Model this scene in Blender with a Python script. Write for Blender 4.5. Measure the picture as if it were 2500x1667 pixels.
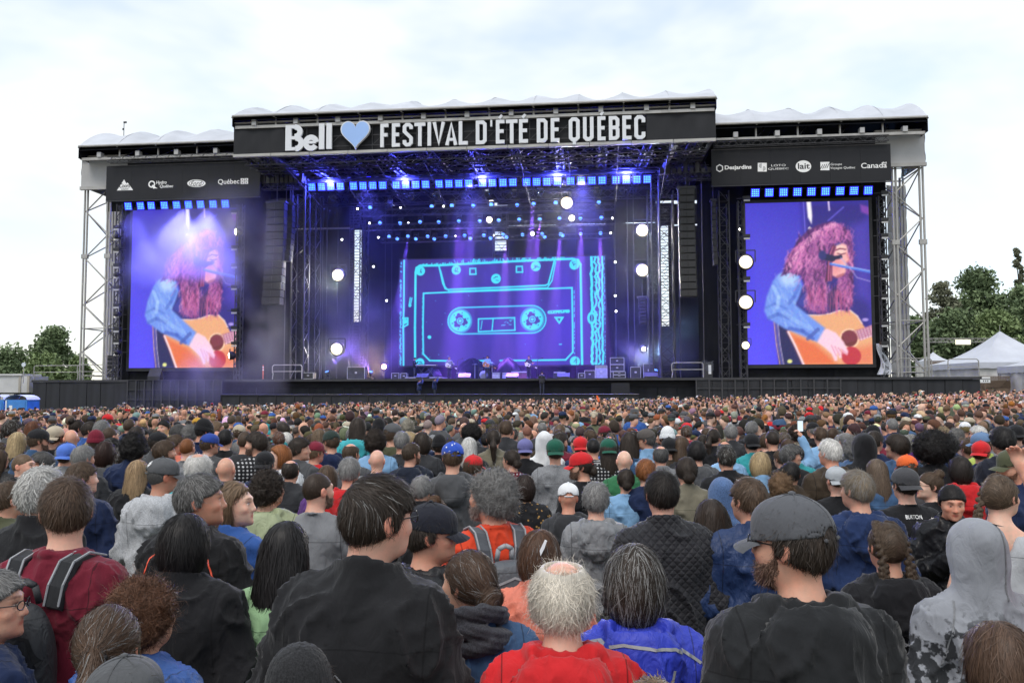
import bpy, math, random
import numpy as np
from mathutils import Vector, Matrix, Euler
R = math.radians
scene = bpy.context.scene
for _o in list(bpy.data.objects): bpy.data.objects.remove(_o)
COL = scene.collection
rng = random.Random(7)
nrg = np.random.default_rng(11)
CAMZ, FPX = 2.08, 2000.0
PITCH, ROLL = 3.39, 0.12
cam_d = bpy.data.cameras.new('camera')
cam_d.sensor_width = 36.0
cam_d.lens = FPX / 2500.0 * 36.0
cam_d.clip_start = 0.05
cam_d.clip_end = 3000
cam = bpy.data.objects.new('camera', cam_d)
COL.objects.link(cam)
cam.matrix_world = Matrix.Translation((0, 0, CAMZ)) @ Matrix.Rotation(R(90 + PITCH), 4, 'X') @ Matrix.Rotation(R(-ROLL), 4, 'Z')
scene.camera = cam
CAMROT = cam.matrix_world.to_3x3()
SUN_EL, SUN_AZ = 56.0, 205.0         # soft light from the bright overcast behind the camera
world = bpy.data.worlds.new('World')
scene.world = world
world.use_nodes = True
wn, wl = world.node_tree.nodes, world.node_tree.links
wn.clear()
w_out = wn.new('ShaderNodeOutputWorld')
w_bg = wn.new('ShaderNodeBackground')
w_sky = wn.new('ShaderNodeTexSky')
w_sky.sky_type = 'NISHITA'
w_sky.sun_disc = False
w_sky.sun_elevation = R(SUN_EL)
w_sky.sun_rotation = R(SUN_AZ)
w_sky.air_density = 1.0
w_sky.dust_density = 0.6
w_sky.ozone_density = 1.6
w_bg.inputs['Strength'].default_value = 0.11
w_tc = wn.new('ShaderNodeTexCoord')
w_map = wn.new('ShaderNodeMapping')
w_map.inputs['Scale'].default_value = (1.5, 1.5, 3.4)
w_map.inputs['Rotation'].default_value = (0.0, 0.5, 0.4)
w_n = wn.new('ShaderNodeTexNoise')
w_n.inputs['Scale'].default_value = 2.1
w_n.inputs['Detail'].default_value = 4.0
w_n.inputs['Roughness'].default_value = 0.56
w_n.inputs['Distortion'].default_value = 0.15
w_r = wn.new('ShaderNodeValToRGB')
w_r.color_ramp.elements[0].position = 0.36
w_r.color_ramp.elements[0].color = (0.48, 0.48, 0.48, 1)
w_r.color_ramp.elements[1].position = 0.58
w_r.color_ramp.elements[1].color = (1, 1, 1, 1)
w_mix = wn.new('ShaderNodeMix'); w_mix.data_type = 'RGBA'
w_hs = wn.new('ShaderNodeHueSaturation')
w_hs.inputs['Saturation'].default_value = 0.95
w_hs.inputs['Value'].default_value = 2.0
wl.new(w_sky.outputs[0], w_hs.inputs['Color'])
wl.new(w_tc.outputs['Generated'], w_map.inputs['Vector'])
wl.new(w_map.outputs[0], w_n.inputs['Vector'])
wl.new(w_n.outputs['Fac'], w_r.inputs[0])
wl.new(w_r.outputs[0], w_mix.inputs[0])
wl.new(w_hs.outputs[0], w_mix.inputs[6])
w_sep = wn.new('ShaderNodeSeparateXYZ'); wl.new(w_tc.outputs['Generated'], w_sep.inputs[0])
w_cr = wn.new('ShaderNodeValToRGB')                       # thin bright cloud, creamier towards the horizon
w_cr.color_ramp.elements[0].position = 0.02; w_cr.color_ramp.elements[0].color = (1.0, .97, .91, 1)
w_cr.color_ramp.elements[1].position = 0.30; w_cr.color_ramp.elements[1].color = (.915, .972, 1.0, 1)
w_mul = wn.new('ShaderNodeVectorMath'); w_mul.operation = 'SCALE'; w_mul.inputs['Scale'].default_value = 7.8
wl.new(w_sep.outputs[2], w_cr.inputs[0]); wl.new(w_cr.outputs[0], w_mul.inputs[0]); wl.new(w_mul.outputs[0], w_mix.inputs[7])
wl.new(w_mix.outputs[2], w_bg.inputs['Color'])
wl.new(w_bg.outputs[0], w_out.inputs['Surface'])
sun_d = bpy.data.lights.new('sun', 'SUN')
sun_d.energy = 1.45
sun_d.angle = R(25)
sun_d.color = (1.0, 0.93, 0.84)
sun = bpy.data.objects.new('sun', sun_d)
COL.objects.link(sun)
_sd = Vector((math.sin(R(SUN_AZ)) * math.cos(R(SUN_EL)), math.cos(R(SUN_AZ)) * math.cos(R(SUN_EL)), math.sin(R(SUN_EL))))
sun.rotation_euler = (-_sd).to_track_quat('-Z', 'Y').to_euler()
sun.location = _sd * 50
vs = scene.view_settings
vs.view_transform = 'Standard'
vs.look = 'None'
vs.exposure = 0.34
vs.gamma = 1.0
vs.use_curve_mapping = False
scene.cycles.max_bounces = 6
scene.cycles.diffuse_bounces = 3
scene.cycles.glossy_bounces = 3
scene.cycles.transmission_bounces = 4
scene.cycles.transparent_max_bounces = 6
scene.cycles.volume_bounces = 0
scene.cycles.volume_step_rate = 2.0
scene.cycles.volume_max_steps = 64
scene.cycles.sample_clamp_indirect = 6.0
STAGE_A = R(6.15)
S0 = Vector((0, 60.0, 0))
U_AX = Vector((math.cos(STAGE_A), -math.sin(STAGE_A), 0))
V_AX = Vector((math.sin(STAGE_A), math.cos(STAGE_A), 0))
MSTAGE = Matrix.Translation(S0) @ Matrix.Rotation(-STAGE_A, 4, 'Z')
DECK = 2.92
def ground_z(x, y):
 t = min(max(y / 55.0, 0.0), 1.6)
 k = min(max((y - 2.0) / 10.0, 0.0), 1.0)
 return -.27 * k * k * (3 - 2 * k) + t * (-0.05 + 0.017 * min(max(x, -45), 45))
def ray(px, py):
 return CAMROT @ Vector(((px - 1250.0) / FPX, -(py - 833.5) / FPX, -1.0))
def uz(px, py, v):
 """survey of the photograph: which (u, z) on the stage plane v lies under this pixel"""
 d = ray(px, py)
 t = ((S0 + V_AX * v) - Vector((0, 0, CAMZ))).dot(V_AX) / d.dot(V_AX)
 p = Vector((0, 0, CAMZ)) + d * t
 return (p - S0).dot(U_AX), p.z
def at_depth(px, py, y):
 d = ray(px, py)
 t = y / d.y
 return Vector((0, 0, CAMZ)) + d * t
class MB:
 def __init__(s): s.v, s.f = [], []
 def add(s, vs_, fs_):
  n = len(s.v)
  s.v += [tuple(p) for p in vs_]
  s.f += [tuple(i + n for i in q) for q in fs_]
  return s
 def box(s, x0, x1, y0, y1, z0, z1):
  return s.add([(x0,y0,z0),(x1,y0,z0),(x1,y1,z0),(x0,y1,z0),(x0,y0,z1),(x1,y0,z1),(x1,y1,z1),(x0,y1,z1)],
                     [(0,3,2,1),(4,5,6,7),(0,1,5,4),(1,2,6,5),(2,3,7,6),(3,0,4,7)])
 def bar(s, p, q, r, n=6, r2=None):
  p, q = Vector(p), Vector(q)
  d = (q - p)
  if d.length < 1e-6: return s
  d.normalize()
  a = d.cross(Vector((0, 0, 1)) if abs(d.z) < 0.95 else Vector((1, 0, 0))).normalized()
  b = d.cross(a)
  r2 = r if r2 is None else r2
  vv = []
  for c, rr in ((p, r), (q, r2)):
   for k in range(n):
    t = 2 * math.pi * (k + .5) / n
    vv.append(c + (a * math.cos(t) + b * math.sin(t)) * rr)
  ff = [(k, (k + 1) % n, n + (k + 1) % n, n + k) for k in range(n)]
  ff += [tuple(range(n - 1, -1, -1)), tuple(range(n, 2 * n))]
  return s.add(vv, ff)
 def tube(s, pts, r, n=6):
  for a, b in zip(pts[:-1], pts[1:]): s.bar(a, b, r, n)
  return s
 def lathe(s, prof, n=12, c=(0, 0, 0), axis='z'):
  vv, ff = [], []
  for (r, h) in prof:
   for k in range(n):
    t = 2 * math.pi * k / n
    x, y, z = r * math.cos(t), r * math.sin(t), h
    if axis == 'y': x, y, z = x, -z, y
    if axis == 'x': x, y, z = z, x, y
    vv.append((c[0] + x, c[1] + y, c[2] + z))
  m = len(prof)
  for i in range(m - 1):
   for k in range(n):
    ff.append((i*n+k, i*n+(k+1) % n, (i+1)*n+(k+1) % n, (i+1)*n+k))
  ff.append(tuple(range(n - 1, -1, -1)))
  ff.append(tuple((m - 1) * n + k for k in range(n)))
  return s.add(vv, ff)
 def poly(s, pts, y0, y1):
  """outline in (x, z) extruded from y0 (front) to y1"""
  n = len(pts)
  vv = [(x, y0, z) for x, z in pts] + [(x, y1, z) for x, z in pts]
  area = sum(pts[i][0]*pts[(i+1)%n][1] - pts[(i+1)%n][0]*pts[i][1] for i in range(n))
  fr = tuple(range(n)) if area > 0 else tuple(range(n - 1, -1, -1))
  ff = [fr, tuple(n + i for i in reversed(fr))]
  for i in range(n):
   j = (i + 1) % n
   ff.append((i, n + i, n + j, j) if area > 0 else (i, j, n + j, n + i))
  return s.add(vv, ff)
 def grid(s, fn, nu, nv):
  vv = [fn(i / nu, j / nv) for j in range(nv + 1) for i in range(nu + 1)]
  ff = [(j*(nu+1)+i, j*(nu+1)+i+1, (j+1)*(nu+1)+i+1, (j+1)*(nu+1)+i) for j in range(nv) for i in range(nu)]
  return s.add(vv, ff)
 def mesh(s, name, mat, smooth=False):
  me = bpy.data.meshes.new(name)
  me.from_pydata(s.v, [], s.f)
  if mat is not None: me.materials.append(mat)
  if smooth: me.polygons.foreach_set('use_smooth', [True] * len(me.polygons))
  me.update()
  return me
 def obj(s, name, mat, parent=None, smooth=False):
  return link(name, s.mesh(name, mat, smooth), parent)
def np_mesh(name, verts, faces, mat=None, smooth=True, cols=None, cname='col'):
 """mesh from numpy arrays; faces (n,3) or (n,4)"""
 me = bpy.data.meshes.new(name)
 verts = np.asarray(verts, np.float32); faces = np.asarray(faces, np.int32)
 k = faces.shape[1]
 me.vertices.add(len(verts)); me.vertices.foreach_set('co', verts.ravel())
 me.loops.add(faces.size); me.loops.foreach_set('vertex_index', faces.ravel())
 me.polygons.add(len(faces))
 me.polygons.foreach_set('loop_start', np.arange(0, faces.size, k, dtype=np.int32))
 me.polygons.foreach_set('loop_total', np.full(len(faces), k, np.int32))
 if smooth: me.polygons.foreach_set('use_smooth', np.ones(len(faces), bool))
 if mat is not None: me.materials.append(mat)
 if cols is not None:
  a = me.color_attributes.new(cname, 'FLOAT_COLOR', 'POINT')
  c4 = np.ones((len(verts), 4), np.float32); c4[:, :3] = cols
  a.data.foreach_set('color', c4.ravel())
 me.update(calc_edges=True)
 return me
def link(name, data, parent=None, loc=None):
 o = bpy.data.objects.new(name, data)
 COL.objects.link(o)
 if parent is not None:
  o.parent = parent
  b = parent.get('_b')
  if b is not None: o.location = (-b[0], -b[1], -b[2])
  elif parent.parent is not None: pass
 if loc is not None: o.location = loc
 return o
BASE = {}
STUFF_PARTS = ('lattice', 'rungs', 'leg_lattice', 'banner_frame', 'cross_truss', 'rafter_truss')
def thing(name, label, cat, base=(0, 0, 0), group=None, frame='stage'):
 o = bpy.data.objects.new(name, None)
 COL.objects.link(o)
 o.empty_display_size = 0.3
 if frame == 'stage':
  o.matrix_world = MSTAGE @ Matrix.Translation(base)
 else:
  o.location = base
 BASE[o.name] = tuple(base)
 o['label'] = label; o['category'] = cat
 if group: o['group'] = group
 return o
def part(name, data, mat, parent, smooth=False):
 """a child whose mesh is written in the coordinates of its thing's frame (stage or world)"""
 me = data.mesh(name, mat, smooth) if isinstance(data, MB) else data
 o = bpy.data.objects.new(name, me)
 COL.objects.link(o)
 o.parent = parent
 if name in STUFF_PARTS: o['kind'] = 'stuff'
 b = BASE.get(parent.name)
 if b: o.location = (-b[0], -b[1], -b[2])
 return o
_unit = {}
def unit_bar(mat, n=6):
 k = (mat.name, n)
 if k not in _unit: _unit[k] = MB().bar((0, 0, 0), (0, 0, 1), 1.0, n).mesh('bar', mat)
 return _unit[k]
def unit_box(mat):
 k = (mat.name, 'box')
 if k not in _unit: _unit[k] = MB().box(-.5, .5, -.5, .5, -.5, .5).mesh('block', mat)
 return _unit[k]
def bar_part(name, p, q, r, mat, parent):
 o = bpy.data.objects.new(name, unit_bar(mat))
 COL.objects.link(o)
 o.parent = parent
 b = Vector(BASE.get(parent.name, (0, 0, 0)))
 p, q = Vector(p), Vector(q)
 d = q - p
 o.matrix_local = Matrix.LocRotScale(p - b, d.to_track_quat('Z', 'Y'), Vector((r, r, d.length)))
 return o
def box_part(name, x0, x1, y0, y1, z0, z1, mat, parent):
 o = bpy.data.objects.new(name, unit_box(mat))
 COL.objects.link(o)
 o.parent = parent
 b = Vector(BASE.get(parent.name, (0, 0, 0)))
 o.location = Vector(((x0+x1)/2, (y0+y1)/2, (z0+z1)/2)) - b
 o.scale = (abs(x1-x0), abs(y1-y0), abs(z1-z0))
 return o
def mark(o, label=None, cat=None, group=None, kind=None):
 if label: o['label'] = label
 if cat: o['category'] = cat
 if group: o['group'] = group
 if kind: o['kind'] = kind
 return o
ORD = ['first','second','third','fourth','fifth','sixth','seventh','eighth','ninth','tenth','eleventh','twelfth','thirteenth','fourteenth',
       'fifteenth','sixteenth','seventeenth','eighteenth','nineteenth','twentieth','twenty-first','twenty-second','twenty-third','twenty-fourth',
       'twenty-fifth','twenty-sixth','twenty-seventh','twenty-eighth','twenty-ninth','thirtieth','thirty-first','thirty-second']
M = {}
def srgb(r, g, b):
 f = lambda c: ((c / 255 + 0.055) / 1.055) ** 2.4 if c > 10 else c / 255 / 12.92
 return (f(r), f(g), f(b))
def new_mat(name):
 m = bpy.data.materials.new(name)
 m.use_nodes = True
 M[name] = m
 return m, m.node_tree.nodes, m.node_tree.links, m.node_tree.nodes['Principled BSDF']
def mat(name, col, rough=0.6, metal=0.0, var=0.25, scale=3.0, bump=0.0, bscale=40.0, stretch=(1, 1, 1), spec=None):
 m, n, l, b = new_mat(name)
 tc = n.new('ShaderNodeTexCoord')
 mp = n.new('ShaderNodeMapping'); mp.inputs['Scale'].default_value = stretch
 l.new(tc.outputs['Object'], mp.inputs[0])
 if var > 0:
  nz = n.new('ShaderNodeTexNoise'); nz.inputs['Scale'].default_value = scale; nz.inputs['Detail'].default_value = 5
  nz.inputs['Roughness'].default_value = 0.6
  l.new(mp.outputs[0], nz.inputs['Vector'])
  cr = n.new('ShaderNodeValToRGB')
  cr.color_ramp.elements[0].position = 0.3; cr.color_ramp.elements[1].position = 0.72
  cr.color_ramp.elements[0].color = tuple(c * (1 - var) for c in col) + (1,)
  cr.color_ramp.elements[1].color = tuple(min(1, c * (1 + var)) for c in col) + (1,)
  l.new(nz.outputs['Fac'], cr.inputs[0]); l.new(cr.outputs[0], b.inputs['Base Color'])
 else:
  b.inputs['Base Color'].default_value = tuple(col) + (1,)
 if bump > 0:
  n2 = n.new('ShaderNodeTexNoise'); n2.inputs['Scale'].default_value = bscale; n2.inputs['Detail'].default_value = 3
  l.new(mp.outputs[0], n2.inputs['Vector'])
  bp = n.new('ShaderNodeBump'); bp.inputs['Strength'].default_value = bump; bp.inputs['Distance'].default_value = 0.02
  l.new(n2.outputs['Fac'], bp.inputs['Height']); l.new(bp.outputs[0], b.inputs['Normal'])
 b.inputs['Roughness'].default_value = rough
 b.inputs['Metallic'].default_value = metal
 if spec is not None: b.inputs['Specular IOR Level'].default_value = spec
 return m
def emis(name, col, strength):
 m, n, l, b = new_mat(name)
 b.inputs['Base Color'].default_value = (0.02, 0.02, 0.02, 1)
 b.inputs['Emission Color'].default_value = tuple(col) + (1,)
 b.inputs['Emission Strength'].default_value = strength
 return m
mat('steel', (0.36, 0.35, 0.335), 0.5, 0.35, 0.2, 1.2)
mat('dark_steel', (0.035, 0.035, 0.04), 0.65, 0.0, 0.3, 2)
mat('truss_alu', (0.042, 0.042, 0.050), 0.6, 0.0, 0.2, 2)
mat('black_cloth', (0.013, 0.0135, 0.015), 0.95, 0, 0.35, 0.8, 0.35, 3.0, (1, 1, 0.3), spec=0.15)
mat('banner_mesh', (0.030, 0.031, 0.035), 0.9, 0, 0.2, 0.5, 0.5, 1.3, (1, 1, 0.35), spec=0.2)
mat('banner_panel', (0.027, 0.028, 0.032), 0.85, 0, 0.12, 0.7, spec=0.2)
mat('roof_white', (0.48, 0.50, 0.55), 0.6, 0, 0.14, 0.5, 0.5, 1.6)
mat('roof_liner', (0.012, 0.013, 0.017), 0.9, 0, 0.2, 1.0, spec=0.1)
mat('wrap_grey', (0.40, 0.40, 0.405), 0.8, 0, 0.08, 0.6, 0.5, 1.0)
mat('letter_white', (0.66, 0.68, 0.72), 0.5, 0, 0.03, 1)
mat('heart_blue', (0.30, 0.47, 0.83), 0.5, 0, 0.05, 0.6)
mat('speaker_black', (0.018, 0.018, 0.02), 0.7, 0, 0.3, 4)
mat('grille_black', (0.028, 0.028, 0.031), 0.6, 0.2, 0.4, 30, 0.4, 120)
mat('deck_black', (0.02, 0.02, 0.022), 0.8, 0, 0.4, 1.5)
mat('skirt_black', (0.020, 0.021, 0.025), 0.9, 0, 0.5, 0.9, 0.4, 2.0, (1, 1, 0.4))
mat('case_black', (0.03, 0.03, 0.034), 0.6, 0, 0.3, 5)
mat('case_alu', (0.45, 0.45, 0.47), 0.4, 0.7, 0.2, 6)
mat('amp_grey', (0.30, 0.31, 0.33), 0.7, 0, 0.2, 8)
mat('amp_red', (0.10, 0.035, 0.03), 0.7, 0, 0.3, 8)
mat('wood_orange', (0.42, 0.20, 0.08), 0.4, 0, 0.25, 4)
mat('guitar_white', (0.72, 0.70, 0.66), 0.35, 0, 0.05, 4)
mat('cable_black', (0.01, 0.01, 0.01), 0.6, 0, 0)
mat('orange_plastic', (0.75, 0.10, 0.05), 0.5, 0, 0.1, 4)
mat('pale_pvc', (0.52, 0.54, 0.60), 0.5, 0, 0.12, 0.6, 0.5, 1.5)
mat('tent_side', (0.55, 0.54, 0.52), 0.5, 0, 0.2, 1.0, 0.5, 1.5)
mat('trailer_white', (0.52, 0.52, 0.52), 0.45, 0, 0.12, 0.7)
mat('trailer_trim', (0.36, 0.33, 0.28), 0.6, 0, 0.3, 2)
mat('toilet_blue', (0.05, 0.22, 0.58), 0.45, 0, 0.15, 2)
mat('toilet_roof', (0.62, 0.68, 0.74), 0.5, 0, 0.1, 3)
mat('wood_fence', (0.17, 0.12, 0.085), 0.8, 0, 0.4, 4)
mat('sign_white', (0.75, 0.76, 0.76), 0.6, 0, 0.04, 2)
mat('ink', (0.02, 0.02, 0.022), 0.8, 0, 0)
mat('print_white', (0.82, 0.82, 0.82), 0.7, 0, 0)
mat('bark', (0.07, 0.055, 0.042), 0.9, 0, 0.4, 6)
mat('led_housing', (0.015, 0.015, 0.018), 0.6, 0, 0.2, 4)
# ================================================================== ground
def ground_mesh():
 def fn(s, t):
  x = -700 + 1400 * s
  y = -60 + 1500 * t ** 2.2
  return (x, y, ground_z(x, y) - 0.0)
 m = MB().grid(fn, 60, 60)
 return m
mg = mat('trampled_grass', (0.055, 0.055, 0.030), 0.95, 0, 0.5, 0.6, 0.6, 6.0)
g_o = link('ground', ground_mesh().mesh('ground', mg, True)); g_o['kind'] = 'structure'
# ================================================================== text
def stroke(mb, pts, t, y0, y1, closed=False):
 n = len(pts)
 P = [Vector((p[0], p[1])) for p in pts]
 L, Rr = [], []
 for i in range(n):
  a = P[i] - P[i-1] if (i > 0 or closed) else P[1] - P[0]
  b = P[(i+1) % n] - P[i] if (i < n-1 or closed) else a
  a = a.normalized(); b = b.normalized()
  na, nb = Vector((-a.y, a.x)), Vector((-b.y, b.x))
  m = (na + nb)
  m = m / max(0.35, m.dot(na)) if m.length > 1e-6 else na
  L.append(P[i] + m * t / 2); Rr.append(P[i] - m * t / 2)
 vv = [(p.x, y0, p.y) for p in L] + [(p.x, y0, p.y) for p in Rr] + [(p.x, y1, p.y) for p in L] + [(p.x, y1, p.y) for p in Rr]
 ff = []
 for i in range(n if closed else n - 1):
  j = (i + 1) % n
  ff += [(i, n+i, n+j, j), (2*n+i, 2*n+j, 3*n+j, 3*n+i), (i, j, 2*n+j, 2*n+i), (n+i, 3*n+i, 3*n+j, n+j)]
 if not closed:
  ff += [(0, 2*n, 3*n, n), (n-1, 2*n-1, 4*n-1, 3*n-1)]
 mb.add(vv, ff)
def glyph(ch, x, z, w, h, t, y0, y1):
 """one condensed poster letter as strokes; every further stroke stands 3 mm prouder"""
 mb = MB(); k = [0]
 e = t / 2; c = t * 0.55
 def S(pts, closed=False, tt=None):
  stroke(mb, [(x + a, z + b) for a, b in pts], tt or t, y0 - 0.003 * k[0], y1, closed); k[0] += 1
 l, r, b, tp, mid = e, w - e, e, h - e, h * 0.52
 base = {'É': 'E'}.get(ch, ch)
 if base == 'E': S([(w, b), (l, b), (l, tp), (w, tp)]); S([(e, mid), (w * .9, mid)])
 elif base == 'F': S([(l, 0), (l, tp), (w, tp)]); S([(e, mid), (w * .9, mid)])
 elif base == 'L': S([(l, h), (l, b), (w, b)])
 elif base == 'I': S([(w / 2, 0), (w / 2, h)])
 elif base == 'T': S([(0, tp), (w, tp)]); S([(w / 2, 0), (w / 2, tp)])
 elif base == 'V': S([(l * .8, h), (w / 2, e), (w - l * .8, h)])
 elif base == 'A': S([(l * .8, 0), (w / 2, h - e), (w - l * .8, 0)]); S([(w * .25, h * .24), (w * .75, h * .24)], tt=t * .8)
 elif base == 'U': S([(l, h), (l, b + c), (l + c, b), (r - c, b), (r, b + c), (r, h)])
 elif base == 'D': S([(l, b), (r - c, b), (r, b + c), (r, tp - c), (r - c, tp), (l, tp)], True)
 elif base == 'Q':
  S([(l, b + c), (l + c, b), (r - c, b), (r, b + c), (r, tp - c), (r - c, tp), (l + c, tp), (l, tp - c)], True)
  S([(w / 2, b), (w / 2, -h * .14)], tt=t * .9)
 elif base == 'B':
  S([(l, b), (r - c, b), (r, b + c), (r, mid - c), (r - c * .8, mid), (r, mid + c), (r, tp - c), (r - c, tp), (l, tp)], True)
  S([(e, mid), (r - c * .7, mid)])
 elif base == 'C': S([(r, h * .30), (r, b + c), (r - c, b), (l + c, b), (l, b + c), (l, tp - c), (l + c, tp), (r - c, tp), (r, tp - c), (r, h * .70)])
 elif base == 'S': S([(l, h * .27), (l, b + c), (l + c, b), (r - c, b), (r, b + c), (r, h * .36), (l, h * .64), (l, tp - c), (l + c, tp), (r - c, tp), (r, tp - c), (r, h * .74)])
 elif base == "'": S([(w / 2, h * .72), (w / 2, h)], tt=w)
 if ch == 'É': S([(w * .40, h * 1.06), (w * .72, h * 1.20)], tt=t * .75)
 return mb
def text_mesh(body, mat_, bold=0.0, shear=0.0, depth=0.0):
 cu = bpy.data.curves.new('lettering', 'FONT')
 cu.body = body; cu.size = 1.0; cu.offset = bold; cu.shear = shear; cu.resolution_u = 4
 cu.extrude = 0.0
 o = bpy.data.objects.new('lettering', cu); COL.objects.link(o)
 bpy.context.view_layer.update()
 me = bpy.data.meshes.new_from_object(o.evaluated_get(bpy.context.evaluated_depsgraph_get()))
 bpy.data.objects.remove(o); bpy.data.curves.remove(cu)
 co = np.zeros(len(me.vertices) * 3, np.float32); me.vertices.foreach_get('co', co)
 co = co.reshape(-1, 3)
 lo, hi = co.min(0), co.max(0)
 return me, co, lo, hi
def put_text(body, parent, x0, x1, z0, z1, y, mat_, name='lettering', bold=0.0, shear=0.0, frame_mat=None):
 """flat lettering fitted into a box on the plane y (faces -y)"""
 me, co, lo, hi = text_mesh(body, mat_, bold, shear)
 s = (co - lo) / np.maximum(hi - lo, 1e-6)
 out = np.zeros_like(co)
 out[:, 0] = x0 + s[:, 0] * (x1 - x0); out[:, 2] = z0 + s[:, 1] * (z1 - z0); out[:, 1] = y
 me.vertices.foreach_set('co', out.ravel())
 me.materials.clear(); me.materials.append(mat_)
 me.update()
 return part(name, me, None, parent)
# ================================================================== steelwork helpers
def lattice(mb, p, q, up, w, h, n, r, rl):
 """box truss from p to q: four chords and zig-zag lacing"""
 p, q, up = Vector(p), Vector(q), Vector(up).normalized()
 d = (q - p).normalized(); sd = d.cross(up).normalized()
 cs = [(sd * (a * w / 2) + up * (b * h / 2)) for a, b in ((-1, -1), (1, -1), (1, 1), (-1, 1))]
 for c in cs: mb.bar(p + c, q + c, r, 6)
 for f in range(4):
  a, b = cs[f], cs[(f + 1) % 4]
  for i in range(n):
   s0 = p.lerp(q, i / n); s1 = p.lerp(q, (i + 1) / n)
   if (i + f) % 2: mb.bar(s0 + a, s1 + b, rl, 4)
   else: mb.bar(s0 + b, s1 + a, rl, 4)
# ================================================================== stage platform
uL, _ = uz(78, 926, 0); uR, _ = uz(2396, 917, 0)
st = thing('stage_platform', 'long black stage platform with panelled skirt along the whole front', 'stage', (0, 0, 0))
part('deck', MB().box(uL, uR, 0, 20, DECK - 0.12, DECK), M['deck_black'], st)
part('edge_trim', MB().box(uL, uR, -0.05, -0.001, DECK - 0.16, DECK + 0.015), M['dark_steel'], st)
def skirt(px0, px1, n, v, zt, zb=-2.0, relief=True):
 a, _ = uz(px0, 940, v); b, _ = uz(px1, 940, v)
 for i in range(n):
  x0 = a + (b - a) * i / n; x1 = a + (b - a) * (i + 1) / n
  dv = 0.02 * ((i * 7) % 3)
  box_part('skirt_panel', x0 + 0.015, x1 - 0.015, v + dv, v + dv + 0.05, zb, zt, M['skirt_black'], st)
skirt(80, 312, 7, 0.0, DECK - 0.17)
skirt(312, 542, 8, -0.35, DECK - 0.05)
skirt(542, 1700, 26, 0.9, DECK - 0.17)
skirt(1700, 2052, 9, 0.0, DECK - 0.17)
skirt(2052, 2394, 8, 0.05, DECK - 0.17)
for pa, pb, v in ((312, 542, -0.40), (1700, 2052, -0.05)):
 a, _ = uz(pa, 940, v); b, _ = uz(pb, 940, v)
 k = 11
 for i in range(k + 1):
  x = a + (b - a) * i / k
  box_part('skirt_rib', x - 0.05, x + 0.05, v - 0.06, v - 0.01, -2.0, DECK - 0.06, M['dark_steel'], st)
 for z in (DECK - 0.75, DECK - 1.5):
  box_part('skirt_rail', a, b, v - 0.04, v - 0.008, z - .03, z + .03, M['dark_steel'], st)
part('bay_top', MB().box(uz(312, 940, -.4)[0], uz(542, 940, -.4)[0], -.4, 0.0, DECK - .045, DECK - .02), M['deck_black'], st)
part('valance', MB().box(uz(542, 940, .85)[0], uz(1700, 940, .85)[0], 0.80, 0.86, DECK - .62, DECK - .17), M['banner_panel'], st)
part('skirt_gap_blocker', MB().box(uL + .05, uR - .05, 1.25, 1.32, -2.0, DECK - .13), M['deck_black'], st)  # added black sheet that keeps sky from shining through the panel gaps
a, zt = uz(540, 966, -3.0); b, _ = uz(1560, 960, -3.0)
led = thing('front_ledge', 'low black camera ledge running below the stage lip', 'platform', (0, -3, 0))
part('top', MB().box(a, b, -3.0, -1.6, 1.66, 1.74), M['deck_black'], led)
for i in range(22):
 x0 = a + (b - a) * i / 22; x1 = a + (b - a) * (i + 1) / 22
 box_part('front_panel', x0 + .02, x1 - .02, -2.98, -2.93, -1.5, 1.655, M['skirt_black'], led)
 box_part('post', x0 - .035, x0 + .035, -3.06, -2.99, -1.5, 1.735, M['deck_black'], led)
part('rail', MB().bar((a, -3.04, 1.775), (b, -3.04, 1.775), .035), M['dark_steel'], led)
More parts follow.
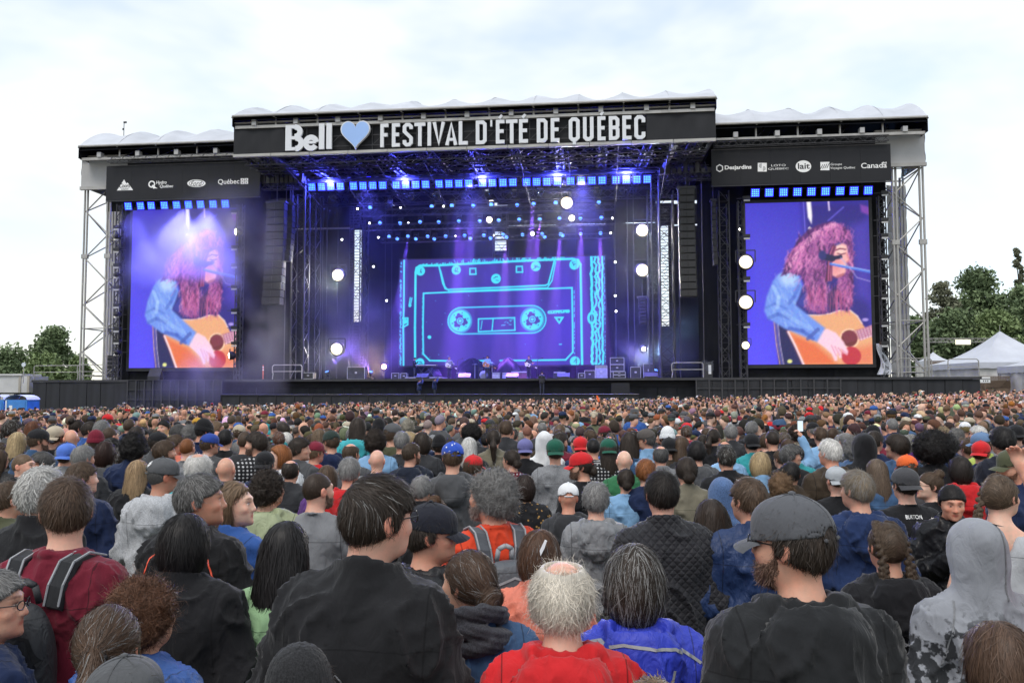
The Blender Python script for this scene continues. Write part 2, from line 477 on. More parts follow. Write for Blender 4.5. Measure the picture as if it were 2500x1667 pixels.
# ================================================================== roofs
def vault(name, label, pa, pb, v0, v1, H, bays, gap_z):
 """barrel roof of fabric bays; pa, pb = the two ends of the front eave in the picture"""
 (ua, za), (ub, zb) = uz(*pa, v0), uz(*pb, v0)
 ze = (za + zb) / 2
 t = thing(name, label, 'roof', ((ua + ub) / 2, v0, ze))
 D = v1 - v0
 for k in range(bays):
  x0 = ua + (ub - ua) * k / bays; x1 = ua + (ub - ua) * (k + 1) / bays
  def fn(s, q, x0=x0, x1=x1, off=0.0):
   rise = 1 - abs(1 - 2 * q) ** 3.2
   sag = math.sin(math.pi * s) ** (.8 + .3 * ((k * 5) % 4)) * (.7 + .22 * ((k * 7 + bays) % 4)) * (0.10 + 0.26 * min(1, rise * 1.6)) + 0.02 * math.sin(9 * s + 20 * q + k)
   return (x0 + (x1 - x0) * s, v0 + D * q, ze + H * rise - sag * min(1, q * 30) + off)
  part('roof_panel', MB().grid(fn, 10, 26), M['roof_white'], t, True)
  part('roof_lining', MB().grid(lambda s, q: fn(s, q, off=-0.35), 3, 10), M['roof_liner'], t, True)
 for k in range(bays + 1):
  x = ua + (ub - ua) * k / bays
  pts = [(x, v0 + D * q, ze + H * (1 - abs(1 - 2 * q) ** 3.2) - 0.12) for q in [i / 14 for i in range(15)]]
  part('roof_arch', MB().tube(pts, 0.07), M['steel'], t)
 part('eave_beam', MB().bar((ua, v0, ze - .02), (ub, v0, ze - .02), 0.09, 8), M['steel'], t)
 for x in (ua, ub):
  pts = [(x, v0 + D * q, ze + H * (1 - abs(1 - 2 * q) ** 3.2) - 0.05) for q in [i / 14 for i in range(15)]]
  w = MB()
  for (p, q) in zip(pts[:-1], pts[1:]):
   w.add([p, q, (q[0], q[1], ze - gap_z), (p[0], p[1], ze - gap_z)], [(0, 1, 2, 3)])
  part('gable_cloth', w, M['roof_liner'], t)
 zr = ze - gap_z
 part('front_rail', MB().box(ua + .1, ub - .1, v0 + .25, v0 + .55, zr - .10, zr + .10), M['steel'], t)
 for k in range(1, bays):
  x = ua + (ub - ua) * k / bays
  bar_part('roof_post', (x, v0 + .4, zr + .1), (x, v0 + .4, ze - .1), .075, M['steel'], t)
  bar_part('roof_brace', (x + .1, v0 + .5, zr + .1), (x + 1.1, v0 + 2.2, ze + .5), .05, M['truss_alu'], t)
  bar_part('roof_brace', (x + .1, v0 + .55, zr + .1), (x + 1.3, v0 + .55, zr + .12), .05, M['truss_alu'], t)
 for k in range(bays):
  x = ua + (ub - ua) * (k + .5) / bays
  box_part('hoist', x - .16, x + .16, v0 + .15, v0 + .6, zr + .1, zr + .48, M['wrap_grey'], t)
 return t, ua, ub, ze, zr
roof, rua, rub, rze, rzr = vault('main_roof', 'tall white scalloped fabric roof over the middle of the stage', (567, 283), (1749, 238), -5.0, 22.0, 3.0, 11, 0.75)
lroof, lua, lub, lze, lzr = vault('wing_roof', 'lower white scalloped fabric roof over the stage wing', (192, 360), (572, 341), -1.0, 16.0, 2.6, 4, 0.95)
rroof, wua, wub, wze, wzr = vault('wing_roof', 'lower white scalloped fabric roof over the stage wing', (1746, 301), (2265, 286.5), -1.0, 16.0, 2.6, 5, 1.05)
lroof['label'] = 'white scalloped fabric roof over the stage wing beside the trailer and toilets'
rroof['label'] = 'white scalloped fabric roof over the stage wing beside the white tents'
VB = -4.6
(bu0, bz0), (bu1, bz1) = uz(570, 375, VB), uz(1748, 339, VB)
_, bt0 = uz(572, 303, VB); _, bt1 = uz(1745, 261, VB)
bz, bt = (bz0 + bz1) / 2, (bt0 + bt1) / 2
fb = thing('festival_banner', 'long dark mesh banner with big white festival lettering and a blue heart', 'banner', ((bu0 + bu1) / 2, VB, bz))
ul, _ = uz(695, 340, VB); ur, _ = uz(1578, 310, VB)
def cloth_panel(x0, x1, z0, z1, v, amp, mat_, name, parent, seed=0):
 def fn(s, t):
  x = x0 + (x1 - x0) * s; z = z0 + (z1 - z0) * t
  f = amp * (math.sin(x * 2.1 + z * .9 + seed) + .6 * math.sin(x * 4.7 - z * 1.7 + 2 * seed)) * (0.4 + math.sin(math.pi * t))
  return (x, v + f, z)
 return part(name, MB().grid(fn, 28, 8), mat_, parent, True)
cloth_panel(bu0, ul, bz, bt, VB, .035, M['banner_mesh'], 'banner_cloth', fb, 1)
cloth_panel(ul + .02, ur - .02, bz, bt + .05, VB + .25, .012, M['banner_mesh'], 'banner_cloth', fb, 2)
cloth_panel(ur, bu1, bz, bt, VB, .03, M['banner_mesh'], 'banner_cloth', fb, 3)
fr = MB()
for z in (bz + .35, (bz + bt) / 2, bt - .35): fr.bar((ul, VB + .1, z), (ur, VB + .1, z), .03, 4)
k = 16
for i in range(k):
 x0 = ul + (ur - ul) * i / k; x1 = ul + (ur - ul) * (i + 1) / k
 fr.bar((x0, VB + .1, bz), (x0, VB + .1, bt), .03, 4)
 fr.bar((x0, VB + .1, bz + .35), (x1, VB + .1, bt - .35) if i % 2 else (x1, VB + .1, bt - .35), .02, 4)
o = part('banner_frame', fr, M['dark_steel'], fb)
for i in range(12):
 x0 = bu0 + (bu1 - bu0) * i / 12; x1 = bu0 + (bu1 - bu0) * (i + 1) / 12
 box_part('banner_rail', x0 + .02, x1 - .02, VB - .12, VB + .18, bz - .24, bz - .04, M['steel'], fb)
part('banner_top_rail', MB().bar((bu0, VB, bt + .08), (bu1, VB, bt + .08), .07), M['steel'], fb)
LET = [('F',930.1,950),('E',958.3,978),('S',984.7,1009.5),('T',1013,1040),('I',1045,1054),('V',1058,1087),('A',1089,1117),('L',1121,1143),
       ('D',1162.6,1189),("'",1198,1202.5),('É',1211.5,1232.4),('T',1236,1264),('É',1267.8,1289.4),('D',1311,1337),('E',1345,1366),('Q',1389,1415.3),
       ('U',1423.7,1449),('É',1458.8,1478),('B',1486.6,1511.8),('E',1519.6,1541),('C',1548.7,1574.8)]
for ch, p0, p1 in LET:
 f = (p0 - 930) / 645
 x0, zb_ = uz(p0, 362 - 20 * f, VB); x1, zt_ = uz(p1, 304.4 - 21.6 * f, VB)
 hh = zt_ - zb_
 part('letter', glyph(ch, x0, zb_, x1 - x0, hh, 0.245, VB - .22, VB - .06), M['letter_white'], fb)
x0, z0 = uz(699, 370.5, VB); x1, z1 = uz(812.5, 305, VB)
W = x1 - x0; H = z1 - z0
def ring(mb, cx, cz, rx, rz, t, a0, a1, y0, y1, n=18):
 pts = [(cx + rx * math.cos(R(a0 + (a1 - a0) * i / n)), cz + rz * math.sin(R(a0 + (a1 - a0) * i / n))) for i in range(n + 1)]
 stroke(mb, pts, t, y0, y1)
mb = MB(); t_ = W * .13
stroke(mb, [(x0 + t_ / 2, z0), (x0 + t_ / 2, z1)], t_, VB - .22, VB - .06)
ring(mb, x0 + W * .20, z0 + H * .74, W * .115, H * .19, t_ * .85, -90, 90, VB - .223, VB - .06)
ring(mb, x0 + W * .22, z0 + H * .28, W * .125, H * .215, t_ * .9, -90, 90, VB - .226, VB - .06)
for zz in (z0 + H * .935, z0 + H * .50, z0 + H * .065): stroke(mb, [(x0 + t_ * .8, zz), (x0 + W * .215, zz)], H * .13, VB - .229, VB - .06)
part('letter', mb, M['letter_white'], fb)
mb = MB()
ring(mb, x0 + W * .555, z0 + H * .28, W * .115, H * .215, t_ * .85, 5, 330, VB - .22, VB - .06, 26)
stroke(mb, [(x0 + W * .45, z0 + H * .30), (x0 + W * .665, z0 + H * .30)], H * .10, VB - .223, VB - .06)
part('letter', mb, M['letter_white'], fb)
for a_ in (.725, .885):
 part('letter', MB().box(x0 + W * a_, x0 + W * (a_ + .115), VB - .22, VB - .06, z0 + .02, z1 + .05), M['letter_white'], fb)
def heart_pts(cx, cz, w, h, n=40):
 out = []
 for i in range(n):
  t = 2 * math.pi * i / n
  out.append((cx - w * 0.5 * math.sin(t) ** 3, cz + h * 0.5 * (0.8125 * math.cos(t) - .3125 * math.cos(2 * t) - .125 * math.cos(3 * t) - .0625 * math.cos(4 * t)) + h * .06))
 return out
hx0, hz0 = uz(834, 369, VB); hx1, hz1 = uz(906.7, 295, VB)
hc = ((hx0 + hx1) / 2, (hz0 + hz1) / 2)
ht = part('heart', MB().poly(heart_pts(*hc, hx1 - hx0, (hz1 - hz0) * 1.08), VB - .30, VB - .06), M['letter_white'], fb)
h2 = MB().poly(heart_pts(hc[0], hc[1], (hx1 - hx0) * .93, (hz1 - hz0) * 1.0), VB - .315, VB - .29)
part('heart_face', h2, M['heart_blue'], fb)
VS = -0.55
def sponsor_banner(label, tl, tr, bl, br):
 u0, z1 = uz(*tl, VS); u1, z2 = uz(*tr, VS); _, z3 = uz(*bl, VS); _, z4 = uz(*br, VS)
 zt, zb = (z1 + z2) / 2, (z3 + z4) / 2
 t = thing('sponsor_banner', label, 'banner', ((u0 + u1) / 2, VS, zb))
 n = 6
 for i in range(n):
  a, b = u0 + (u1 - u0) * i / n, u0 + (u1 - u0) * (i + 1) / n
  box_part('banner_panel', a + .004, b - .004, VS, VS + .05, zb, zt, M['banner_panel'], t)
 part('bottom_pipe', MB().bar((u0, VS + .03, zb - .06), (u1, VS + .03, zb - .06), .05), M['dark_steel'], t)
 part('top_pipe', MB().bar((u0, VS + .03, zt + .05), (u1, VS + .03, zt + .05), .05), M['dark_steel'], t)
 return t, u0, u1, zb, zt
lb, l0, l1, lzb, lzt = sponsor_banner('dark sponsor banner whose first logo is a white mountain triangle', (260, 414), (636, 390), (260, 491), (636, 478))
rb, r0, r1, rzb, rzt = sponsor_banner('dark sponsor banner whose first logo is a white hexagon', (1736, 364), (2174, 358.5), (1736.6, 451), (2175, 443))
VT = VS - .012
PW = M['print_white']; INK = M['ink']
def bx(px0, py0, px1, py1):
 a, zb_ = uz(px0, py1, VT); b, zt_ = uz(px1, py0, VT)
 return a, b, zb_, zt_
def ptext(body, par, px0, py0, px1, py1, bold=0.0, shear=0.0, m=None, dv=0.0, name='lettering'):
 a, b, zb_, zt_ = bx(px0, py0, px1, py1)
 return put_text(body, par, a, b, zb_, zt_, VT - dv, m or PW, name, bold, shear)
def ppoly(par, pts, m, dv=0.0, name='logo'):
 q = [uz(x, y, VT) for x, y in pts]
 return part(name, MB().poly(q, VT - dv - .004, VT - dv + .004), m, par)
def pell(cx, cy, rx, ry, n=28): return [(cx + rx * math.cos(2 * math.pi * i / n), cy + ry * math.sin(2 * math.pi * i / n)) for i in range(n)]
ppoly(lb, [(285.5, 465.5), (303, 438.5), (308.5, 448.5), (311.5, 446), (325, 464.5)], PW)
ptext('Coors', lb, 291.5, 448, 318, 459, 0.02, 0.3, INK, .008)
ptext('LIGHT', lb, 296, 460, 314, 464.5, 0.02, 0, INK, .008)
mb = MB(); c_, z_ = uz(370.5, 450, VT);
ring(mb, c_, z_, .23, .23, .10, 0, 360, VT - .004, VT + .004, 24); part('logo', mb, PW, lb)
ppoly(lb, [(370, 454), (374, 451), (379.5, 457), (385, 460.5), (378, 460), (375, 461.5)], PW, .006)
ptext('Hydro', lb, 381, 441, 407, 452.5, 0.015, 0.15); ptext('Québec', lb, 390, 450.5, 423, 460, 0.015, 0.15)
ppoly(lb, pell(479.5, 448, 22.3, 9.3), PW); mb = MB(); c_, z_ = uz(479.5, 448, VT)
ring(mb, c_, z_, .58, .235, .03, 0, 360, VT - .012, VT - .006, 28); part('logo', mb, INK, lb)
ptext('Ford', lb, 465, 441.5, 494, 454.5, 0.0, 0.4, INK, .008)
ptext('Québec', lb, 532, 436.5, 584.5, 452.5, 0.01)
for ix in range(2):
 for iy in range(2):
  x, y = 587.5 + ix * 9.6, 435.8 + iy * 7.4 - ix * .3
  ppoly(lb, [(x, y), (x + 8.6, y), (x + 8.6, y + 6.4), (x, y + 6.4)], PW)
  ppoly(lb, [(x + 3.9, y + 1.4), (x + 4.9, y + 1.4), (x + 4.9, y + 5), (x + 3.9, y + 5)], INK, .008)
  ppoly(lb, [(x + 2.4, y + 2.7), (x + 6.2, y + 2.7), (x + 6.2, y + 3.6), (x + 2.4, y + 3.6)], INK, .011)
mb = MB(); c_, z_ = uz(1757, 411, VT)
stroke(mb, [(c_ + .235 * math.cos(R(30 + 60 * i)), z_ + .25 * math.sin(R(30 + 60 * i))) for i in range(6)], .075, VT - .004, VT + .004, True); part('logo', mb, PW, rb)
ptext('Desjardins', rb, 1769.5, 402.5, 1834.5, 417.5, 0.03)
ppoly(rb, [(1850, 398), (1872, 398), (1872, 419.3), (1850, 419.3)], PW)
mb = MB(); c_, z_ = uz(1861, 408.6, VT)
for kk in range(3):
 ring(mb, c_ - .04, z_ + .1, .05 + .06 * kk, .05 + .05 * kk, .022, 90, 260, VT - .012, VT - .007, 8)
 ring(mb, c_ + .04, z_ - .1, .05 + .06 * kk, .05 + .05 * kk, .022, -90, 80, VT - .012, VT - .007, 8)
part('logo', mb, INK, rb)
ptext('LOTO', rb, 1883, 401, 1918, 407); ptext('QUÉBEC', rb, 1875, 408, 1925.5, 416)
ppoly(rb, pell(1961.5, 406.5, 19, 14.5), PW)
ptext('lait', rb, 1948, 398, 1977, 413.5, 0.02, 0, INK, .008)
ppoly(rb, [(2003, 396), (2025, 395.5), (2025, 416), (2003, 416)], PW)
for kk in range(4):
 x = 2001 + kk * 5.2
 ppoly(rb, [(x + 1, 413 - kk * .8), (x + 7, 402 - kk), (x + 8.6, 402 - kk), (x + 3, 413 - kk * .8)], INK, .008)
ptext('Groupe', rb, 2028, 398, 2055.5, 406, 0, .15); ptext('Voyages Québec', rb, 2027.5, 406, 2088, 415, 0, .15)
ptext('Canada', rb, 2102.5, 396.5, 2165, 411.5, .01)
for x in (2155.5, 2162.2): ppoly(rb, [(x, 395.4), (x + 2.1, 395.4), (x + 2.1, 400), (x, 400)], PW)
ppoly(rb, pell(2159.9, 397.6, 1.2, 1.5, 8), PW)
def flat_cloth(name, label, pts, v, m, amp=.03):
 (u0, z1), (u1, _) = uz(*pts[0], v), uz(*pts[1], v)
 _, zb = uz(*pts[2], v)
 t = thing(name, label, 'cloth', ((u0 + u1) / 2, v, zb))
 n = max(1, int(abs(u1 - u0) / 3.2))
 for i in range(n):
  cloth_panel(u0 + (u1 - u0) * i / n + .01, u0 + (u1 - u0) * (i + 1) / n - .01, zb, z1, v, amp, m, 'cloth_panel', t, i)
 return t
flat_cloth('backing_cloth', 'black cloth hung behind the sponsor banner with the mountain triangle', ((312, 386), (640, 372), (312, 492)), .1, M['banner_mesh'])
flat_cloth('backing_cloth', 'black cloth hung behind the sponsor banner with the white hexagon', ((1740, 342), (2136, 332), (1740, 455)), .1, M['banner_mesh'])
def wrap(label, pa, pb, pc, v0, v1):
 (u0, z1), (u1, _) = uz(*pa, v0), uz(*pb, v0)
 _, zb = uz(*pc, v0)
 t = thing('tower_wrap', label, 'tarpaulin', ((u0 + u1) / 2, v0, zb))
 cloth_panel(u0, u1, zb, z1, v0, .02, M['wrap_grey'], 'front_sheet', t, 4)
 for name, x in (('side_sheet', u0), ('side_sheet', u1)):
  part(name, MB().grid(lambda s, q: (x + .04 * math.sin(q * 9 + s * 5), v0 + (v1 - v0) * s, zb + (z1 - zb) * q), 8, 8), M['wrap_grey'], t, True)
 part('head_beam', MB().box(u0 - .05, u1 + .05, v0 - .15, v0 + .15, z1, z1 + .28), M['steel'], t)
 part('foot_beam', MB().box(u0 - .05, u1 + .05, v0 - .12, v0 + .12, zb - .28, zb - .02), M['steel'], t)
 return t, u0, u1, zb, z1
wrap('grey tarpaulin wrapped round the tower head beside the mountain triangle logo', (200, 391), (312, 385), (200, 456), .3, 5.0)
wrap('grey tarpaulin wrapped round the tower head beside the pale tents', (2136, 330), (2257, 326), (2200, 398), .3, 5.0)
def hang_truss(label, pa, pb, v, size=.45, n=22, name='hanging_truss', m=None):
 (u0, z0), (u1, z1) = uz(*pa, v), uz(*pb, v)
 z = (z0 + z1) / 2
 t = thing(name, label, 'truss', ((u0 + u1) / 2, v, z))
 mb = MB(); lattice(mb, (u0, v, z), (u1, v, z), (0, 0, 1), size, size, n, .032, .018)
 part('lattice', mb, m or M['dark_steel'], t)
 return t, u0, u1, z
hang_truss('thin black lattice truss carrying the sponsor banner with the mountain triangle', (266, 394), (632, 377), -.9, .4, 26)
hang_truss('thin black lattice truss carrying the sponsor banner with the white hexagon', (1744, 350), (2168, 341), -.9, .4, 28)
def tower(label, pxs, v0, v1, zt_px, n=7):
 """four pairs of chords; every leg and brace is a piece of its own"""
 (uA, _), (uB, _) = uz(pxs[0], 700, v0), uz(pxs[1], 700, v0)
 _, zt = uz((pxs[0] + pxs[1]) / 2, zt_px, v0)
 t = thing('scaffold_tower', label, 'tower', ((uA + uB) / 2, (v0 + v1) / 2, DECK))
 cs = [(uA, v0), (uB, v0), (uB, v1), (uA, v1)]
 for (x, y) in cs:
  for dx, dy in ((-.12, 0), (.12, 0)):
   bar_part('leg', (x + dx, y + dy, DECK - .1), (x + dx, y + dy, zt), .085, M['steel'], t)
  box_part('joint_plate', x - .26, x + .26, y - .1, y + .1, DECK + (zt - DECK) * .62, DECK + (zt - DECK) * .62 + .35, M['steel'], t)
 hs = [DECK + .35 + (zt - DECK - .6) * i / n for i in range(n + 1)]
 for f in range(4):
  (xa, ya), (xb, yb) = cs[f], cs[(f + 1) % 4]
  for i in range(n):
   a, b = ((xa, ya), (xb, yb)) if (i + f) % 2 else ((xb, yb), (xa, ya))
   bar_part('brace', (*a, hs[i]), (*b, hs[i + 1]), .05, M['steel'], t)
  for i in (0, n // 3, n):
   bar_part('crossbar', (xa, ya, hs[i]), (xb, yb, hs[i]), .05, M['steel'], t)
 return t, uA, uB, zt
tower('silver scaffold tower at the end of the stage beside the trailer', (205, 261), 0.8, 4.6, 452, 8)
tower('silver scaffold tower at the end of the stage beside the white tents', (2190, 2257), 0.8, 4.6, 402, 8)
def vent_stack(label, px0, px1, py0, v, n):
 (u0, z1), (u1, _) = uz(px0, py0, v), uz(px1, py0, v)
 t = thing('grey_duct', label, 'tarpaulin', ((u0 + u1) / 2, v, DECK))
 for i in range(n):
  a = DECK + (z1 - DECK) * i / n; b = DECK + (z1 - DECK) * (i + 1) / n
  part('sheet', MB().grid(lambda s, q: (u0 + (u1 - u0) * s, v + 1.6 * s * .2 - .10 * math.sin(math.pi * q) + .03 * math.sin(7 * s + i), a + (b - a) * q - .06 * math.sin(math.pi * s)), 8, 6), M['wrap_grey'], t, True)
 return t
vent_stack('grey sheeting in drooping segments behind the tower by the tents', 2163, 2214, 452, 5.4, 12)
vent_stack('grey sheeting in drooping segments behind the tower by the trailer', 262, 300, 500, 5.4, 12)
class Canvas:
 def __init__(s, w, h, bg):
  s.w, s.h = w, h
  s.a = np.zeros((h, w, 3), np.float32); s.a[:] = bg
  s.X, s.Y = np.meshgrid((np.arange(w) + .5) / w, (np.arange(h) + .5) / h)
 def mix(s, m, col): s.a += m[..., None] * (np.asarray(col, np.float32) - s.a)
 def poly(s, pts, col, soft=0.0, alpha=1.0):
  ins = np.zeros(s.X.shape, bool)
  n = len(pts); dm = np.full(s.X.shape, 9.0, np.float32)
  asp = s.h / s.w
  for i in range(n):
   (x0, y0), (x1, y1) = pts[i], pts[(i + 1) % n]
   if y0 != y1:
    c = ((y0 > s.Y) != (y1 > s.Y)) & (s.X < (x1 - x0) * (s.Y - y0) / (y1 - y0) + x0)
    ins ^= c
   if soft > 0: dm = np.minimum(dm, s.seg(x0, y0, x1, y1))
  m = ins.astype(np.float32)
  if soft > 0:
   sd = np.where(ins, dm, -dm)
   m = np.clip(sd / soft + .5, 0, 1)
  s.mix(m * alpha, col)
  return m
 def seg(s, x0, y0, x1, y1):
  k = s.h / s.w
  ax, ay = s.X - x0, (s.Y - y0) * k
  bx_, by = x1 - x0, (y1 - y0) * k
  L = bx_ * bx_ + by * by + 1e-12
  t = np.clip((ax * bx_ + ay * by) / L, 0, 1)
  return np.hypot(ax - bx_ * t, ay - by * t)
 def line(s, pts, w, col, alpha=1.0):
  k = s.h / s.w
  for (x0, y0), (x1, y1) in zip(pts[:-1], pts[1:]):
   i0, i1 = int((min(x0, x1) - w * 1.5) * s.w) - 1, int((max(x0, x1) + w * 1.5) * s.w) + 2
   j0, j1 = int((min(y0, y1) - w * 1.5 / k) * s.h) - 1, int((max(y0, y1) + w * 1.5 / k) * s.h) + 2
   i0, j0 = max(i0, 0), max(j0, 0)
   if i1 <= i0 or j1 <= j0: continue
   X, Y = s.X[j0:j1, i0:i1], s.Y[j0:j1, i0:i1]
   ax, ay = X - x0, (Y - y0) * k
   bx_, by = x1 - x0, (y1 - y0) * k
   t = np.clip((ax * bx_ + ay * by) / (bx_ * bx_ + by * by + 1e-12), 0, 1)
   d = np.hypot(ax - bx_ * t, ay - by * t)
   m = np.clip((w / 2 - d) * s.w + .5, 0, 1)[..., None] * alpha
   s.a[j0:j1, i0:i1] += m * (np.asarray(col, np.float32) - s.a[j0:j1, i0:i1])
 def ell(s, cx, cy, rx, ry, col, soft=.1, alpha=1.0):
  d = np.hypot((s.X - cx) / rx, (s.Y - cy) / ry)
  s.mix(np.clip((1 - d) / soft + .5, 0, 1) * alpha, col)
def screen_material():
 m, n, l, b = new_mat('led_cells')
 at = n.new('ShaderNodeAttribute'); at.attribute_name = 'col'
 b.inputs['Base Color'].default_value = (0.01, 0.01, 0.01, 1)
 b.inputs['Roughness'].default_value = 0.6
 l.new(at.outputs['Color'], b.inputs['Emission Color'])
 b.inputs['Emission Strength'].default_value = 0.80
 return m
screen_material()
def lin(c):
 c = np.asarray(c, np.float32) / 255.0
 return np.where(c <= 0.04045, c / 12.92, ((c + 0.055) / 1.055) ** 2.4)
def led_screen(label, tl, tr, bl, br, v, canvas, cell_name='led_surface', frame=0.25):
 (u0, z1), (u1, z2), (u2, z3), (u3, z4) = uz(*tl, v), uz(*tr, v), uz(*bl, v), uz(*br, v)
 u0, u1, zt, zb = (u0 + u2) / 2, (u1 + u3) / 2, (z1 + z2) / 2, (z3 + z4) / 2
 t = thing('video_screen', label, 'screen', ((u0 + u1) / 2, v, zb))
 h, w = canvas.h, canvas.w
 xs = u0 + (u1 - u0) * (np.arange(w)) / (w - 1); zs = zt + (zb - zt) * (np.arange(h)) / (h - 1)
 V = np.zeros((h, w, 3), np.float32); V[..., 0] = xs[None]; V[..., 1] = v - .03; V[..., 2] = zs[:, None]
 idx = np.arange(h * w).reshape(h, w)
 F = np.stack([idx[1:, :-1], idx[1:, 1:], idx[:-1, 1:], idx[:-1, :-1]], -1).reshape(-1, 4)
 cols = np.clip(canvas.a, 0, 255).reshape(-1, 3)
 part(cell_name, np_mesh(cell_name, V.reshape(-1, 3), F, M['led_cells'], False, lin(cols)), None, t)
 part('cabinet', MB().box(u0 - frame, u1 + frame, v, v + .25, zb - frame, zt + frame), M['led_housing'], t)
 return t, u0, u1, zb, zt
def paint_singer(w=150, h=196):
 c = Canvas(w, h, (60, 52, 190))
 q = lambda X, Y: ((X - 228) / 968.0, (Y + 91) / 1248.0)
 P = lambda *a: [q(*p) for p in a]
 c.a *= (0.92 + 0.35 * (1 - c.X) * (0.4 + c.Y))[..., None]
 c.poly(P((690, -91), (1196, -91), (1196, 900), (900, 900), (700, 300)), (44, 34, 128), .10)
 c.poly(P((1060, 100), (1196, 60), (1196, 700), (1080, 640)), (66, 50, 170), .08)
 c.poly(P((1130, -60), (1240, -20), (1230, 40), (1135, 0)), (120, 60, 170), .02)
 c.line(P((1000, -40), (880, 60)), .012, (90, 80, 200)); c.line(P((690, -91), (700, 160)), .008, (110, 100, 230))
 c.poly(P((714, -91), (748, -91), (756, 20), (750, 84), (722, 30)), (255, 250, 255), .012)
 c.ell(*q(735, 118), .014, .012, (255, 245, 255)); c.line(P((885, -91), (890, -20)), .012, (240, 215, 255))
 c.ell(*q(1145, 820), .025, .01, (170, 150, 230), .6)
 r = np.random.default_rng(3)
 c.poly(P((640, 560), (760, 560), (960, 640), (1010, 800), (700, 800), (560, 1160), (470, 1160), (440, 830)), (38, 34, 120), .02)
 c.poly(P((480, 860), (580, 900), (660, 1160), (480, 1160)), (26, 26, 84), .02)
 for dx, cl in ((0, (250, 190, 150)), (14, (120, 110, 220)), (28, (230, 210, 250))): c.line(P((440 + dx, 830), (455 + dx, 1000), (480 + dx, 1157)), .006, cl)
 c.poly(P((620, 700), (770, 760), (860, 720), (900, 590), (700, 600), (600, 680)), (52, 56, 158), .03)
 c.line(P((668, 500), (690, 560), (620, 690)), .014, (40, 38, 120))
 c.poly(P((548, 905), (600, 850), (680, 780), (790, 780), (880, 768), (950, 745), (1030, 745), (1085, 790), (1120, 850), (1200, 960), (1200, 1160), (665, 1160), (600, 1010)), (240, 168, 120), .012)
 c.poly(P((548, 905), (600, 930), (760, 1000), (860, 1090), (930, 1160), (665, 1160), (600, 1010)), (236, 110, 66), .05)
 c.poly(P((1000, 1050), (1200, 1010), (1200, 1160), (960, 1160)), (236, 128, 92), .06)
 c.line(P((548, 905), (600, 1010), (665, 1160)), .016, (255, 220, 230))
 c.line(P((680, 780), (790, 782), (880, 770), (950, 747), (1030, 747), (1085, 792), (1120, 850)), .008, (255, 226, 220))
 c.ell(*q(1020, 960), .078, .060, (255, 205, 170), .1); c.ell(*q(1020, 960), .064, .050, (110, 40, 46), .1)
 c.ell(*q(1030, 1092), .078, .056, (196, 46, 62), .08)
 c.poly(P((1070, 905), (1200, 858), (1200, 945), (1100, 978)), (240, 196, 214), .01)
 for k in range(6): c.line(P((965 + k * 6, 925 + k * 13), (1200, 868 + k * 12)), .004, (150, 60, 100))
 for k in range(6): c.line(P((1080 + k * 22, 900 - k * 8), (1102 + k * 22, 975 - k * 8)), .004, (150, 60, 100))
 c.poly(P((770, 985), (800, 905), (850, 885), (915, 915), (975, 985), (1008, 1058), (1000, 1086), (972, 1070), (950, 1040), (958, 1105), (940, 1110), (925, 1070), (922, 1128), (902, 1128), (880, 1075), (830, 1030)), (255, 208, 228), .014)
 c.poly(P((435, 520), (480, 465), (570, 440), (640, 470), (668, 560), (640, 640), (610, 700), (720, 790), (835, 880), (770, 985), (640, 930), (520, 880), (390, 800), (365, 745), (385, 640)), (108, 146, 240), .02)
 for i in range(260):
  x = r.uniform(380, 800); y = r.uniform(460, 960)
  if not max(450, (x - 600) * .95 + 690 if x > 600 else 450) + 10 < y < min(960, (x - 380) * .46 + 770): continue
  if x < 430 and y < 560: continue
  cl = [(170, 205, 255), (84, 112, 226), (200, 228, 255), (120, 160, 245)][r.integers(4)]
  c.line(P((x, y), (x + r.uniform(-10, 30), y + r.uniform(20, 55))), r.uniform(.006, .016), cl, .22)
 c.ell(*q(560, 500), .07, .045, (205, 232, 255), .9, .7)
 for k in range(4): c.line(P((880 + k * 26, 1010 + k * 10), (915 + k * 26, 1090 - k * 6)), .006, (226, 130, 170))
 back = P((515, 452), (540, 380), (585, 300), (640, 205), (720, 130), (800, 90), (890, 68), (980, 92), (1040, 150), (1062, 250), (1066, 420), (1058, 560), (1052, 700), (1015, 756), (945, 740), (930, 600), (955, 505),
             (905, 505), (868, 470), (855, 400), (880, 320), (915, 285), (985, 240), (1000, 215), (930, 235), (862, 330), (845, 430), (850, 560), (830, 690), (845, 775), (775, 775), (762, 650), (700, 560), (655, 480), (570, 455), (500, 480))
 c.poly(back, (84, 34, 106), .016)
 for i in range(2600):
  z = r.uniform()
  if z < .62:      # the far side of the mane, falling back over the shoulder
   t = r.uniform(); x0 = 900 - 320 * t + abs(r.normal(0, 60)); y0 = 72 + 200 * t ** 1.2 + abs(r.normal(0, 60))
   L_ = r.uniform(40, 120); dx, dy = -.55 + .5 * (x0 > 700) + r.normal(0, .18), 1.0
   if (x0 < 640 and y0 > 380) or x0 + dx * L_ < 505: continue
  elif z < .82:    # locks between collar and cheek
   x0, y0 = r.uniform(700, 850), r.uniform(380, 700); L_ = r.uniform(40, 110); dx, dy = r.normal(.05, .2), 1.0
  else:            # locks beside and below the face
   x0, y0 = r.uniform(950, 1055), r.uniform(130, 660)
   if x0 < 1020 and 220 < y0 < 470: continue
   L_ = r.uniform(30, 90); dx, dy = r.normal(0, .15), 1.0
  x1, y1 = x0 + dx * L_, min(y0 + dy * L_, 765)
  if 870 < x1 < 1015 and 240 < y1 < 480: continue
  lit = np.clip(r.normal(.48, .32) + (.25 if (x0 < 700 or y0 < 170) else 0), 0, 1)
  cl = np.array((70, 26, 96)) * (1 - lit) + np.array((236, 126, 196)) * lit
  mx, my = (x0 + x1) / 2 + r.normal(0, 12), (y0 + y1) / 2
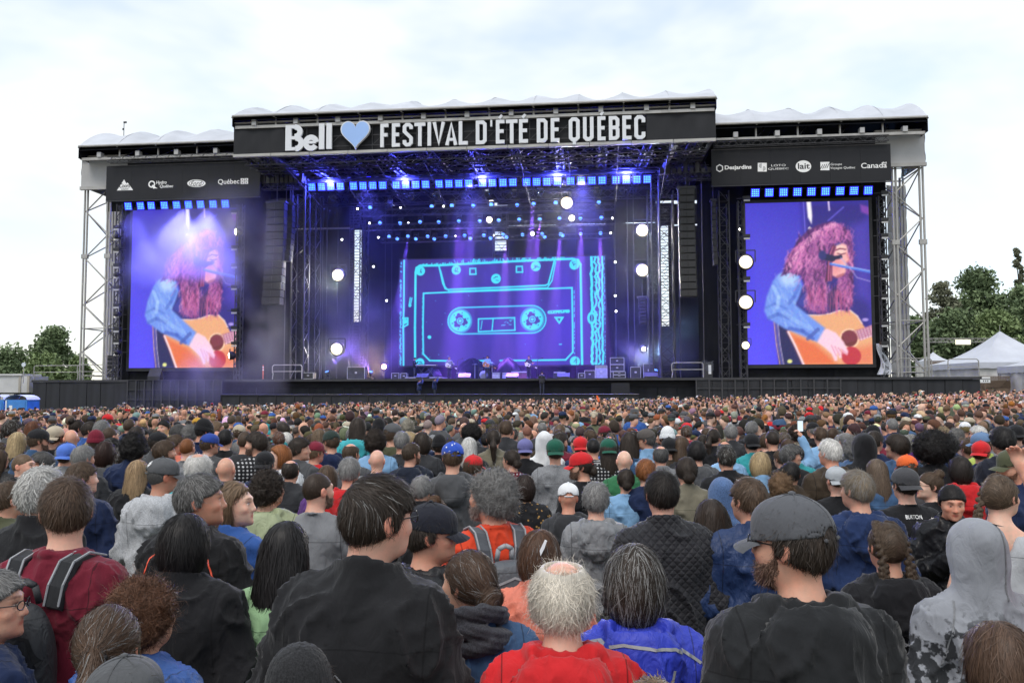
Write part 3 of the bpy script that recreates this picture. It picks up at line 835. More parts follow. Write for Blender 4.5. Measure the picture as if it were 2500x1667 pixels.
  c.line(P((x0, y0), (mx + 8, y0 * .7 + y1 * .3), (mx - 8, y0 * .3 + y1 * .7), (x1, y1)), r.uniform(.003, .006), cl, .6)
 for i in range(150):     # shadowed and lit clumps
  x0 = r.uniform(560, 1050); y0 = r.uniform(110, 700)
  if (x0 < 690 and y0 > 400) or (860 < x0 < 1020 and 210 < y0 < 500) or (x0 < 640 and y0 < 260): continue
  w_ = r.uniform(12, 26); ph = r.uniform(0, 6)
  pts = [(x0 + w_ * .5 * math.sin(ph + k * 1.5) - (k * 5 if x0 < 700 else 0), y0 + k * 16) for k in range(6)]
  if pts[-1][1] > 765: continue
  dk = r.uniform() < .5
  c.line(P(*pts), r.uniform(.008, .018), (48, 16, 70) if dk else (246, 150, 205), .40 if dk else .30)
 for i in range(120):     # rim of back light
  t = r.uniform(); x0 = 545 + 400 * t; y0 = 410 - 335 * math.sin(t * 1.5) + r.normal(0, 12)
  c.line(P((x0, y0), (x0 + r.normal(0, 14), y0 + r.uniform(5, 40))), .004, (255, 172, 216), .7)
 c.poly(P((860, 620), (930, 560), (925, 735), (870, 765)), (30, 22, 80), .02)
 for i in range(60): x0 = r.uniform(700, 1040); c.line(P((x0, r.uniform(540, 620)), (x0 + r.normal(0, 14), r.uniform(690, 790))), .004, (214, 96, 150), .6)
 c.poly(P((890, 300), (925, 262), (985, 238), (1018, 252), (1022, 300), (1034, 350), (1038, 372), (1016, 384), (1012, 402), (1018, 420), (1004, 432), (1006, 452), (985, 482), (940, 500), (900, 480), (876, 440), (870, 370)), (248, 172, 172), .014)
 c.ell(*q(965, 285), .05, .03, (255, 214, 206), .9, .8); c.ell(*q(930, 400), .04, .05, (232, 128, 140), .9, .6)
 c.line(P((945, 312), (972, 322), (1004, 314)), .008, (96, 30, 60)); c.line(P((930, 290), (965, 276), (1008, 284)), .010, (120, 44, 70))
 c.line(P((1012, 310), (1034, 366), (1014, 380)), .006, (214, 110, 120)); c.line(P((985, 418), (1012, 416)), .012, (170, 40, 62)); c.line(P((940, 490), (985, 474)), .02, (150, 60, 80), .6)
 for i in range(26): x0 = r.uniform(872, 905); c.line(P((x0 + 30, 262 + r.normal(0, 8)), (x0, 340), (x0 - 14 + r.normal(0, 8), 520)), .006, [(120, 46, 90), (70, 22, 60), (220, 110, 160)][i % 3], .8)
 c.line(P((835, 335), (905, 350)), .052, (24, 24, 70)); c.ell(*q(828, 325), .032, .028, (40, 40, 110), .3); c.line(P((905, 350), (968, 340)), .03, (22, 20, 60))
 c.line(P((890, 392), (960, 408), (1190, 458)), .020, (70, 110, 226)); c.line(P((900, 388), (1190, 450)), .006, (170, 200, 255))
 c.line(P((968, 345), (1040, 430), (1090, 500), (1190, 530)), .006, (170, 160, 230))
 c.ell(*q(556, 1130), .02, .012, (236, 240, 140), .4)
 for pts, w_, cl, al in [([(400, 800), (470, 770), (560, 800)], .03, (60, 92, 190), .5), ([(380, 720), (450, 690), (540, 730)], .02, (70, 104, 205), .5), ([(640, 560), (600, 640), (560, 690)], .03, (66, 96, 196), .5), ([(560, 880), (660, 900), (740, 960)], .03, (54, 80, 180), .6),
       ([(440, 560), (480, 640), (470, 720)], .03, (176, 214, 255), .5), ([(520, 760), (620, 830), (720, 880)], .035, (150, 190, 250), .5), ([(700, 960), (780, 890)], .03, (60, 80, 170), .7)]:
  c.line(P(*pts), w_, cl, al)
 p_ = np.pad(c.a, ((1, 1), (1, 1), (0, 0)), mode='edge')
 c.a = .5 * c.a + .125 * (p_[:-2, 1:-1] + p_[2:, 1:-1] + p_[1:-1, :-2] + p_[1:-1, 2:])
 c.a = 255 * (np.clip(c.a, 0, 255) / 255) ** .92
 c.a += np.random.default_rng(5).normal(0, 4, c.a.shape)
 return c
def paint_cassette(w=380, h=198):
 X0, X1, Y0, Y1 = 976.0, 1479.0, 632.0, 893.0
 c = Canvas(w, h, (52, 42, 112))
 n = np.zeros((h, w), np.float32); r = np.random.default_rng(9)
 for (cx, cy, rx, ry, s) in [(.25, .2, .1, .5, .7), (.45, .3, .08, .6, .8), (.62, .35, .07, .7, 1), (.8, .3, .06, .6, .9), (.75, .8, .2, .3, .7), (.35, .75, .16, .3, .5), (.9, .5, .1, .6, .6), (.1, .5, .08, .4, .4)]:
  n += s * np.exp(-(((c.X - cx) / rx) ** 2 + ((c.Y - cy) / ry) ** 2))
 c.a += n[..., None] * np.array([16, 8, 62], np.float32)  # violet light beams painted into the screen ground as soft patches
 CY = (72, 232, 255); W1 = 1.0 / (X1 - X0)
 q = lambda x, y: ((x - X0) / (X1 - X0), (y - Y0) / (Y1 - Y0))
 P = lambda *a: [q(*p) for p in a]
 def L(w_, *pts): c.line(P(*pts), w_ * W1, CY)
 def disc(x, y, rr, col=CY, rr2=None): c.ell(*q(x, y), rr * W1, rr / (Y1 - Y0), col, .12)
 L(4.2, (987, 634), (987, 720), (986, 800), (987, 893))
 for y in np.arange(636, 893, 3.1):
  if r.uniform() < .7: L(r.uniform(1.5, 3), (979 + r.normal(0, 1), y), (979 + r.normal(0, 1.2), y + r.uniform(1, 4)))
 L(5.5, (1016, 888), (1015, 800), (1016, 664), (1018, 653), (1026, 648), (1070, 648), (1200, 643.5), (1300, 640), (1400, 638), (1414, 641), (1420, 652), (1421, 760), (1422, 893))
 L(4, (1074, 648), (1084, 692), (1090, 705), (1096, 707.5), (1200, 705), (1335, 701), (1342, 698), (1347, 680), (1357, 642))
 L(3, (1078, 660), (1089, 700), (1100, 712), (1340, 707), (1351, 690), (1360, 645))
 L(4, (1036, 716), (1100, 714), (1250, 711), (1399, 708), (1400, 800), (1400, 862), (1383, 880), (1300, 881))
 L(4, (1036, 716), (1035, 800), (1036, 864), (1052, 880), (1100, 881)); L(4, (1140, 881.5), (1190, 881)); L(4, (1225, 881), (1300, 881))
 for y in np.arange(715, 865, 4):
  if r.uniform() < .6: L(1.6, (1404, y), (1404, y + 2.5));
  if r.uniform() < .4: L(1.3, (1033, y), (1033, y + 2.5))
 for (x, y, rr) in [(1028, 661, 11.5), (1117, 660, 11.5), (1312, 654.5, 12), (1215, 683, 12), (1405, 652.5, 12), (1028, 885, 11), (1405, 884, 12)]:
  disc(x, y, rr)
  for k in range(4): c.line(P((x + r.normal(0, 3), y + r.normal(0, 3)), (x + r.normal(0, 4), y + r.normal(0, 4))), 1.3 * W1, (40, 60, 140))
 for (x, y) in [(1158, 664), (1272, 661)]: L(3.6, (x - 7, y - 7), (x + 7, y - 7), (x + 8, y + 7), (x - 7, y + 7), (x - 7, y - 7))
 pill = [(1130 + 33 * math.cos(R(a)), 784 + 32 * math.sin(R(a))) for a in range(90, 271, 12)] + [(1302 + 34 * math.cos(R(a)), 782.5 + 33 * math.sin(R(a))) for a in range(-90, 91, 12)]
 L(3, *pill, pill[0])
 for (x, y) in [(1127, 784.5), (1303, 782.5)]:
  disc(x, y, 29); disc(x, y, 27.2, (52, 46, 120)); disc(x, y, 26.4)
  disc(x, y, 15.5, (56, 46, 140))
  for k in range(6):
   a = R(60 * k + 15)
   disc(x + 15 * math.cos(a), y + 15 * math.sin(a), 4.6, CY if k % 2 else (56, 46, 140))
   disc(x + 20 * math.cos(a + .5), y + 20 * math.sin(a + .5), 1.6, (40, 60, 140))
  disc(x, y, 8); disc(x, y, 5.8, (56, 46, 140)); disc(x, y, 3.6)
 L(3.4, (1172, 780), (1260, 778), (1261, 808), (1172, 811), (1172, 780)); L(3, (1208, 780), (1205, 810))
 for k in range(9): x = r.uniform(1225, 1256); y = r.uniform(782, 800); L(1.5, (x, y), (x + r.normal(0, 3), y + r.normal(0, 2)))
 L(2, (1181, 785), (1178, 805))
 for x in np.arange(1028, 1384, 2.6):
  yb = 648 - (x - 1028) * .021
  if r.uniform() < .75: L(r.uniform(1.2, 2.8), (x, yb), (x + r.normal(0, 4), yb - r.uniform(2, 13) * (1 if x > 1110 else .4)))
 for k, x in enumerate((1446.5, 1456, 1463.5, 1471.5)):
  pts = [(x + r.normal(0, .9 + .8 * (k in (1, 2))), y) for y in np.arange(633, 894, 7)]
  L([6, 4.4, 4, 4.6][k], *pts)
 for y in np.arange(634, 893, 3.2):
  if r.uniform() < .6: L(1.4, (1477.5, y), (1477.5 + r.normal(0, .7), y + 2))
  if r.uniform() < .25: L(2.2, (1452 + r.normal(0, 2), y), (1460 + r.normal(0, 2), y + 2))
 c.ell(*q(1446, 781), 11 * W1, 15 / 261, CY, .15); c.ell(*q(1446, 781), 5 * W1, 9 / 261, (56, 46, 140), .2); L(2, (1446, 771), (1446, 790))
 L(4, (984, 776), (997, 776), (997, 792), (984, 799)); disc(990, 784, 6)
 L(8, (1344, 766), (1390, 764));
 for k in range(7): disc(1346 + 6 * k, 766 + r.normal(0, 1), 1.4, (40, 60, 150))
 c.poly(P((1355, 777), (1380, 777), (1368, 795)), CY); c.poly(P((1363, 781), (1372, 781), (1368, 789)), (56, 46, 140))
 L(3, (1003, 726), (1000, 745)); L(3, (1007, 727), (1003, 746)); disc(1002, 745, 4); disc(1051, 823, 4.5); L(2.5, (1368, 843), (1373, 843))
 for k in range(25): x, y = r.uniform(1040, 1395), r.uniform(720, 875); L(1.0, (x, y), (x + 1, y + 1)) if not (1090 < x < 1340 and 745 < y < 822) else None
 return c
cvs = paint_singer()
VW = 1.4
scr_l, sl0, sl1, slb, slt = led_screen('tall video screen veiled by stage smoke, near the trailer, showing a long-haired guitarist', (323, 514), (577, 508), (317, 897.5), (581, 897.5), VW, cvs)
scr_r, sr0, sr1, srb, srt = led_screen('tall clear video screen near the tents showing a long-haired guitarist singing', (1820.5, 496), (2119, 491), (1825, 889.5), (2131, 889), VW, cvs)
VC = 14.0
scr_c, sc0, sc1, scb, sct = led_screen('wide video screen at the back of the stage showing a glowing cyan cassette drawing', (976, 632), (1477, 628), (976, 894), (1479, 889), VC, paint_cassette(), frame=.12)
def mask(label, px0, px1, py0, py1, v, name='black_drape', m=None):
 (u0, z1), (u1, _) = uz(px0, py0, v), uz(px1, py0, v)
 _, zb = uz((px0 + px1) / 2, py1, v)
 zb = zb if zb > DECK + .4 else DECK + .004
 t = thing(name, label, 'drape', ((u0 + u1) / 2, v, zb))
 n = max(1, int(abs(u1 - u0) / 2.4))
 for i in range(n):
  cloth_panel(u0 + (u1 - u0) * i / n - .05, u0 + (u1 - u0) * (i + 1) / n + .05, zb, z1, v + .12 * (i % 2), .04, m or M['black_cloth'], 'drape_panel', t, i + px0)
 return t
mask('narrow black masking beside the smoky video screen, on the tower side', 298, 323, 505, 925, VW + .3)
mask('black masking between the smoky video screen and the hanging speakers', 583, 655, 478, 925, VW + 1.6)
mask('narrow black masking beside the clear video screen, on the tower side', 2121, 2152, 470, 918, VW + .3)
mask('black masking between the hanging speakers and the clear video screen', 1702, 1818, 452, 918, VW + 1.6)
mask('black drape below the smoky video screen', 290, 600, 898, 940, VW + .35)
mask('black drape below the clear video screen', 1818, 2150, 892, 918, VW + .35)
mask('black drape filling the top of the wing above the smoky screen', 262, 640, 470, 512, VW + .6)
mask('black drape filling the top of the wing above the clear screen', 1730, 2160, 440, 494, VW + .6)
VR = 18.5
rear = [(620, 1215, 395, 500), (1215, 1780, 395, 494), (620, 864, 504, 559), (884, 1206, 503, 560), (1240, 1600, 498, 547), (1640, 1780, 498, 547), (620, 864, 563, 925),
  (884, 1206, 564, 930), (1238, 1606, 552, 930), (1632, 1780, 552, 930), (860, 886, 786, 925), (1206, 1240, 612, 930), (1600, 1640, 796, 930), (1206, 1240, 503, 566), (862, 884, 503, 562), (1600, 1640, 497, 552)]
for i, (a, b, c, d) in enumerate(rear):
 mask('black rear drape, %s of the patchwork behind the lights' % ORD[i], a, b, c, d, VR)
mask('black side drape in the wing behind the hanging speakers by the smoky screen', 560, 660, 470, 925, 9.0)
mask('black side drape in the wing behind the hanging speakers by the clear screen', 1740, 1850, 460, 925, 9.0)
def line_array(label, px0, px1, py0, py1, v, n, cat='speaker'):
 (u0, z1), (u1, z0) = uz(px0, py0, v), uz(px1, py1, v)
 t = thing('line_array', label, cat, ((u0 + u1) / 2, v, z0))
 w = u1 - u0; hgt = (z1 - z0) / n
 for i in range(n):
  zt = z1 - hgt * i; dv = -0.5 * (i / n) ** 2.2 * 1.4
  y0 = v + dv
  c = box_part('speaker_box', u0, u1, y0, y0 + .75, zt - hgt + .035, zt - .02, M['speaker_black'], t)
  g = MB().box(u0 + .05, (u0 + u1) / 2 - .03, y0 - .035, y0 - .004, zt - hgt + .08, zt - .06).box((u0 + u1) / 2 + .03, u1 - .05, y0 - .035, y0 - .004, zt - hgt + .08, zt - .06)
  part('grille', g, M['grille_black'], t)
 part('flying_frame', MB().box(u0 - .08, u1 + .08, v + .05, v + .7, z1 + .02, z1 + .16), M['dark_steel'], t)
 bar_part('chain', ((u0 + u1) / 2, v + .35, z1 + .15), ((u0 + u1) / 2, v + .35, z1 + 2.8), .03, M['dark_steel'], t)
 return t
line_array('tall hanging black speaker column near the smoky screen', 650, 690, 496, 745, -.6, 14)
line_array('slim hanging black speaker column just right of the wide one', 694, 712, 500, 640, .2, 10)
line_array('tall hanging black speaker column near the clear screen', 1656, 1700, 460, 727, -.6, 15)
line_array('slim hanging black speaker column behind the clear-screen speakers', 1738, 1750, 490, 650, .8, 10)
line_array('short curved speaker column hung inside the stage wing', 1560, 1578, 727, 792, 4.0, 8)
o = line_array('stack of black speakers on the deck at the tower foot by the trailer', 258, 288, 872, 921, 3.0, 5)
def lattice_tower(label, px, w, v, py0, n=16, m=None, depth=1.2):
 u, z1 = uz(px, py0, v)
 t = thing('lattice_tower', label, 'tower', (u, v, DECK))
 mb = MB(); lattice(mb, (u, v, DECK), (u, v, z1), (0, 1, 0), w, depth, n, .05, .026)
 part('lattice', mb, m or M['dark_steel'], t)
 rl = MB()
 stp = .28 if v > 15 else .45
 for i in range(int((z1 - DECK) / stp)):
  z = DECK + .3 + stp * i
  rl.bar((u - w / 2, v - depth / 2, z), (u + w / 2, v - depth / 2, z), .018 if v < 15 else .035, 4)
 part('rungs', rl, m or M['dark_steel'], t)
 return t
lattice_tower('lattice tower by the hanging speakers near the smoky screen', 735, 1.0, 1.6, 470)
lattice_tower('lattice tower just inside the proscenium on the smoky side', 765, .9, 4.5, 470)
lattice_tower('lattice tower against the bright slot on the smoky side', 872, 1.0, 16.5, 500, 14)
lattice_tower('lattice tower standing inside the bright slot by the cassette screen', 890, .5, 15.6, 540, 18)
lattice_tower('lattice tower in the bright slot by the clear screen', 1622, 1.3, 16.5, 500, 14)
lattice_tower('lattice tower just inside the proscenium on the clear side', 1592, .8, 4.5, 470)
lattice_tower('lattice tower by the hanging speakers near the clear screen', 1625, 1.0, 1.6, 470)
lattice_tower('narrow lattice tower between speakers and the clear screen', 1764, .7, 1.5, 470)
lattice_tower('lattice mast behind the cassette screen at the middle', 1222, 1.3, 16.0, 520, 12)
lattice_tower('ladder mast at the edge of the smoky video screen', 588, .45, 1.2, 500, 26, M['truss_alu'], .45)
lattice_tower('ladder mast along the outer edge of the smoky video screen', 296, .45, 1.2, 500, 26, M['truss_alu'], .45)
lattice_tower('ladder mast along the inner edge of the clear video screen', 1808, .45, 1.2, 492, 26, M['truss_alu'], .45)
lattice_tower('ladder mast along the outer edge of the clear video screen', 2150, .45, 1.2, 480, 26, M['truss_alu'], .45)
for i, (px, v, r_) in enumerate([(700, 3.0, .04), (716, 2.2, .06), (790, 6, .03), (800, 6, .03), (827, 8, .03), (1530, 6, .03), (1545, 6, .03), (1590, 1.2, .06), (1608, 2.0, .08), (1655, 3, .05), (1712, .5, .03), (942, 10, .02), (958, 10, .02), (1500, 9, .025), (1405, 9, .015), (745, 1.0, .1), (757, 3.4, .07)]):
 u, zt = uz(px, 430, v)
 t = thing('steel_pipe', 'upright steel pipe in the stage rigging, %s from the smoky side' % ORD[i], 'pipe', (u, v, DECK), 'upright pipes in the rigging')
 bar_part('pipe', (u, v, DECK), (u, v, zt), r_, M['truss_alu'], t)
 box_part('base_plate', u - .12, u + .12, v - .12, v + .12, DECK + .005, DECK + .03, M['dark_steel'], t)
zc = rzr - .4
ceil_ = thing('roof_steelwork', 'dark steel beams and braces under the main roof', 'steelwork', (0, 2, bz))
for i, v in enumerate((-3.4, -1.4, 1.4, 4.0, 8.0, 12.0)):
 mb = MB(); lattice(mb, (bu0 + .5, v, bz - .15 + .12 * i), (bu1 - .5, v, bz - .15 + .12 * i), (0, 0, 1), .9, .9, 30, .055, .035)
 part('cross_truss', mb, M['truss_alu'], ceil_)
for i in range(11):
 u = bu0 + 1.2 + (bu1 - bu0 - 2.4) * i / 10
 mb = MB(); lattice(mb, (u, -3.9, bz - .1), (u * .93, 14, bz + .9), (0, 0, 1), .5, .7, 14, .05, .03)
 part('rafter_truss', mb, M['truss_alu'], ceil_)
for i, (p0, p1, r_) in enumerate([((596, 380), (672, 440), .16), ((660, 377), (742, 437), .24), ((1649, 345), (1622, 410), .22), ((1736, 342), (1704, 400), .16)]):
 u0, z0 = uz(*p0, -4.3); u1, z1 = uz(*p1, 1.0)
 bar_part('knee_brace', (u0, -4.3, z0 - .1), (u1, 1.0, z1), r_, M['truss_alu'], ceil_)
for i in range(9):
 u = bu0 + 3 + (bu1 - bu0 - 6) * i / 8
 bar_part('tie_rod', (u, -4.3, bz - .2), (u * .94 + .4, 2.0, bz - 2.6), .03, M['truss_alu'], ceil_)
(u0, z0), (u1, z1) = uz(742, 440, 1.6), uz(1600, 420, 1.6)
part('lamp_tube', MB().bar((u0, 1.6, (z0 + z1) / 2), (u1, 1.6, (z0 + z1) / 2), .17, 8), M['truss_alu'], ceil_)
for lab, pa, pb in (('tangle of winches and steel above the speakers near the smoky screen', (640, 470), (742, 440)), ('tangle of winches and steel above the speakers near the clear screen', (1608, 440), (1738, 424))):
 (u0, z0), (u1, z1) = uz(*pa, 0.2), uz(*pb, 0.2)
 z = (z0 + z1) / 2
 t = thing('winch_frame', lab, 'steelwork', ((u0 + u1) / 2, .2, z))
 for k in range(3):
  mb = MB(); lattice(mb, (u0, .2 + k * .9, z + .5 * k), (u1, .2 + k * .9, z + .5 * k), (0, 0, 1), .5, .5, 8, .04, .025)
  part('lattice', mb, M['dark_steel'], t)
 r_ = random.Random(int(u0 * 10))
 for k in range(9):
  x = u0 + (u1 - u0) * (k + .5) / 9; h_ = r_.uniform(.3, .9)
  box_part('motor', x - .14, x + .14, -.1, .3, z + .2, z + .2 + h_, M['dark_steel'] if k % 3 else M['truss_alu'], t)
  bar_part('strut', (x, .1, z), (x + r_.uniform(-.6, .6), .3, z + r_.uniform(.8, 2.0)), .035, M['truss_alu'], t)
for i, (pa, pb, v) in enumerate([((586, 563), (648, 560), 6.0), ((716, 562), (858, 555), 8.0), ((900, 562), (1205, 556), 14.5), ((1260, 556), (1480, 548), 14.5), ((1705, 541), (1750, 540), 7.0), ((1786, 541), (1806, 540), 7.0)]):
 (u0, z0), (u1, z1) = uz(*pa, v), uz(*pb, v)
 t = thing('pale_tube', 'pale horizontal tube crossing the dark stage back, %s from the smoky side' % ORD[i], 'pipe', ((u0 + u1) / 2, v, z0), 'pale horizontal tubes')
 z = (z0 + z1) / 2
 part('tube', MB().bar((u0, v, z), (u1, v, z), .075, 8), M['steel'], t)
 for x in (u0, u1): box_part('clamp', x - .08, x + .08, v - .1, v + .1, z - .11, z + .11, M['dark_steel'], t)
hang_truss('lighting truss carrying the upper row of blue spotlights', (880, 520), (1500, 506), 5.0, .5, 40, 'lighting_truss', M['truss_alu'])
hang_truss('lighting truss carrying the middle row of blue spotlights', (900, 556), (1500, 542), 9.0, .5, 44, 'lighting_truss', M['truss_alu'])
hang_truss('lighting truss carrying the lowest row of blue spotlights', (930, 588), (1490, 575), 12.0, .4, 44, 'lighting_truss', M['dark_steel'])
hang_truss('lighting truss behind the long row of blue panel lamps', (748, 456), (1592, 436), 2.4, .6, 50, 'lighting_truss', M['truss_alu'])
# ================================================================== lamps
emis('led_cyan', (0.08, 0.48, 1.0), 2.0)
emis('led_blue', (0.025, 0.02, 1.0), 2.4)
emis('spot_blue', (0.08, 0.22, 1.0), 3.0)
emis('lamp_small', (1.0, 0.95, 0.82), 12.0)
def soft_lamp(name, col, edge, s):
 m, n, l, b = new_mat(name)
 tc = n.new('ShaderNodeTexCoord'); sp = n.new('ShaderNodeSeparateXYZ'); l.new(tc.outputs['Object'], sp.inputs[0])
 cx = n.new('ShaderNodeCombineXYZ'); l.new(sp.outputs[0], cx.inputs[0]); l.new(sp.outputs[2], cx.inputs[2])
 ln = n.new('ShaderNodeVectorMath'); ln.operation = 'LENGTH'; l.new(cx.outputs[0], ln.inputs[0])
 mr = n.new('ShaderNodeMapRange'); mr.inputs[1].default_value = .27; mr.inputs[2].default_value = .05; mr.inputs[3].default_value = 0; mr.inputs[4].default_value = 1
 l.new(ln.outputs[1], mr.inputs[0])
 pw = n.new('ShaderNodeMath'); pw.operation = 'POWER'; pw.inputs[1].default_value = 2.6; l.new(mr.outputs[0], pw.inputs[0])
 st = n.new('ShaderNodeMapRange'); st.inputs[3].default_value = .12; st.inputs[4].default_value = s; l.new(pw.outputs[0], st.inputs[0])
 mx = n.new('ShaderNodeMix'); mx.data_type = 'RGBA'; l.new(mr.outputs[0], mx.inputs[0]); mx.inputs[6].default_value = (*edge, 1); mx.inputs[7].default_value = (*col, 1)
 l.new(mx.outputs[2], b.inputs['Emission Color']); l.new(st.outputs[0], b.inputs['Emission Strength']); b.inputs['Base Color'].default_value = (.3, .3, .3, 1)
soft_lamp('lamp_white', (1, .97, .88), (1, .78, .42), 50); soft_lamp('lamp_warm', (1, .8, .45), (1, .42, .12), 30)
def lamp_light(name, kind, loc, energy, col, parent, size=.3, spot=None, aim=None, blend=.4):
 d = bpy.data.lights.new(name, kind)
 d.energy = energy; d.color = col
 if kind in ('POINT', 'SPOT'): d.shadow_soft_size = size
 if kind == 'SPOT': d.spot_size = R(spot); d.spot_blend = blend
 o = bpy.data.objects.new(name, d); COL.objects.link(o)
 o.parent = parent
 b = Vector(BASE[parent.name]); o.location = Vector(loc) - b
 if aim is not None:
  o.rotation_euler = (Vector(aim) - Vector(loc)).to_track_quat('-Z', 'Y').to_euler()
 return o
_s = .30
_pan_body = MB().box(-_s, _s, 0, .28, -_s, _s).mesh('housing', M['led_housing'])
_cells = MB()
for i in range(4):
 for j in range(4):
  x, z = -.195 + .13 * i, -.195 + .13 * j
  _cells.lathe([(.0, -.012), (.041, -.010), (.046, .0)], 8, (x, -.006, z), 'y')
_pan_cells = _cells.mesh('lamp_cells', M['led_cyan'])
_pan_glow = MB().box(-_s * .97, _s * .97, -.004, .0, -_s * .97, _s * .97).mesh('lamp_face', M['led_blue'])
_pan_yoke = MB().bar((-_s - .03, .14, 0), (-_s - .03, .14, .36), .02, 4).bar((_s + .03, .14, 0), (_s + .03, .14, .36), .02, 4).bar((-_s - .03, .14, .36), (_s + .03, .14, .36), .02, 4).mesh('yoke', M['dark_steel'])
def panel_lamp(px, py, v, label, group):
 u, z = uz(px, py, v)
 t = thing('panel_lamp', label, 'stage light', (u, v, z), group)
 for nm, me in (('housing', _pan_body), ('lamp_face', _pan_glow), ('lamp_cells', _pan_cells), ('yoke', _pan_yoke)):
  o = bpy.data.objects.new(nm, me); COL.objects.link(o); o.parent = t
  o.rotation_euler = (R(16), 0, 0)
 return t
MAINL = [761,785,807,831,863,886,910,934,967,990,1015,1039,1072,1096,1120,1144,1178,1202,1228,1252,1285.5,1310,1335,1361,1393,1419,1445,1470,1504,1529,1555,1580]
for i, px in enumerate(MAINL):
 panel_lamp(px, 456.7 - 18.9 * (px - 761) / 819, 1.9, 'square blue panel lamp, %s from the left in the long row under the banner' % ORD[i], 'blue panel lamps in the long row')
LW = [313,343,369,401,431,460,489.5,520,550]
RW = [1844,1878,1913,1947,1981,2015.6,2051,2085,2119.7]
for i, px in enumerate(LW): panel_lamp(px, 503.7 - 5.7 * (px - 313) / 237, .35, 'square blue panel lamp, %s from the tower in the row above the smoky screen' % ORD[i], 'blue panel lamps above the smoky screen')
for i, px in enumerate(RW): panel_lamp(px, 471 - 6 * (px - 1844) / 276, .35, 'square blue panel lamp, %s from the speakers in the row above the clear screen' % ORD[i], 'blue panel lamps above the clear screen')
for lab, pa, pb in (('bar carrying the panel lamps above the smoky screen', (306, 494), (556, 488)), ('bar carrying the panel lamps above the clear screen', (1836, 462), (2126, 455))):
 (u0, z0), (u1, z1) = uz(*pa, .6), uz(*pb, .6)
 t = thing('lamp_bar', lab, 'pipe', ((u0 + u1) / 2, .6, z0))
 part('bar', MB().bar((u0, .6, (z0 + z1) / 2), (u1, .6, (z0 + z1) / 2), .05), M['dark_steel'], t)
 for x in (u0 + .6, (u0 + u1) / 2, u1 - .6): bar_part('hanger', (x, .6, (z0 + z1) / 2), (x, .6, (z0 + z1) / 2 + 1.0), .02, M['dark_steel'], t)
_mh_base = MB().box(-.2, .2, -.16, .16, .28, .48).mesh('base', M['led_housing'])
_mh_fork = MB().box(-.24, -.18, -.07, .07, -.08, .3).box(.18, .24, -.07, .07, -.08, .3).mesh('fork', M['led_housing'])
_mh_head = MB().lathe([(.10, -.26), (.155, -.18), (.17, .1), (.165, .19)], 12, (0, 0, 0), 'y').mesh('barrel', M['led_housing'], True)
_mh_lens = MB().lathe([(.0, .205), (.12, .20), (.155, .19)], 14, (0, 0, 0), 'y').mesh('lens', M['spot_blue'], True)
def moving_head(px, py, v, label, group, tilt=35, lens=None):
 u, z = uz(px, py, v)
 t = thing('moving_head_lamp', label, 'stage light', (u, v, z), group)
 for nm, me in (('base', _mh_base), ('fork', _mh_fork), ('barrel', _mh_head), ('lens', lens or _mh_lens)):
  o = bpy.data.objects.new(nm, me); COL.objects.link(o); o.parent = t
  if nm == 'barrel': o.rotation_euler = (R(tilt), 0, 0); brl = o
  if nm == 'lens': o.parent = brl
 return t
ROWS = [('upper', 5.0, [(905,506),(1055,502),(1104,501),(1156,500),(1200,498),(1263,498),(1303,496),(1357,494),(1462,492)]),
  ('middle', 9.0, [(929,543.6),(978,543),(1026.6,541),(1072,540),(1121,538.5),(1172,537),(1218,536),(1268,535),(1318,533),(1366,532),(1417,531),(1468,530)]),
  ('lowest', 12.0, [(951,577),(971,581),(997,576),(1016,581),(1045,576),(1061,581),(1089,575),(1135,574),(1149,580),(1182,573),(1198,579),(1228.5,571),(1237,578),(1276,571),(1324,570),(1330,576),(1369,570),(1374,574),(1418,569),(1466,568)])]
HEADS = {}
for nm, v, pts in ROWS:
 HEADS[nm] = [moving_head(px, py, v, 'round blue spotlight, %s from the left in the %s spotlight row' % (ORD[i], nm), 'blue spotlights in the %s row' % nm, 20 + (i * 13) % 22) for i, (px, py) in enumerate(pts)]
m_, n_, l_, b_ = new_mat('clear_cover')
b_.inputs['Base Color'].default_value = (.8, .85, 1, 1); b_.inputs['Roughness'].default_value = .12; b_.inputs['Transmission Weight'].default_value = .9; b_.inputs['IOR'].default_value = 1.2; b_.inputs['Alpha'].default_value = .45
_cover = MB().lathe([(.14, .62), (.2, .55), (.26, .25), (.33, -.05), (.31, -.06)], 12).mesh('rain_cover', M['clear_cover'], True)
for i, (px, py) in enumerate([(812,483),(875,482),(952,500),(1004,480),(1067,477),(1130,475),(1188,473),(1256,472),(1321,469),(1457,467),(1520,465)]):
 u, z = uz(px, py, 3.2)
 t = thing('covered_lamp', 'lamp under a clear plastic rain cover, %s from the left below the panel lamps' % ORD[i], 'stage light', (u, 3.2, z), 'lamps in clear rain covers')
 for nm, me in (('base', _mh_base), ('barrel', _mh_head), ('rain_cover', _cover)):
  o = bpy.data.objects.new(nm, me); COL.objects.link(o); o.parent = t
  if nm == 'barrel': o.rotation_euler = (R(60), 0, 0); o.location.z = -.1
_fl_body = MB().lathe([(.16, -.34), (.27, -.2), (.30, .02), (.29, .06)], 14, (0, 0, 0), 'y').mesh('lamp_housing', M['led_housing'], True)
_fl_lens = MB().lathe([(.0, .10), (.16, .09), (.27, .05)], 16, (0, 0, 0), 'y').mesh('lens', M['lamp_white'], True)
_fl_warm = MB().lathe([(.0, .10), (.16, .09), (.22, .05)], 16, (0, 0, 0), 'y').mesh('lens', M['lamp_warm'], True)
_fl_small = MB().lathe([(.0, .10), (.09, .09), (.13, .05)], 14, (0, 0, 0), 'y').mesh('lens', M['lamp_white'], True)
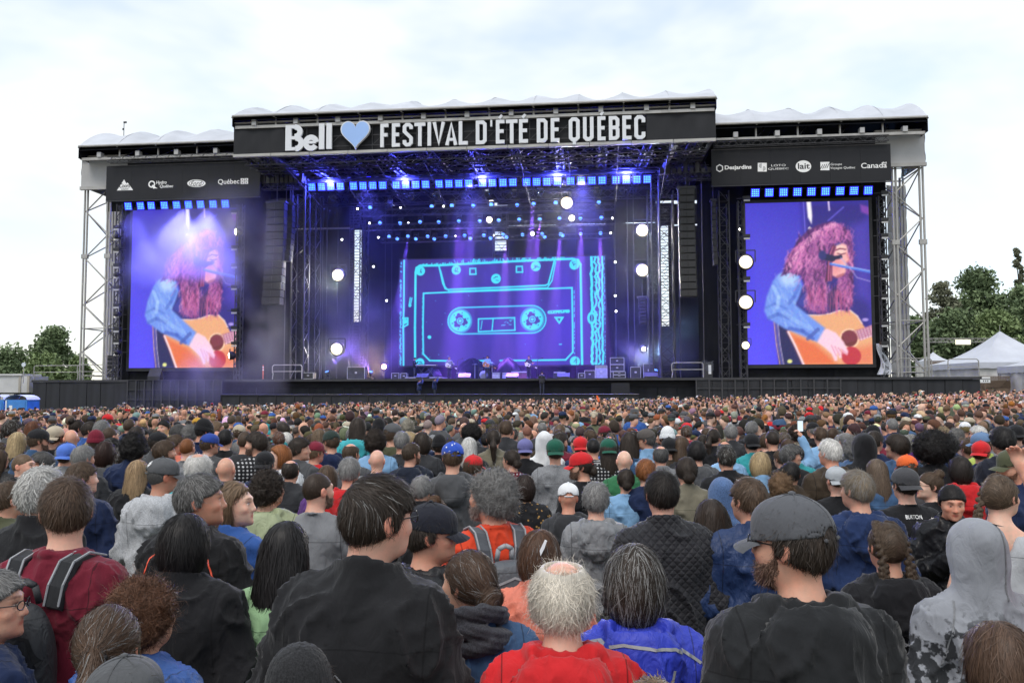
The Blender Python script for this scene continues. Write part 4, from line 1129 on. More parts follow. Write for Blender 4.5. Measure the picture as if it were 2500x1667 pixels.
_fl_yoke = MB().bar((-.34, 0, 0), (-.34, 0, .42), .025, 4).bar((.34, 0, 0), (.34, 0, .42), .025, 4).bar((-.34, 0, .42), (.34, 0, .42), .025, 4).mesh('yoke', M['dark_steel'])
FLOODS = [(826,672,4.2,1,'glaring white floodlamp high beside the bright slot on the smoky side'),(823,852,4.2,1,'glaring white floodlamp low in the purple smoke'),
          (938,895,9.0,2,'warm orange floodlamp standing on the deck left of the cassette screen'),(1195,537,8.6,0,'white floodlamp in the middle spotlight row above the cassette'),
          (1384,496,4.6,1,'brightest white floodlamp of the upper row above the cassette'),(1396,533,8.6,0,'white floodlamp just under the brightest one above the cassette'),
          (1300,571,11.6,3,'small white floodlamp in the lowest row above the cassette'),(1568,563,4.2,1,'upper of two glaring floodlamps beside the slot on the clear side'),
          (1568,660,4.2,1,'lower of two glaring floodlamps beside the slot on the clear side'),(1820,640,.3,1,'top of three glaring floodlamps on the edge of the clear screen'),
          (1820,738,.3,1,'middle of three glaring floodlamps on the edge of the clear screen'),(1820,843,.3,0,'lowest of three glaring floodlamps on the edge of the clear screen'),
          (1571,852,5.0,3,'small white lamp low by the flight cases on the clear side'),(578,566,.2,0,'white floodlamp high on the inner edge of the smoky screen'),
          (562,868,.5,0,'white floodlamp low on the inner edge of the smoky screen')]
for i, (px, py, v, kind, lab) in enumerate(FLOODS):
 u, z = uz(px, py, v)
 t = thing('floodlamp', lab, 'stage light', (u, v, z), 'white floodlamps')
 ln = _fl_warm if kind == 2 else (_fl_small if kind == 3 else _fl_lens)
 side = {13: -50, 14: -60}.get(i, 0)
 for nm, me in (('lamp_housing', _fl_body), ('lens', ln), ('yoke', _fl_yoke)):
  o = bpy.data.objects.new(nm, me); COL.objects.link(o); o.parent = t
  if nm == 'lens': o.parent = hsg; continue
  o.scale = (1.15,) * 3 if kind != 1 else (2.0,) * 3
  o.rotation_euler = (R(4), 0, R(side)); hsg = o if nm == 'lamp_housing' else hsg
 col = (1, .66, .34) if kind == 2 else (1, .96, .88)
 lamp_light('lamp_glow', 'SPOT', (u, v - .35, z), ({0: 1500, 1: 3200, 2: 700, 3: 500}[kind] if i < 13 else 60), col, t, .25, 120, (u, v - 9, z - (2 if i != 1 else 4)), .5)
for i, (px, py, v) in enumerate([(873,510,6),(902,545,6),(835,585,5),(912,651,8),(944,734,8),(924,580,9),(978,508,5),(1083,504,5),(997,545,9),(1495,533,9),(1502,640,8),(1502,722,8),(1504,760,8),(1805,560,1),(1375,575,12),(1491,569,9),(1112,577,12),(1205,575,12)]):
 u, z = uz(px, py, v)
 t = thing('pin_lamp', 'tiny white pin lamp in the rigging, %s of the scattered pin lamps' % ORD[i], 'stage light', (u, v, z), 'tiny pin lamps in the rigging')
 part('lens', MB().lathe([(0, .05), (.05, .045), (.075, .02), (.06, -.03)], 10, (u, v, z), 'y'), M['lamp_small'], t, True)
 part('clip', MB().box(u - .05, u + .05, v + .02, v + .14, z - .07, z + .12), M['led_housing'], t)
sd = MB().box(-.28, .28, -.2, .2, -.1, .14).mesh('housing', M['led_housing'])
sd2 = MB().box(-.24, .24, -.22, -.201, -.30, -.16).mesh('reflector', M['wrap_grey'])
sd3 = MB().bar((.28, 0, 0), (.75, .1, 0), .03, 4).mesh('arm', M['dark_steel'])
for side, px, pys in (('smoky screen, tower side', 287, (555,580,610,648,672,702,745,768,803,832,860)), ('smoky screen, speaker side', 574, (516,604,648,700,758,800,838)), ('clear screen, tower side', 2158, (471,537,575,627,674,722,789,838)), ('clear screen, speaker side', 1822, (484,577,680,792))):
 for i, py in enumerate(pys):
  u, z = uz(px, py, .5)
  t = thing('edge_lamp', 'small black lamp on the edge of the %s, %s from the top' % (side, ORD[i]), 'stage light', (u, .5, z), 'unlit lamps along the screen edges')
  fl = 1 if 'tower side' in side and px < 500 else -1
  for nm, me in (('housing', sd), ('reflector', sd2), ('arm', sd3)):
   o = bpy.data.objects.new(nm, me); COL.objects.link(o); o.parent = t; o.scale = (fl * .9, .9, .9)
for i, (px, py) in enumerate([(283, 576), (283, 670), (283, 766), (283, 860)]):
 u, z = uz(px, py, .2)
 t = thing('side_beam_lamp', 'lamp throwing a pale beam towards the tower by the trailer, %s from the top' % ORD[i], 'stage light', (u, .2, z), 'side beam lamps by the trailer tower')
 part('barrel', MB().lathe([(.12, -.3), (.2, -.1), (.2, .2)], 12, (0, 0, 0), 'x'), M['led_housing'], None) if False else None
 b_o = bpy.data.objects.new('barrel', _fl_body); COL.objects.link(b_o); b_o.parent = t; b_o.rotation_euler = (0, 0, R(-80)); b_o.scale = (.7,) * 3
 b_o = bpy.data.objects.new('lens', _fl_lens); COL.objects.link(b_o); b_o.parent = t; b_o.rotation_euler = (0, 0, R(-80)); b_o.scale = (.7,) * 3
for k, (nm, idx, col, en) in enumerate([('upper', 3, (.25, .12, 1), 5200), ('upper', 6, (.3, .12, 1), 5200), ('middle', 4, (.3, .1, 1), 4200), ('middle', 8, (.32, .1, 1), 4800), ('middle', 10, (.36, .12, 1), 5000), ('lowest', 2, (.2, .1, 1), 2600), ('lowest', 7, (.25, .1, 1), 2600), ('lowest', 12, (.35, .12, 1), 3600), ('lowest', 16, (.35, .12, 1), 3600), ('lowest', 19, (.35, .12, 1), 3600)]):
 h = HEADS[nm][idx]; b = BASE[h.name]
 lamp_light('beam', 'SPOT', (b[0], b[1] - .3, b[2] - .2), en * 90.0, col, h, .12, 11, (b[0] + (rng.random() - .5) * 2, b[1] - 4.5, DECK), .35)
for (px, py, v, pan, col, en, ax, ay) in [(900, 450, 1.8, 6, (.12, .12, 1), 2600, -10, 3), (1150, 445, 1.8, 16, (.12, .12, 1), 3000, -1, 6), (1420, 440, 1.8, 26, (.14, .12, 1), 2600, 6, 5)]:  # unseen lamps added to flood the stage interior with blue
 u, z = uz(px, py, v)
 t = thing('added_wash_lamp', 'added blue wash lamp hidden among the panel lamps, aimed at the deck, number %d' % pan, 'stage light', (u, v, z + .5), 'added blue wash lamps')
 t['label'] = {6: 'added unseen blue wash lamp above the keyboards', 16: 'added unseen blue wash lamp above the singer', 26: 'added unseen blue wash lamp above the flight cases'}[pan]
 part('housing', MB().box(u - .2, u + .2, v, v + .4, z + .4, z + .75), M['led_housing'], t)
 part('lens', MB().box(u - .17, u + .17, v - .02, v - .002, z + .44, z + .7), M['led_blue'], t)
 lamp_light('wash', 'SPOT', (u, v - .2, z + .3), en * 30, col, t, .3, 75, (u, ay, DECK), .8)
for i, (px, v, col, en, aim, lab) in enumerate([(905, 7.0, (.30, .10, 1), 30000, (-7.5, 6.5, 7.5), 'added floor spotlight aimed up into the purple smoke, nearest the cassette screen'), (800, 6.0, (.25, .14, 1), 30000, (3.5, 4.0, 6.0), 'added floor spotlight aimed up into the purple smoke, nearest the railing'),  # this purple pair is added to light the smoke from the deck
  (1545, 4.6, (.35, .6, 1), 16000, (6.0, 1.0, 5.0), 'floor spotlight with a pale blue beam beside the rack cases'), (1600, 6.0, (.3, .2, 1), 20000, (-6.0, 3.0, 6.0), 'floor spotlight with a violet beam behind the railing on the clear side')]):
 u = uz(px, 900, v)[0]
 t = thing('floor_spotlight', lab, 'stage light', (u, v, DECK), 'floor spotlights in the smoke')
 for nm, me in (('base', _mh_base), ('fork', _mh_fork), ('barrel', _mh_head), ('lens', _mh_lens)):
  o = bpy.data.objects.new(nm, me); COL.objects.link(o); o.parent = t
  o.location = (0, 0, .55 if nm != 'base' else -.28)
  if nm in ('barrel', 'lens'): o.rotation_euler = (R(-60), 0, R(30 if aim[0] < 0 else -30))
 p = (u, v - .1, DECK + .75)
 lamp_light('beam', 'SPOT', p, en, col, t, .15, 26, (u + aim[0], v + aim[1], DECK + aim[2]), .5)
for i, (px, en) in enumerate([(343, 9000), (460, 12000), (520, 9000)]):
 t = [q for q in bpy.data.objects if q.get('label') == 'square blue panel lamp, %s from the tower in the row above the smoky screen' % ORD[LW.index(px)]][0]
 b = BASE[t.name]
 lamp_light('beam', 'SPOT', (b[0], b[1] - .3, b[2]), en, (.16, .16, 1), t, .2, 60, (b[0] + .5, -2.6, b[2] - 6), .6)
for k, px in enumerate((807, 990, 1178, 1361, 1529)):
 t = [q for q in bpy.data.objects if q.get('label') == 'square blue panel lamp, %s from the left in the long row under the banner' % ORD[MAINL.index(px)]][0]
 b = BASE[t.name]
 lamp_light('glow', 'POINT', (b[0], b[1] - .5, b[2] + .2), 2600, (.07, .08, 1), t, .3)
# ================================================================== things on the deck
def on_deck(px, v): return uz(px, 920, v)[0]
def amp(px, v, w, h, label, face, n=1, name='guitar_amplifier', trim='case_alu'):
 u = on_deck(px, v)
 t = thing(name, label, 'amplifier', (u, v, DECK))
 for k in range(n):
  z0 = DECK + .02 + h * k
  part('cabinet', MB().box(u - w / 2, u + w / 2, v, v + .35, z0, z0 + h - .02), M['case_black'], t)
  part('grille_cloth', MB().box(u - w / 2 + .05, u + w / 2 - .05, v - .02, v - .002, z0 + .05, z0 + h * .72), M[face], t)
  part('control_panel', MB().box(u - w / 2 + .05, u + w / 2 - .05, v - .02, v - .002, z0 + h * .78, z0 + h - .06), M[trim], t)
 part('handle', MB().bar((u - .12, v + .17, DECK + h * n + .05), (u + .12, v + .17, DECK + h * n + .05), .02), M['case_black'], t)
 return t
amp(1124, 4.0, .72, .58, 'dark amplifier on the deck between bassist and singer', 'grille_black')
amp(1211, 4.0, .68, .56, 'singer\'s small amplifier with silver front beside the drum kit', 'case_alu')
amp(1235, 4.6, .66, .55, 'pale grey amplifier just right of the singer', 'amp_grey')
amp(1260, 4.7, .84, .66, 'dark red amplifier next to the pale grey one', 'amp_red')
amp(1279, 4.7, .62, .66, 'narrow dark red amplifier behind the guitarist in jeans', 'amp_red')
amp(1366, 3.6, .98, .58, 'wide black amplifier on the deck right of the stagehand', 'grille_black')
def flight_case(px, v, w, h, label, n=1, m='case_black'):
 u = on_deck(px, v)
 t = thing('flight_case', label, 'case', (u, v, DECK))
 hh = h / n
 for k in range(n):
  z0 = DECK + .05 + hh * k
  part('box', MB().box(u - w / 2, u + w / 2, v, v + .6, z0, z0 + hh - .02), M[m], t)
  fr = MB()
  for x in (u - w / 2, u + w / 2): fr.bar((x, v - .005, z0), (x, v - .005, z0 + hh - .02), .028, 4)
  for z in (z0, z0 + hh - .02): fr.bar((u - w / 2, v - .01, z), (u + w / 2, v - .01, z), .028, 4)
  part('edging', fr, M['case_alu'], t)
  part('latch', MB().box(u - .08, u + .08, v - .03, v - .006, z0 + hh * .45, z0 + hh * .6), M['case_alu'], t)
 for x in (u - w / 2 + .1, u + w / 2 - .1): part('wheel', MB().lathe([(.05, -.03), (.05, .03)], 10, (x, v + .1, DECK + .05), 'x'), M['cable_black'], t)
 return t
flight_case(752, 1.0, .82, .48, 'silver-edged flight case lying on the deck by the railing on the smoky side')
flight_case(869, 3.0, 1.4, .95, 'low black case stack under the purple smoke')
flight_case(965, 4.6, .6, .5, 'small dark case beside the orange floodlamp')
flight_case(986, 4.6, .5, .48, 'small case nearest the keyboard riser')
flight_case(1440, 4.0, .8, .62, 'black case below the right edge of the cassette screen')
flight_case(1468, 4.2, .9, 1.0, 'grey road case right of the cassette screen foot', 1, 'amp_grey')
flight_case(1507, 4.0, 1.05, 1.6, 'tall stack of rack cases on the clear side', 3)
flight_case(1512, 2.6, .9, .5, 'small open rack in front of the tall case stack', 2)
flight_case(1552, 3.4, .75, .85, 'silver-edged case between rack stack and railing', 1)
flight_case(1584, 4.4, .8, 1.15, 'dark tall case behind the railing on the clear side', 1, 'case_black')
flight_case(1420, 3.2, .5, .4, 'little silver-edged case near the fan', 1)
def railing(px0, px1, v, label, h=1.1, zb=DECK):
 u0, u1 = uz(px0, 905, v)[0], uz(px1, 905, v)[0]
 t = thing('guard_rail', label, 'railing', ((u0 + u1) / 2, v, zb))
 c = .12
 part('top_loop', MB().tube([(u0, v, zb), (u0 + .06, v, zb + .45), (u0, v, zb + .55), (u0, v, zb + h - c), (u0 + c, v, zb + h), (u1 - c, v, zb + h), (u1, v, zb + h - c), (u1, v, zb)], .035, 8), M['steel'], t)
 part('mid_rail', MB().bar((u0, v, zb + h * .55), (u1, v, zb + h * .55), .03, 8), M['steel'], t)
 n = max(1, int((u1 - u0) / 2.2))
 for i in range(1, n): bar_part('post', (u0 + (u1 - u0) * i / n, v, zb), (u0 + (u1 - u0) * i / n, v, zb + h), .03, M['steel'], t)
 return t
railing(665, 737, .4, 'white pipe railing on the deck below the speakers on the smoky side')
railing(1640, 1717, .4, 'white pipe railing on the deck below the speakers on the clear side')
railing(83, 195, .6, 'long pipe railing on the platform end by the trailer', 1.15)
railing(189, 256, .3, 'pipe railing at the foot of the tower by the trailer', 1.2)
railing(2193, 2275, .3, 'pipe railing at the foot of the tower by the tents', 1.3)
railing(2315, 2390, .6, 'long pipe railing on the platform end by the tents', 1.25)
u = on_deck(642, .8)
t = thing('delineator_post', 'slim orange marker post on the deck on the smoky side', 'post', (u, .8, DECK))
part('post', MB().lathe([(.05, .04), (.05, 1.05), (.035, 1.1)], 10, (u, .8, DECK)), M['orange_plastic'], t, True)
part('base', MB().lathe([(.17, 0), (.15, .05)], 12, (u, .8, DECK)), M['cable_black'], t)
for z in (.7, .9): part('band', MB().lathe([(.053, z), (.053, z + .09)], 10, (u, .8, DECK)), M['print_white'], t)
for i, (px, w) in enumerate([(1375, .9), (1250, .9), (1133, .9), (1030, .9), (1590, 1.0), (375, 1.0)]):
 u = on_deck(px, .3); z = DECK
 t = thing('floor_monitor', 'black wedge speaker on the stage lip, ' + ['left of the stage steps', 'in front of the guitarist in jeans', 'left of the singer', 'in front of the keyboards', 'right of the stage steps', 'below the smoky screen'][i], 'speaker', (u, .3, z))
 hh = .42 if i < 5 else .9
 part('cabinet', MB().add([(u-w/2,.3,z),(u+w/2,.3,z),(u+w/2,.9,z),(u-w/2,.9,z),(u-w/2,.3,z+hh*.3),(u+w/2,.3,z+hh*.3),(u+w/2,.7,z+hh),(u-w/2,.7,z+hh),], [(0,3,2,1),(0,1,5,4),(4,5,6,7),(1,2,6,5),(0,4,7,3),(2,3,7,6)]), M['speaker_black'], t)
 part('grille', MB().box(u-w/2+.05, u+w/2-.05, .285, .298, z+.02, z+hh*.28), M['grille_black'], t)
u0, u1 = on_deck(1492, .2), on_deck(1536, .2)
t = thing('stage_steps', 'dark wide steps up to the stage lip on the clear side', 'steps', ((u0 + u1) / 2, 0, 0))
for k in range(5): box_part('step', u0, u1, -1.5 + .3 * k, -1.5 + .3 * (k + 1), .5, 1.25 + .33 * k, M['banner_panel'], t)
u0, u1 = on_deck(994, 5), on_deck(1085, 5)
t = thing('keyboard_riser', 'low pale riser under the keyboards', 'riser', ((u0 + u1) / 2, 5, DECK))
part('top', MB().box(u0, u1, 4.2, 6.4, DECK + .12, DECK + .2), M['steel'], t); part('skirt', MB().box(u0 + .05, u1 - .05, 4.25, 6.3, DECK, DECK + .118), M['case_black'], t)
for i, (px, w, lab) in enumerate([(1028, .95, 'keyboard in front of the bending player'), (1050, 1.15, 'keyboard on a crossed stand right of the bending player')]):
 u = on_deck(px, 4.6); z = DECK + .2
 t = thing('stage_keyboard', lab, 'keyboard', (u, 4.6, z))
 part('body', MB().box(u - w / 2, u + w / 2, 4.5, 4.85, z + .9, z + 1.0), M['case_black'], t)
 part('keys', MB().box(u - w / 2 + .05, u + w / 2 - .05, 4.47, 4.498, z + .93, z + .97), M['guitar_white'], t)
 for a, b in ((-.35, .35), (.35, -.35)): bar_part('stand_leg', (u + a, 4.65, z + .01), (u + b, 4.65, z + .9), .025, M['dark_steel'], t)
u = on_deck(1181, 6.0); z = DECK
t = thing('drum_kit', 'drum kit with round bass drum behind the singer', 'drum kit', (u, 6, z))
part('bass_drum', MB().lathe([(.33, -.2), (.35, -.18), (.35, .18), (.33, .2)], 20, (u, 6.0, z + .37), 'y'), M['case_black'], t, True)
part('drum_head', MB().lathe([(.0, .215), (.31, .212), (.325, .206)], 20, (u, 6.0, z + .37), 'y'), M['amp_grey'], t, True)
for dx in (-.35, .3): part('tom', MB().lathe([(.17, -.14), (.17, .14)], 14, (u + dx * .7, 6.1, z + .85)), M['case_black'], t)
for dx, zz in ((-.75, 1.25), (.65, 1.3)):
 part('cymbal', MB().lathe([(.02, .03), (.25, 0), (.24, -.008)], 16, (u + dx, 6.2, z + zz)), M['case_alu'], t, True)
 bar_part('cymbal_stand', (u + dx, 6.2, z), (u + dx, 6.2, z + zz), .02, M['case_alu'], t)
for px, v, lab in ((1169, 2.2, 'left of the singer'), (1117, 3.0, 'left of the amplifier by the bassist'), (1312, 2.6, 'right of the guitarist in jeans')):
 u = on_deck(px, v)
 t = thing('microphone_stand', 'thin microphone stand ' + lab, 'microphone stand', (u, v, DECK))
 bar_part('pole', (u, v, DECK + .02), (u, v, DECK + 1.45), .018, M['truss_alu'], t)
 bar_part('boom', (u, v, DECK + 1.45), (u + .4, v - .1, DECK + 1.6), .014, M['truss_alu'], t)
 part('microphone', MB().lathe([(.015, -.1), (.03, 0), (.025, .05)], 8, (u + .42, v - .1, DECK + 1.6), 'x'), M['cable_black'], t)
 for a in range(3): bar_part('foot', (u, v, DECK + .06), (u + .3 * math.cos(a * 2.1), v + .3 * math.sin(a * 2.1), DECK + .015), .014, M['truss_alu'], t)
for i, (px, w, h, lab) in enumerate([(1152, 2.6, 1.7, 'dark cloth-covered equipment between bassist and singer'), (1240, 2.0, 1.7, 'dark cloth-covered equipment right of the singer'), (1055, 1.6, 1.0, 'dark cloth-covered equipment behind the keyboards')]):
 u = on_deck(px, 8.5)
 t = thing('covered_equipment', lab, 'equipment', (u, 8.5, DECK))
 def fn(s, q, u=u, w=w, h=h, i=i):
  a = 2 * math.pi * s
  r = (1 - q ** 2.2) * (1 + .12 * math.sin(5 * a + i) + .07 * math.sin(9 * a))
  return (u + w / 2 * r * math.cos(a), 8.5 + .7 * r * math.sin(a), DECK + h * (1 - (1 - q) ** 1.6) * (1 + .1 * math.sin(3 * a)))
 part('cover', MB().grid(fn, 28, 10), M['black_cloth'], t, True)
 part('footing', MB().box(u - w * .45, u + w * .45, 8.2, 8.8, DECK, DECK + .06), M['case_black'], t)
u = on_deck(1728, 1.2)
t = thing('plastic_wrapped_case', 'plastic wrapped case at the deck edge right of the railing', 'case', (u, 1.2, DECK))
part('case', MB().box(u - .35, u + .35, 1.2, 1.8, DECK + .02, DECK + 1.15), M['case_black'], t)
part('plastic_sheet', MB().grid(lambda s, q: (u - .42 + .84 * s, 1.1 + .1 * math.sin(9 * s) * (1 - q), DECK + .5 + .75 * q + .08 * math.sin(7 * s)), 10, 6), M['clear_cover'], t, True)
part('case_label', MB().box(u + .05, u + .25, 1.185, 1.198, DECK + .3, DECK + .95), M['print_white'], t)
u = on_deck(2156, 1.0)
t = thing('torn_plastic', 'torn white plastic sheet at the foot of the tower by the tents', 'plastic', (u, 1.0, DECK))
part('sheet', MB().grid(lambda s, q: (u + .55 * (s - .5) * (1.6 - q) + .25 * math.sin(5 * q), 1.0 + .12 * math.sin(11 * s + 6 * q), DECK + .2 + 2.2 * q), 10, 14), M['pale_pvc'], t, True)
part('tie', MB().bar((u, 1.0, DECK + 2.35), (u + .3, 1.1, DECK + 2.8), .015), M['cable_black'], t)
# ================================================================== surroundings
def tent(px, py_peak, py_eave, half_px, y, label, side=True):
 pk = at_depth(px, py_peak, y); ev = at_depth(px, py_eave, y)
 hw = half_px / FPX * y
 gz = ground_z(pk.x, y)
 t = thing('marquee_tent', label, 'tent', (pk.x, y, gz), frame='world')
 def roof_fn(s, q):
  a = 2 * math.pi * s + math.pi / 4
  c, sn = math.cos(a), math.sin(a)
  k = 1 / max(abs(c), abs(sn))
  r = q
  z = pk.z + (ev.z - pk.z) * (1 - (1 - q) ** 1.75)
  return (pk.x + hw * k * c * r, y + hw * k * sn * r, z)
 part('canopy', MB().grid(roof_fn, 32, 14), M['pale_pvc'], t, True)
 for i, (sx, sy, ex, ey) in enumerate(((-1, -1, 1, -1), (-1, -1, -1, 1), (1, -1, 1, 1))):
  part('valance', MB().grid(lambda s, q: (pk.x + hw * (sx + (ex - sx) * s) * 1.003, y + hw * (sy + (ey - sy) * s) * 1.003, ev.z - .55 * q + .05 * abs(math.sin(8 * math.pi * s)) * q), 24, 2), M['pale_pvc'], t, True)
  part('side_wall', MB().grid(lambda s, q: (pk.x + hw * .97 * (sx + (ex - sx) * s) + .05 * math.sin(20 * s), y + hw * .97 * (sy + (ey - sy) * s) + .06 * math.sin(22 * s), (ev.z - .3) * (1 - q) + gz * q), 30, 3), M['tent_side'], t, True)
 for sx in (-1, 1):
  for sy in (-1, 1): bar_part('pole', (pk.x + sx * hw * .98, y + sy * hw * .98, gz), (pk.x + sx * hw * .98, y + sy * hw * .98, ev.z), .06, M['steel'], t)
 part('finial', MB().bar((pk.x, y, pk.z - .1), (pk.x, y, pk.z + .55), .025), M['steel'], t)
 return t
tent(2441, 808, 888, 128, 74, 'large white peaked marquee tent with a thin finial, right of the stage')
tent(2278, 859, 881, 30, 96, 'small white peaked tent far behind the railing right of the stage')
tent(2560, 850, 893, 80, 62, 'white tent with scalloped side at the edge of the picture')
for i, (px0, px1, y, py0, py1, lab) in enumerate([(2398, 2472, 63, 918, 975, 'brown garden lattice fence in front of the marquee'), (2272, 2318, 88, 880, 925, 'dark wooden picket fence behind the railing by the tents')]):
 a, b = at_depth(px0, py0, y), at_depth(px1, py1, y)
 t = thing('wooden_fence', lab, 'fence', (a.x, y, ground_z(a.x, y)), frame='world')
 if i == 0:
  n = 22
  for k in range(n):
   x = a.x + (b.x - a.x) * k / n; w = (b.x - a.x) / n
   for s_ in (1, -1):
    x1 = min(max(x + s_ * .9, a.x), b.x)
    bar_part('lath', (x, y + .02 * s_, a.z), (x1, y + .02 * s_, a.z - abs(x1 - x)), .018, M['wood_fence'], t)
  box_part('board', a.x, b.x, y + .05, y + .08, b.z, a.z - .35, M['wood_fence'], t)
 else:
  n = 16
  for k in range(n):
   x = a.x + (b.x - a.x) * k / n
   box_part('picket', x, x + (b.x - a.x) / n * .6, y, y + .03, b.z, a.z, M['wood_fence'], t)
  for z in (a.z - .3, b.z + .6): box_part('rail', a.x, b.x, y + .031, y + .08, z, z + .09, M['wood_fence'], t)
 for x in (a.x, b.x): box_part('post', x - .06, x + .06, y + .09, y + .2, b.z - .5, a.z, M['wood_fence'], t)
for i, (p0, p1, y, lab) in enumerate([((2392, 920), (2418, 934), 61, 'upper white notice board with a black bar by the lattice fence'), ((2359, 927), (2392, 946), 60.5, 'lower white notice board with a black bar at the platform end')]):
 a, b = at_depth(*p0, y), at_depth(*p1, y)
 t = thing('notice_board', lab, 'sign', (a.x, y, ground_z(a.x, y)), frame='world')
 part('board', MB().box(a.x, b.x, y, y + .03, b.z, a.z), M['sign_white'], t)
 h = a.z - b.z; w = b.x - a.x
 part('bar', MB().box(a.x + .01, b.x - .01, y - .008, y - .002, a.z - h * .42, a.z - h * .30), M['ink'], t)
 for k in range(2 + (i == 0)): part('pictogram', MB().box(a.x + w * (.3 + .2 * k), a.x + w * (.4 + .2 * k), y - .008, y - .002, b.z + h * .18, b.z + h * .42), M['ink'], t)
 part('post', MB().box((a.x + b.x) / 2 - .04, (a.x + b.x) / 2 + .04, y + .035, y + .1, ground_z(a.x, y), b.z), M['wood_fence'], t)
a, b = at_depth(2262, 838, 84), at_depth(2482, 824, 84)
t = thing('truss_gantry', 'silver lattice gantry with a pale sign in front of the trees', 'gantry', (a.x, 84, ground_z(a.x, 84)), frame='world')
mb = MB(); lattice(mb, (a.x, 84, (a.z + b.z) / 2), (b.x, 84, (a.z + b.z) / 2), (0, 0, 1), .4, .4, 30, .03, .018); part('lattice', mb, M['steel'], t)
for x in (a.x, b.x):
 mb = MB(); lattice(mb, (x, 84, ground_z(x, 84)), (x, 84, a.z + .2), (0, 1, 0), .4, .4, 14, .03, .018); part('leg_lattice', mb, M['steel'], t)
c0, c1 = at_depth(2332, 829, 83.7), at_depth(2369, 841, 83.7)
emis('sign_lit', (1.0, .93, .72), 1.05)
part('lit_sign', MB().box(c0.x, c1.x, 83.6, 83.7, c1.z, c0.z), M['sign_lit'], t)
def trailer():
 y = 66.0
 a, b = at_depth(-90, 918, y), at_depth(72, 958, y)
 gz = ground_z(a.x, y)
 t = thing('site_trailer', 'white site trailer with tan corner posts left of the stage', 'trailer', ((a.x + b.x) / 2, y, gz), frame='world')
 part('body', MB().box(a.x, b.x, y, y + 2.6, b.z, a.z), M['trailer_white'], t)
 c = at_depth(55, 917, y)
 part('roof_lip', MB().box(a.x, c.x, y - .12, y + 2.7, a.z + .02, a.z + .18), M['trailer_white'], t)
 for px in (49, 70):
  x = at_depth(px, 930, y).x; box_part('corner_post', x - .09, x + .09, y - .06, y - .004, b.z, a.z, M['trailer_trim'], t)
 part('skirt', MB().box(a.x, b.x, y + .2, y + 2.4, gz - .5, b.z - .02), M['dark_steel'], t)
 w = at_depth(22, 975, y - .05)
 part('generator_hatch', MB().box(w.x - .5, w.x + .55, y - .35, y - .05, w.z - .7, w.z + .45), M['wrap_grey'], t)
 return t
trailer()
def toilet(px0, px1, y, label):
 a, b = at_depth(px0, 985, y), at_depth(px1, 985, y)
 top = at_depth((px0 + px1) / 2, 968, y).z
 gz = ground_z(a.x, y)
 t = thing('portable_toilet', label, 'toilet', ((a.x + b.x) / 2, y, gz), frame='world')
 x0, x1 = a.x, b.x; d = x1 - x0
 part('cabin', MB().box(x0, x1, y, y + d, gz - .3, top - .22), M['toilet_blue'], t)
 part('roof', MB().grid(lambda s, q: (x0 - .04 + (d + .08) * s, y - .06 + (d + .1) * q, top - .22 + .34 * math.sin(math.pi * min(1, max(0, s))) ** .5), 14, 4), M['toilet_roof'], t, True)
 part('door', MB().box(x0 + .15, x1 - .12, y - .03, y - .003, gz + .1, top - .35), M['toilet_blue'], t)
 part('door_frame', MB().box(x0 + .02, x0 + .12, y - .04, y - .003, gz, top - .25), M['toilet_roof'], t)
 part('notice', MB().box(x0 + .28, x0 + .5, y - .042, y - .033, top - .95, top - .6), M['sign_white'], t)
 return t
toilet(-28, 9, 57, 'blue portable toilet cut by the picture edge'); toilet(13, 66, 56, 'blue portable toilet with a white notice beside the black platform end')
u_ = at_depth(58, 895, 63)
t = thing('round_sign_post', 'thin post with a small pale disc standing on the trailer roof', 'sign', (u_.x, 63, u_.z), frame='world')
part('pole', MB().bar((u_.x, 63, u_.z - 1.3), (u_.x, 63, u_.z + .1), .04), M['steel'], t); part('disc', MB().lathe([(.0, -.02), (.16, -.02), (.16, .02)], 14, (u_.x, 62.98, u_.z + .15), 'y'), M['toilet_roof'], t)
u, z = uz(303, 300, 2.0)
t = thing('anemometer', 'tiny weather vane on a thin mast above the wing roof', 'weather vane', (u, 2, z - 1.6))
bar_part('mast', (u, 2, z - 1.7), (u, 2, z), .03, M['dark_steel'], t); part('vane', MB().box(u - .05, u + .22, 1.98, 2.02, z - .05, z + .1).box(u - .12, u, 1.97, 2.0, z - .62, z - .45), M['dark_steel'], t)
def leaf_mat(name, c0, c1):
 m, n, l, b = new_mat(name)
 at = n.new('ShaderNodeAttribute'); at.attribute_name = 'col'
 mx = n.new('ShaderNodeMix'); mx.data_type = 'RGBA'
 l.new(at.outputs['Fac'], mx.inputs[0]); mx.inputs[6].default_value = (*c0, 1); mx.inputs[7].default_value = (*c1, 1)
 l.new(mx.outputs[2], b.inputs['Base Color']); b.inputs['Roughness'].default_value = .7
 b.inputs['Specular IOR Level'].default_value = .2
 return m
leaf_mat('leaves_dark', (.095, .135, .07), (.19, .25, .125)); leaf_mat('leaves_light', (.13, .18, .075), (.24, .31, .14)); leaf_mat('leaves_thin', (.12, .128, .085), (.22, .23, .155))
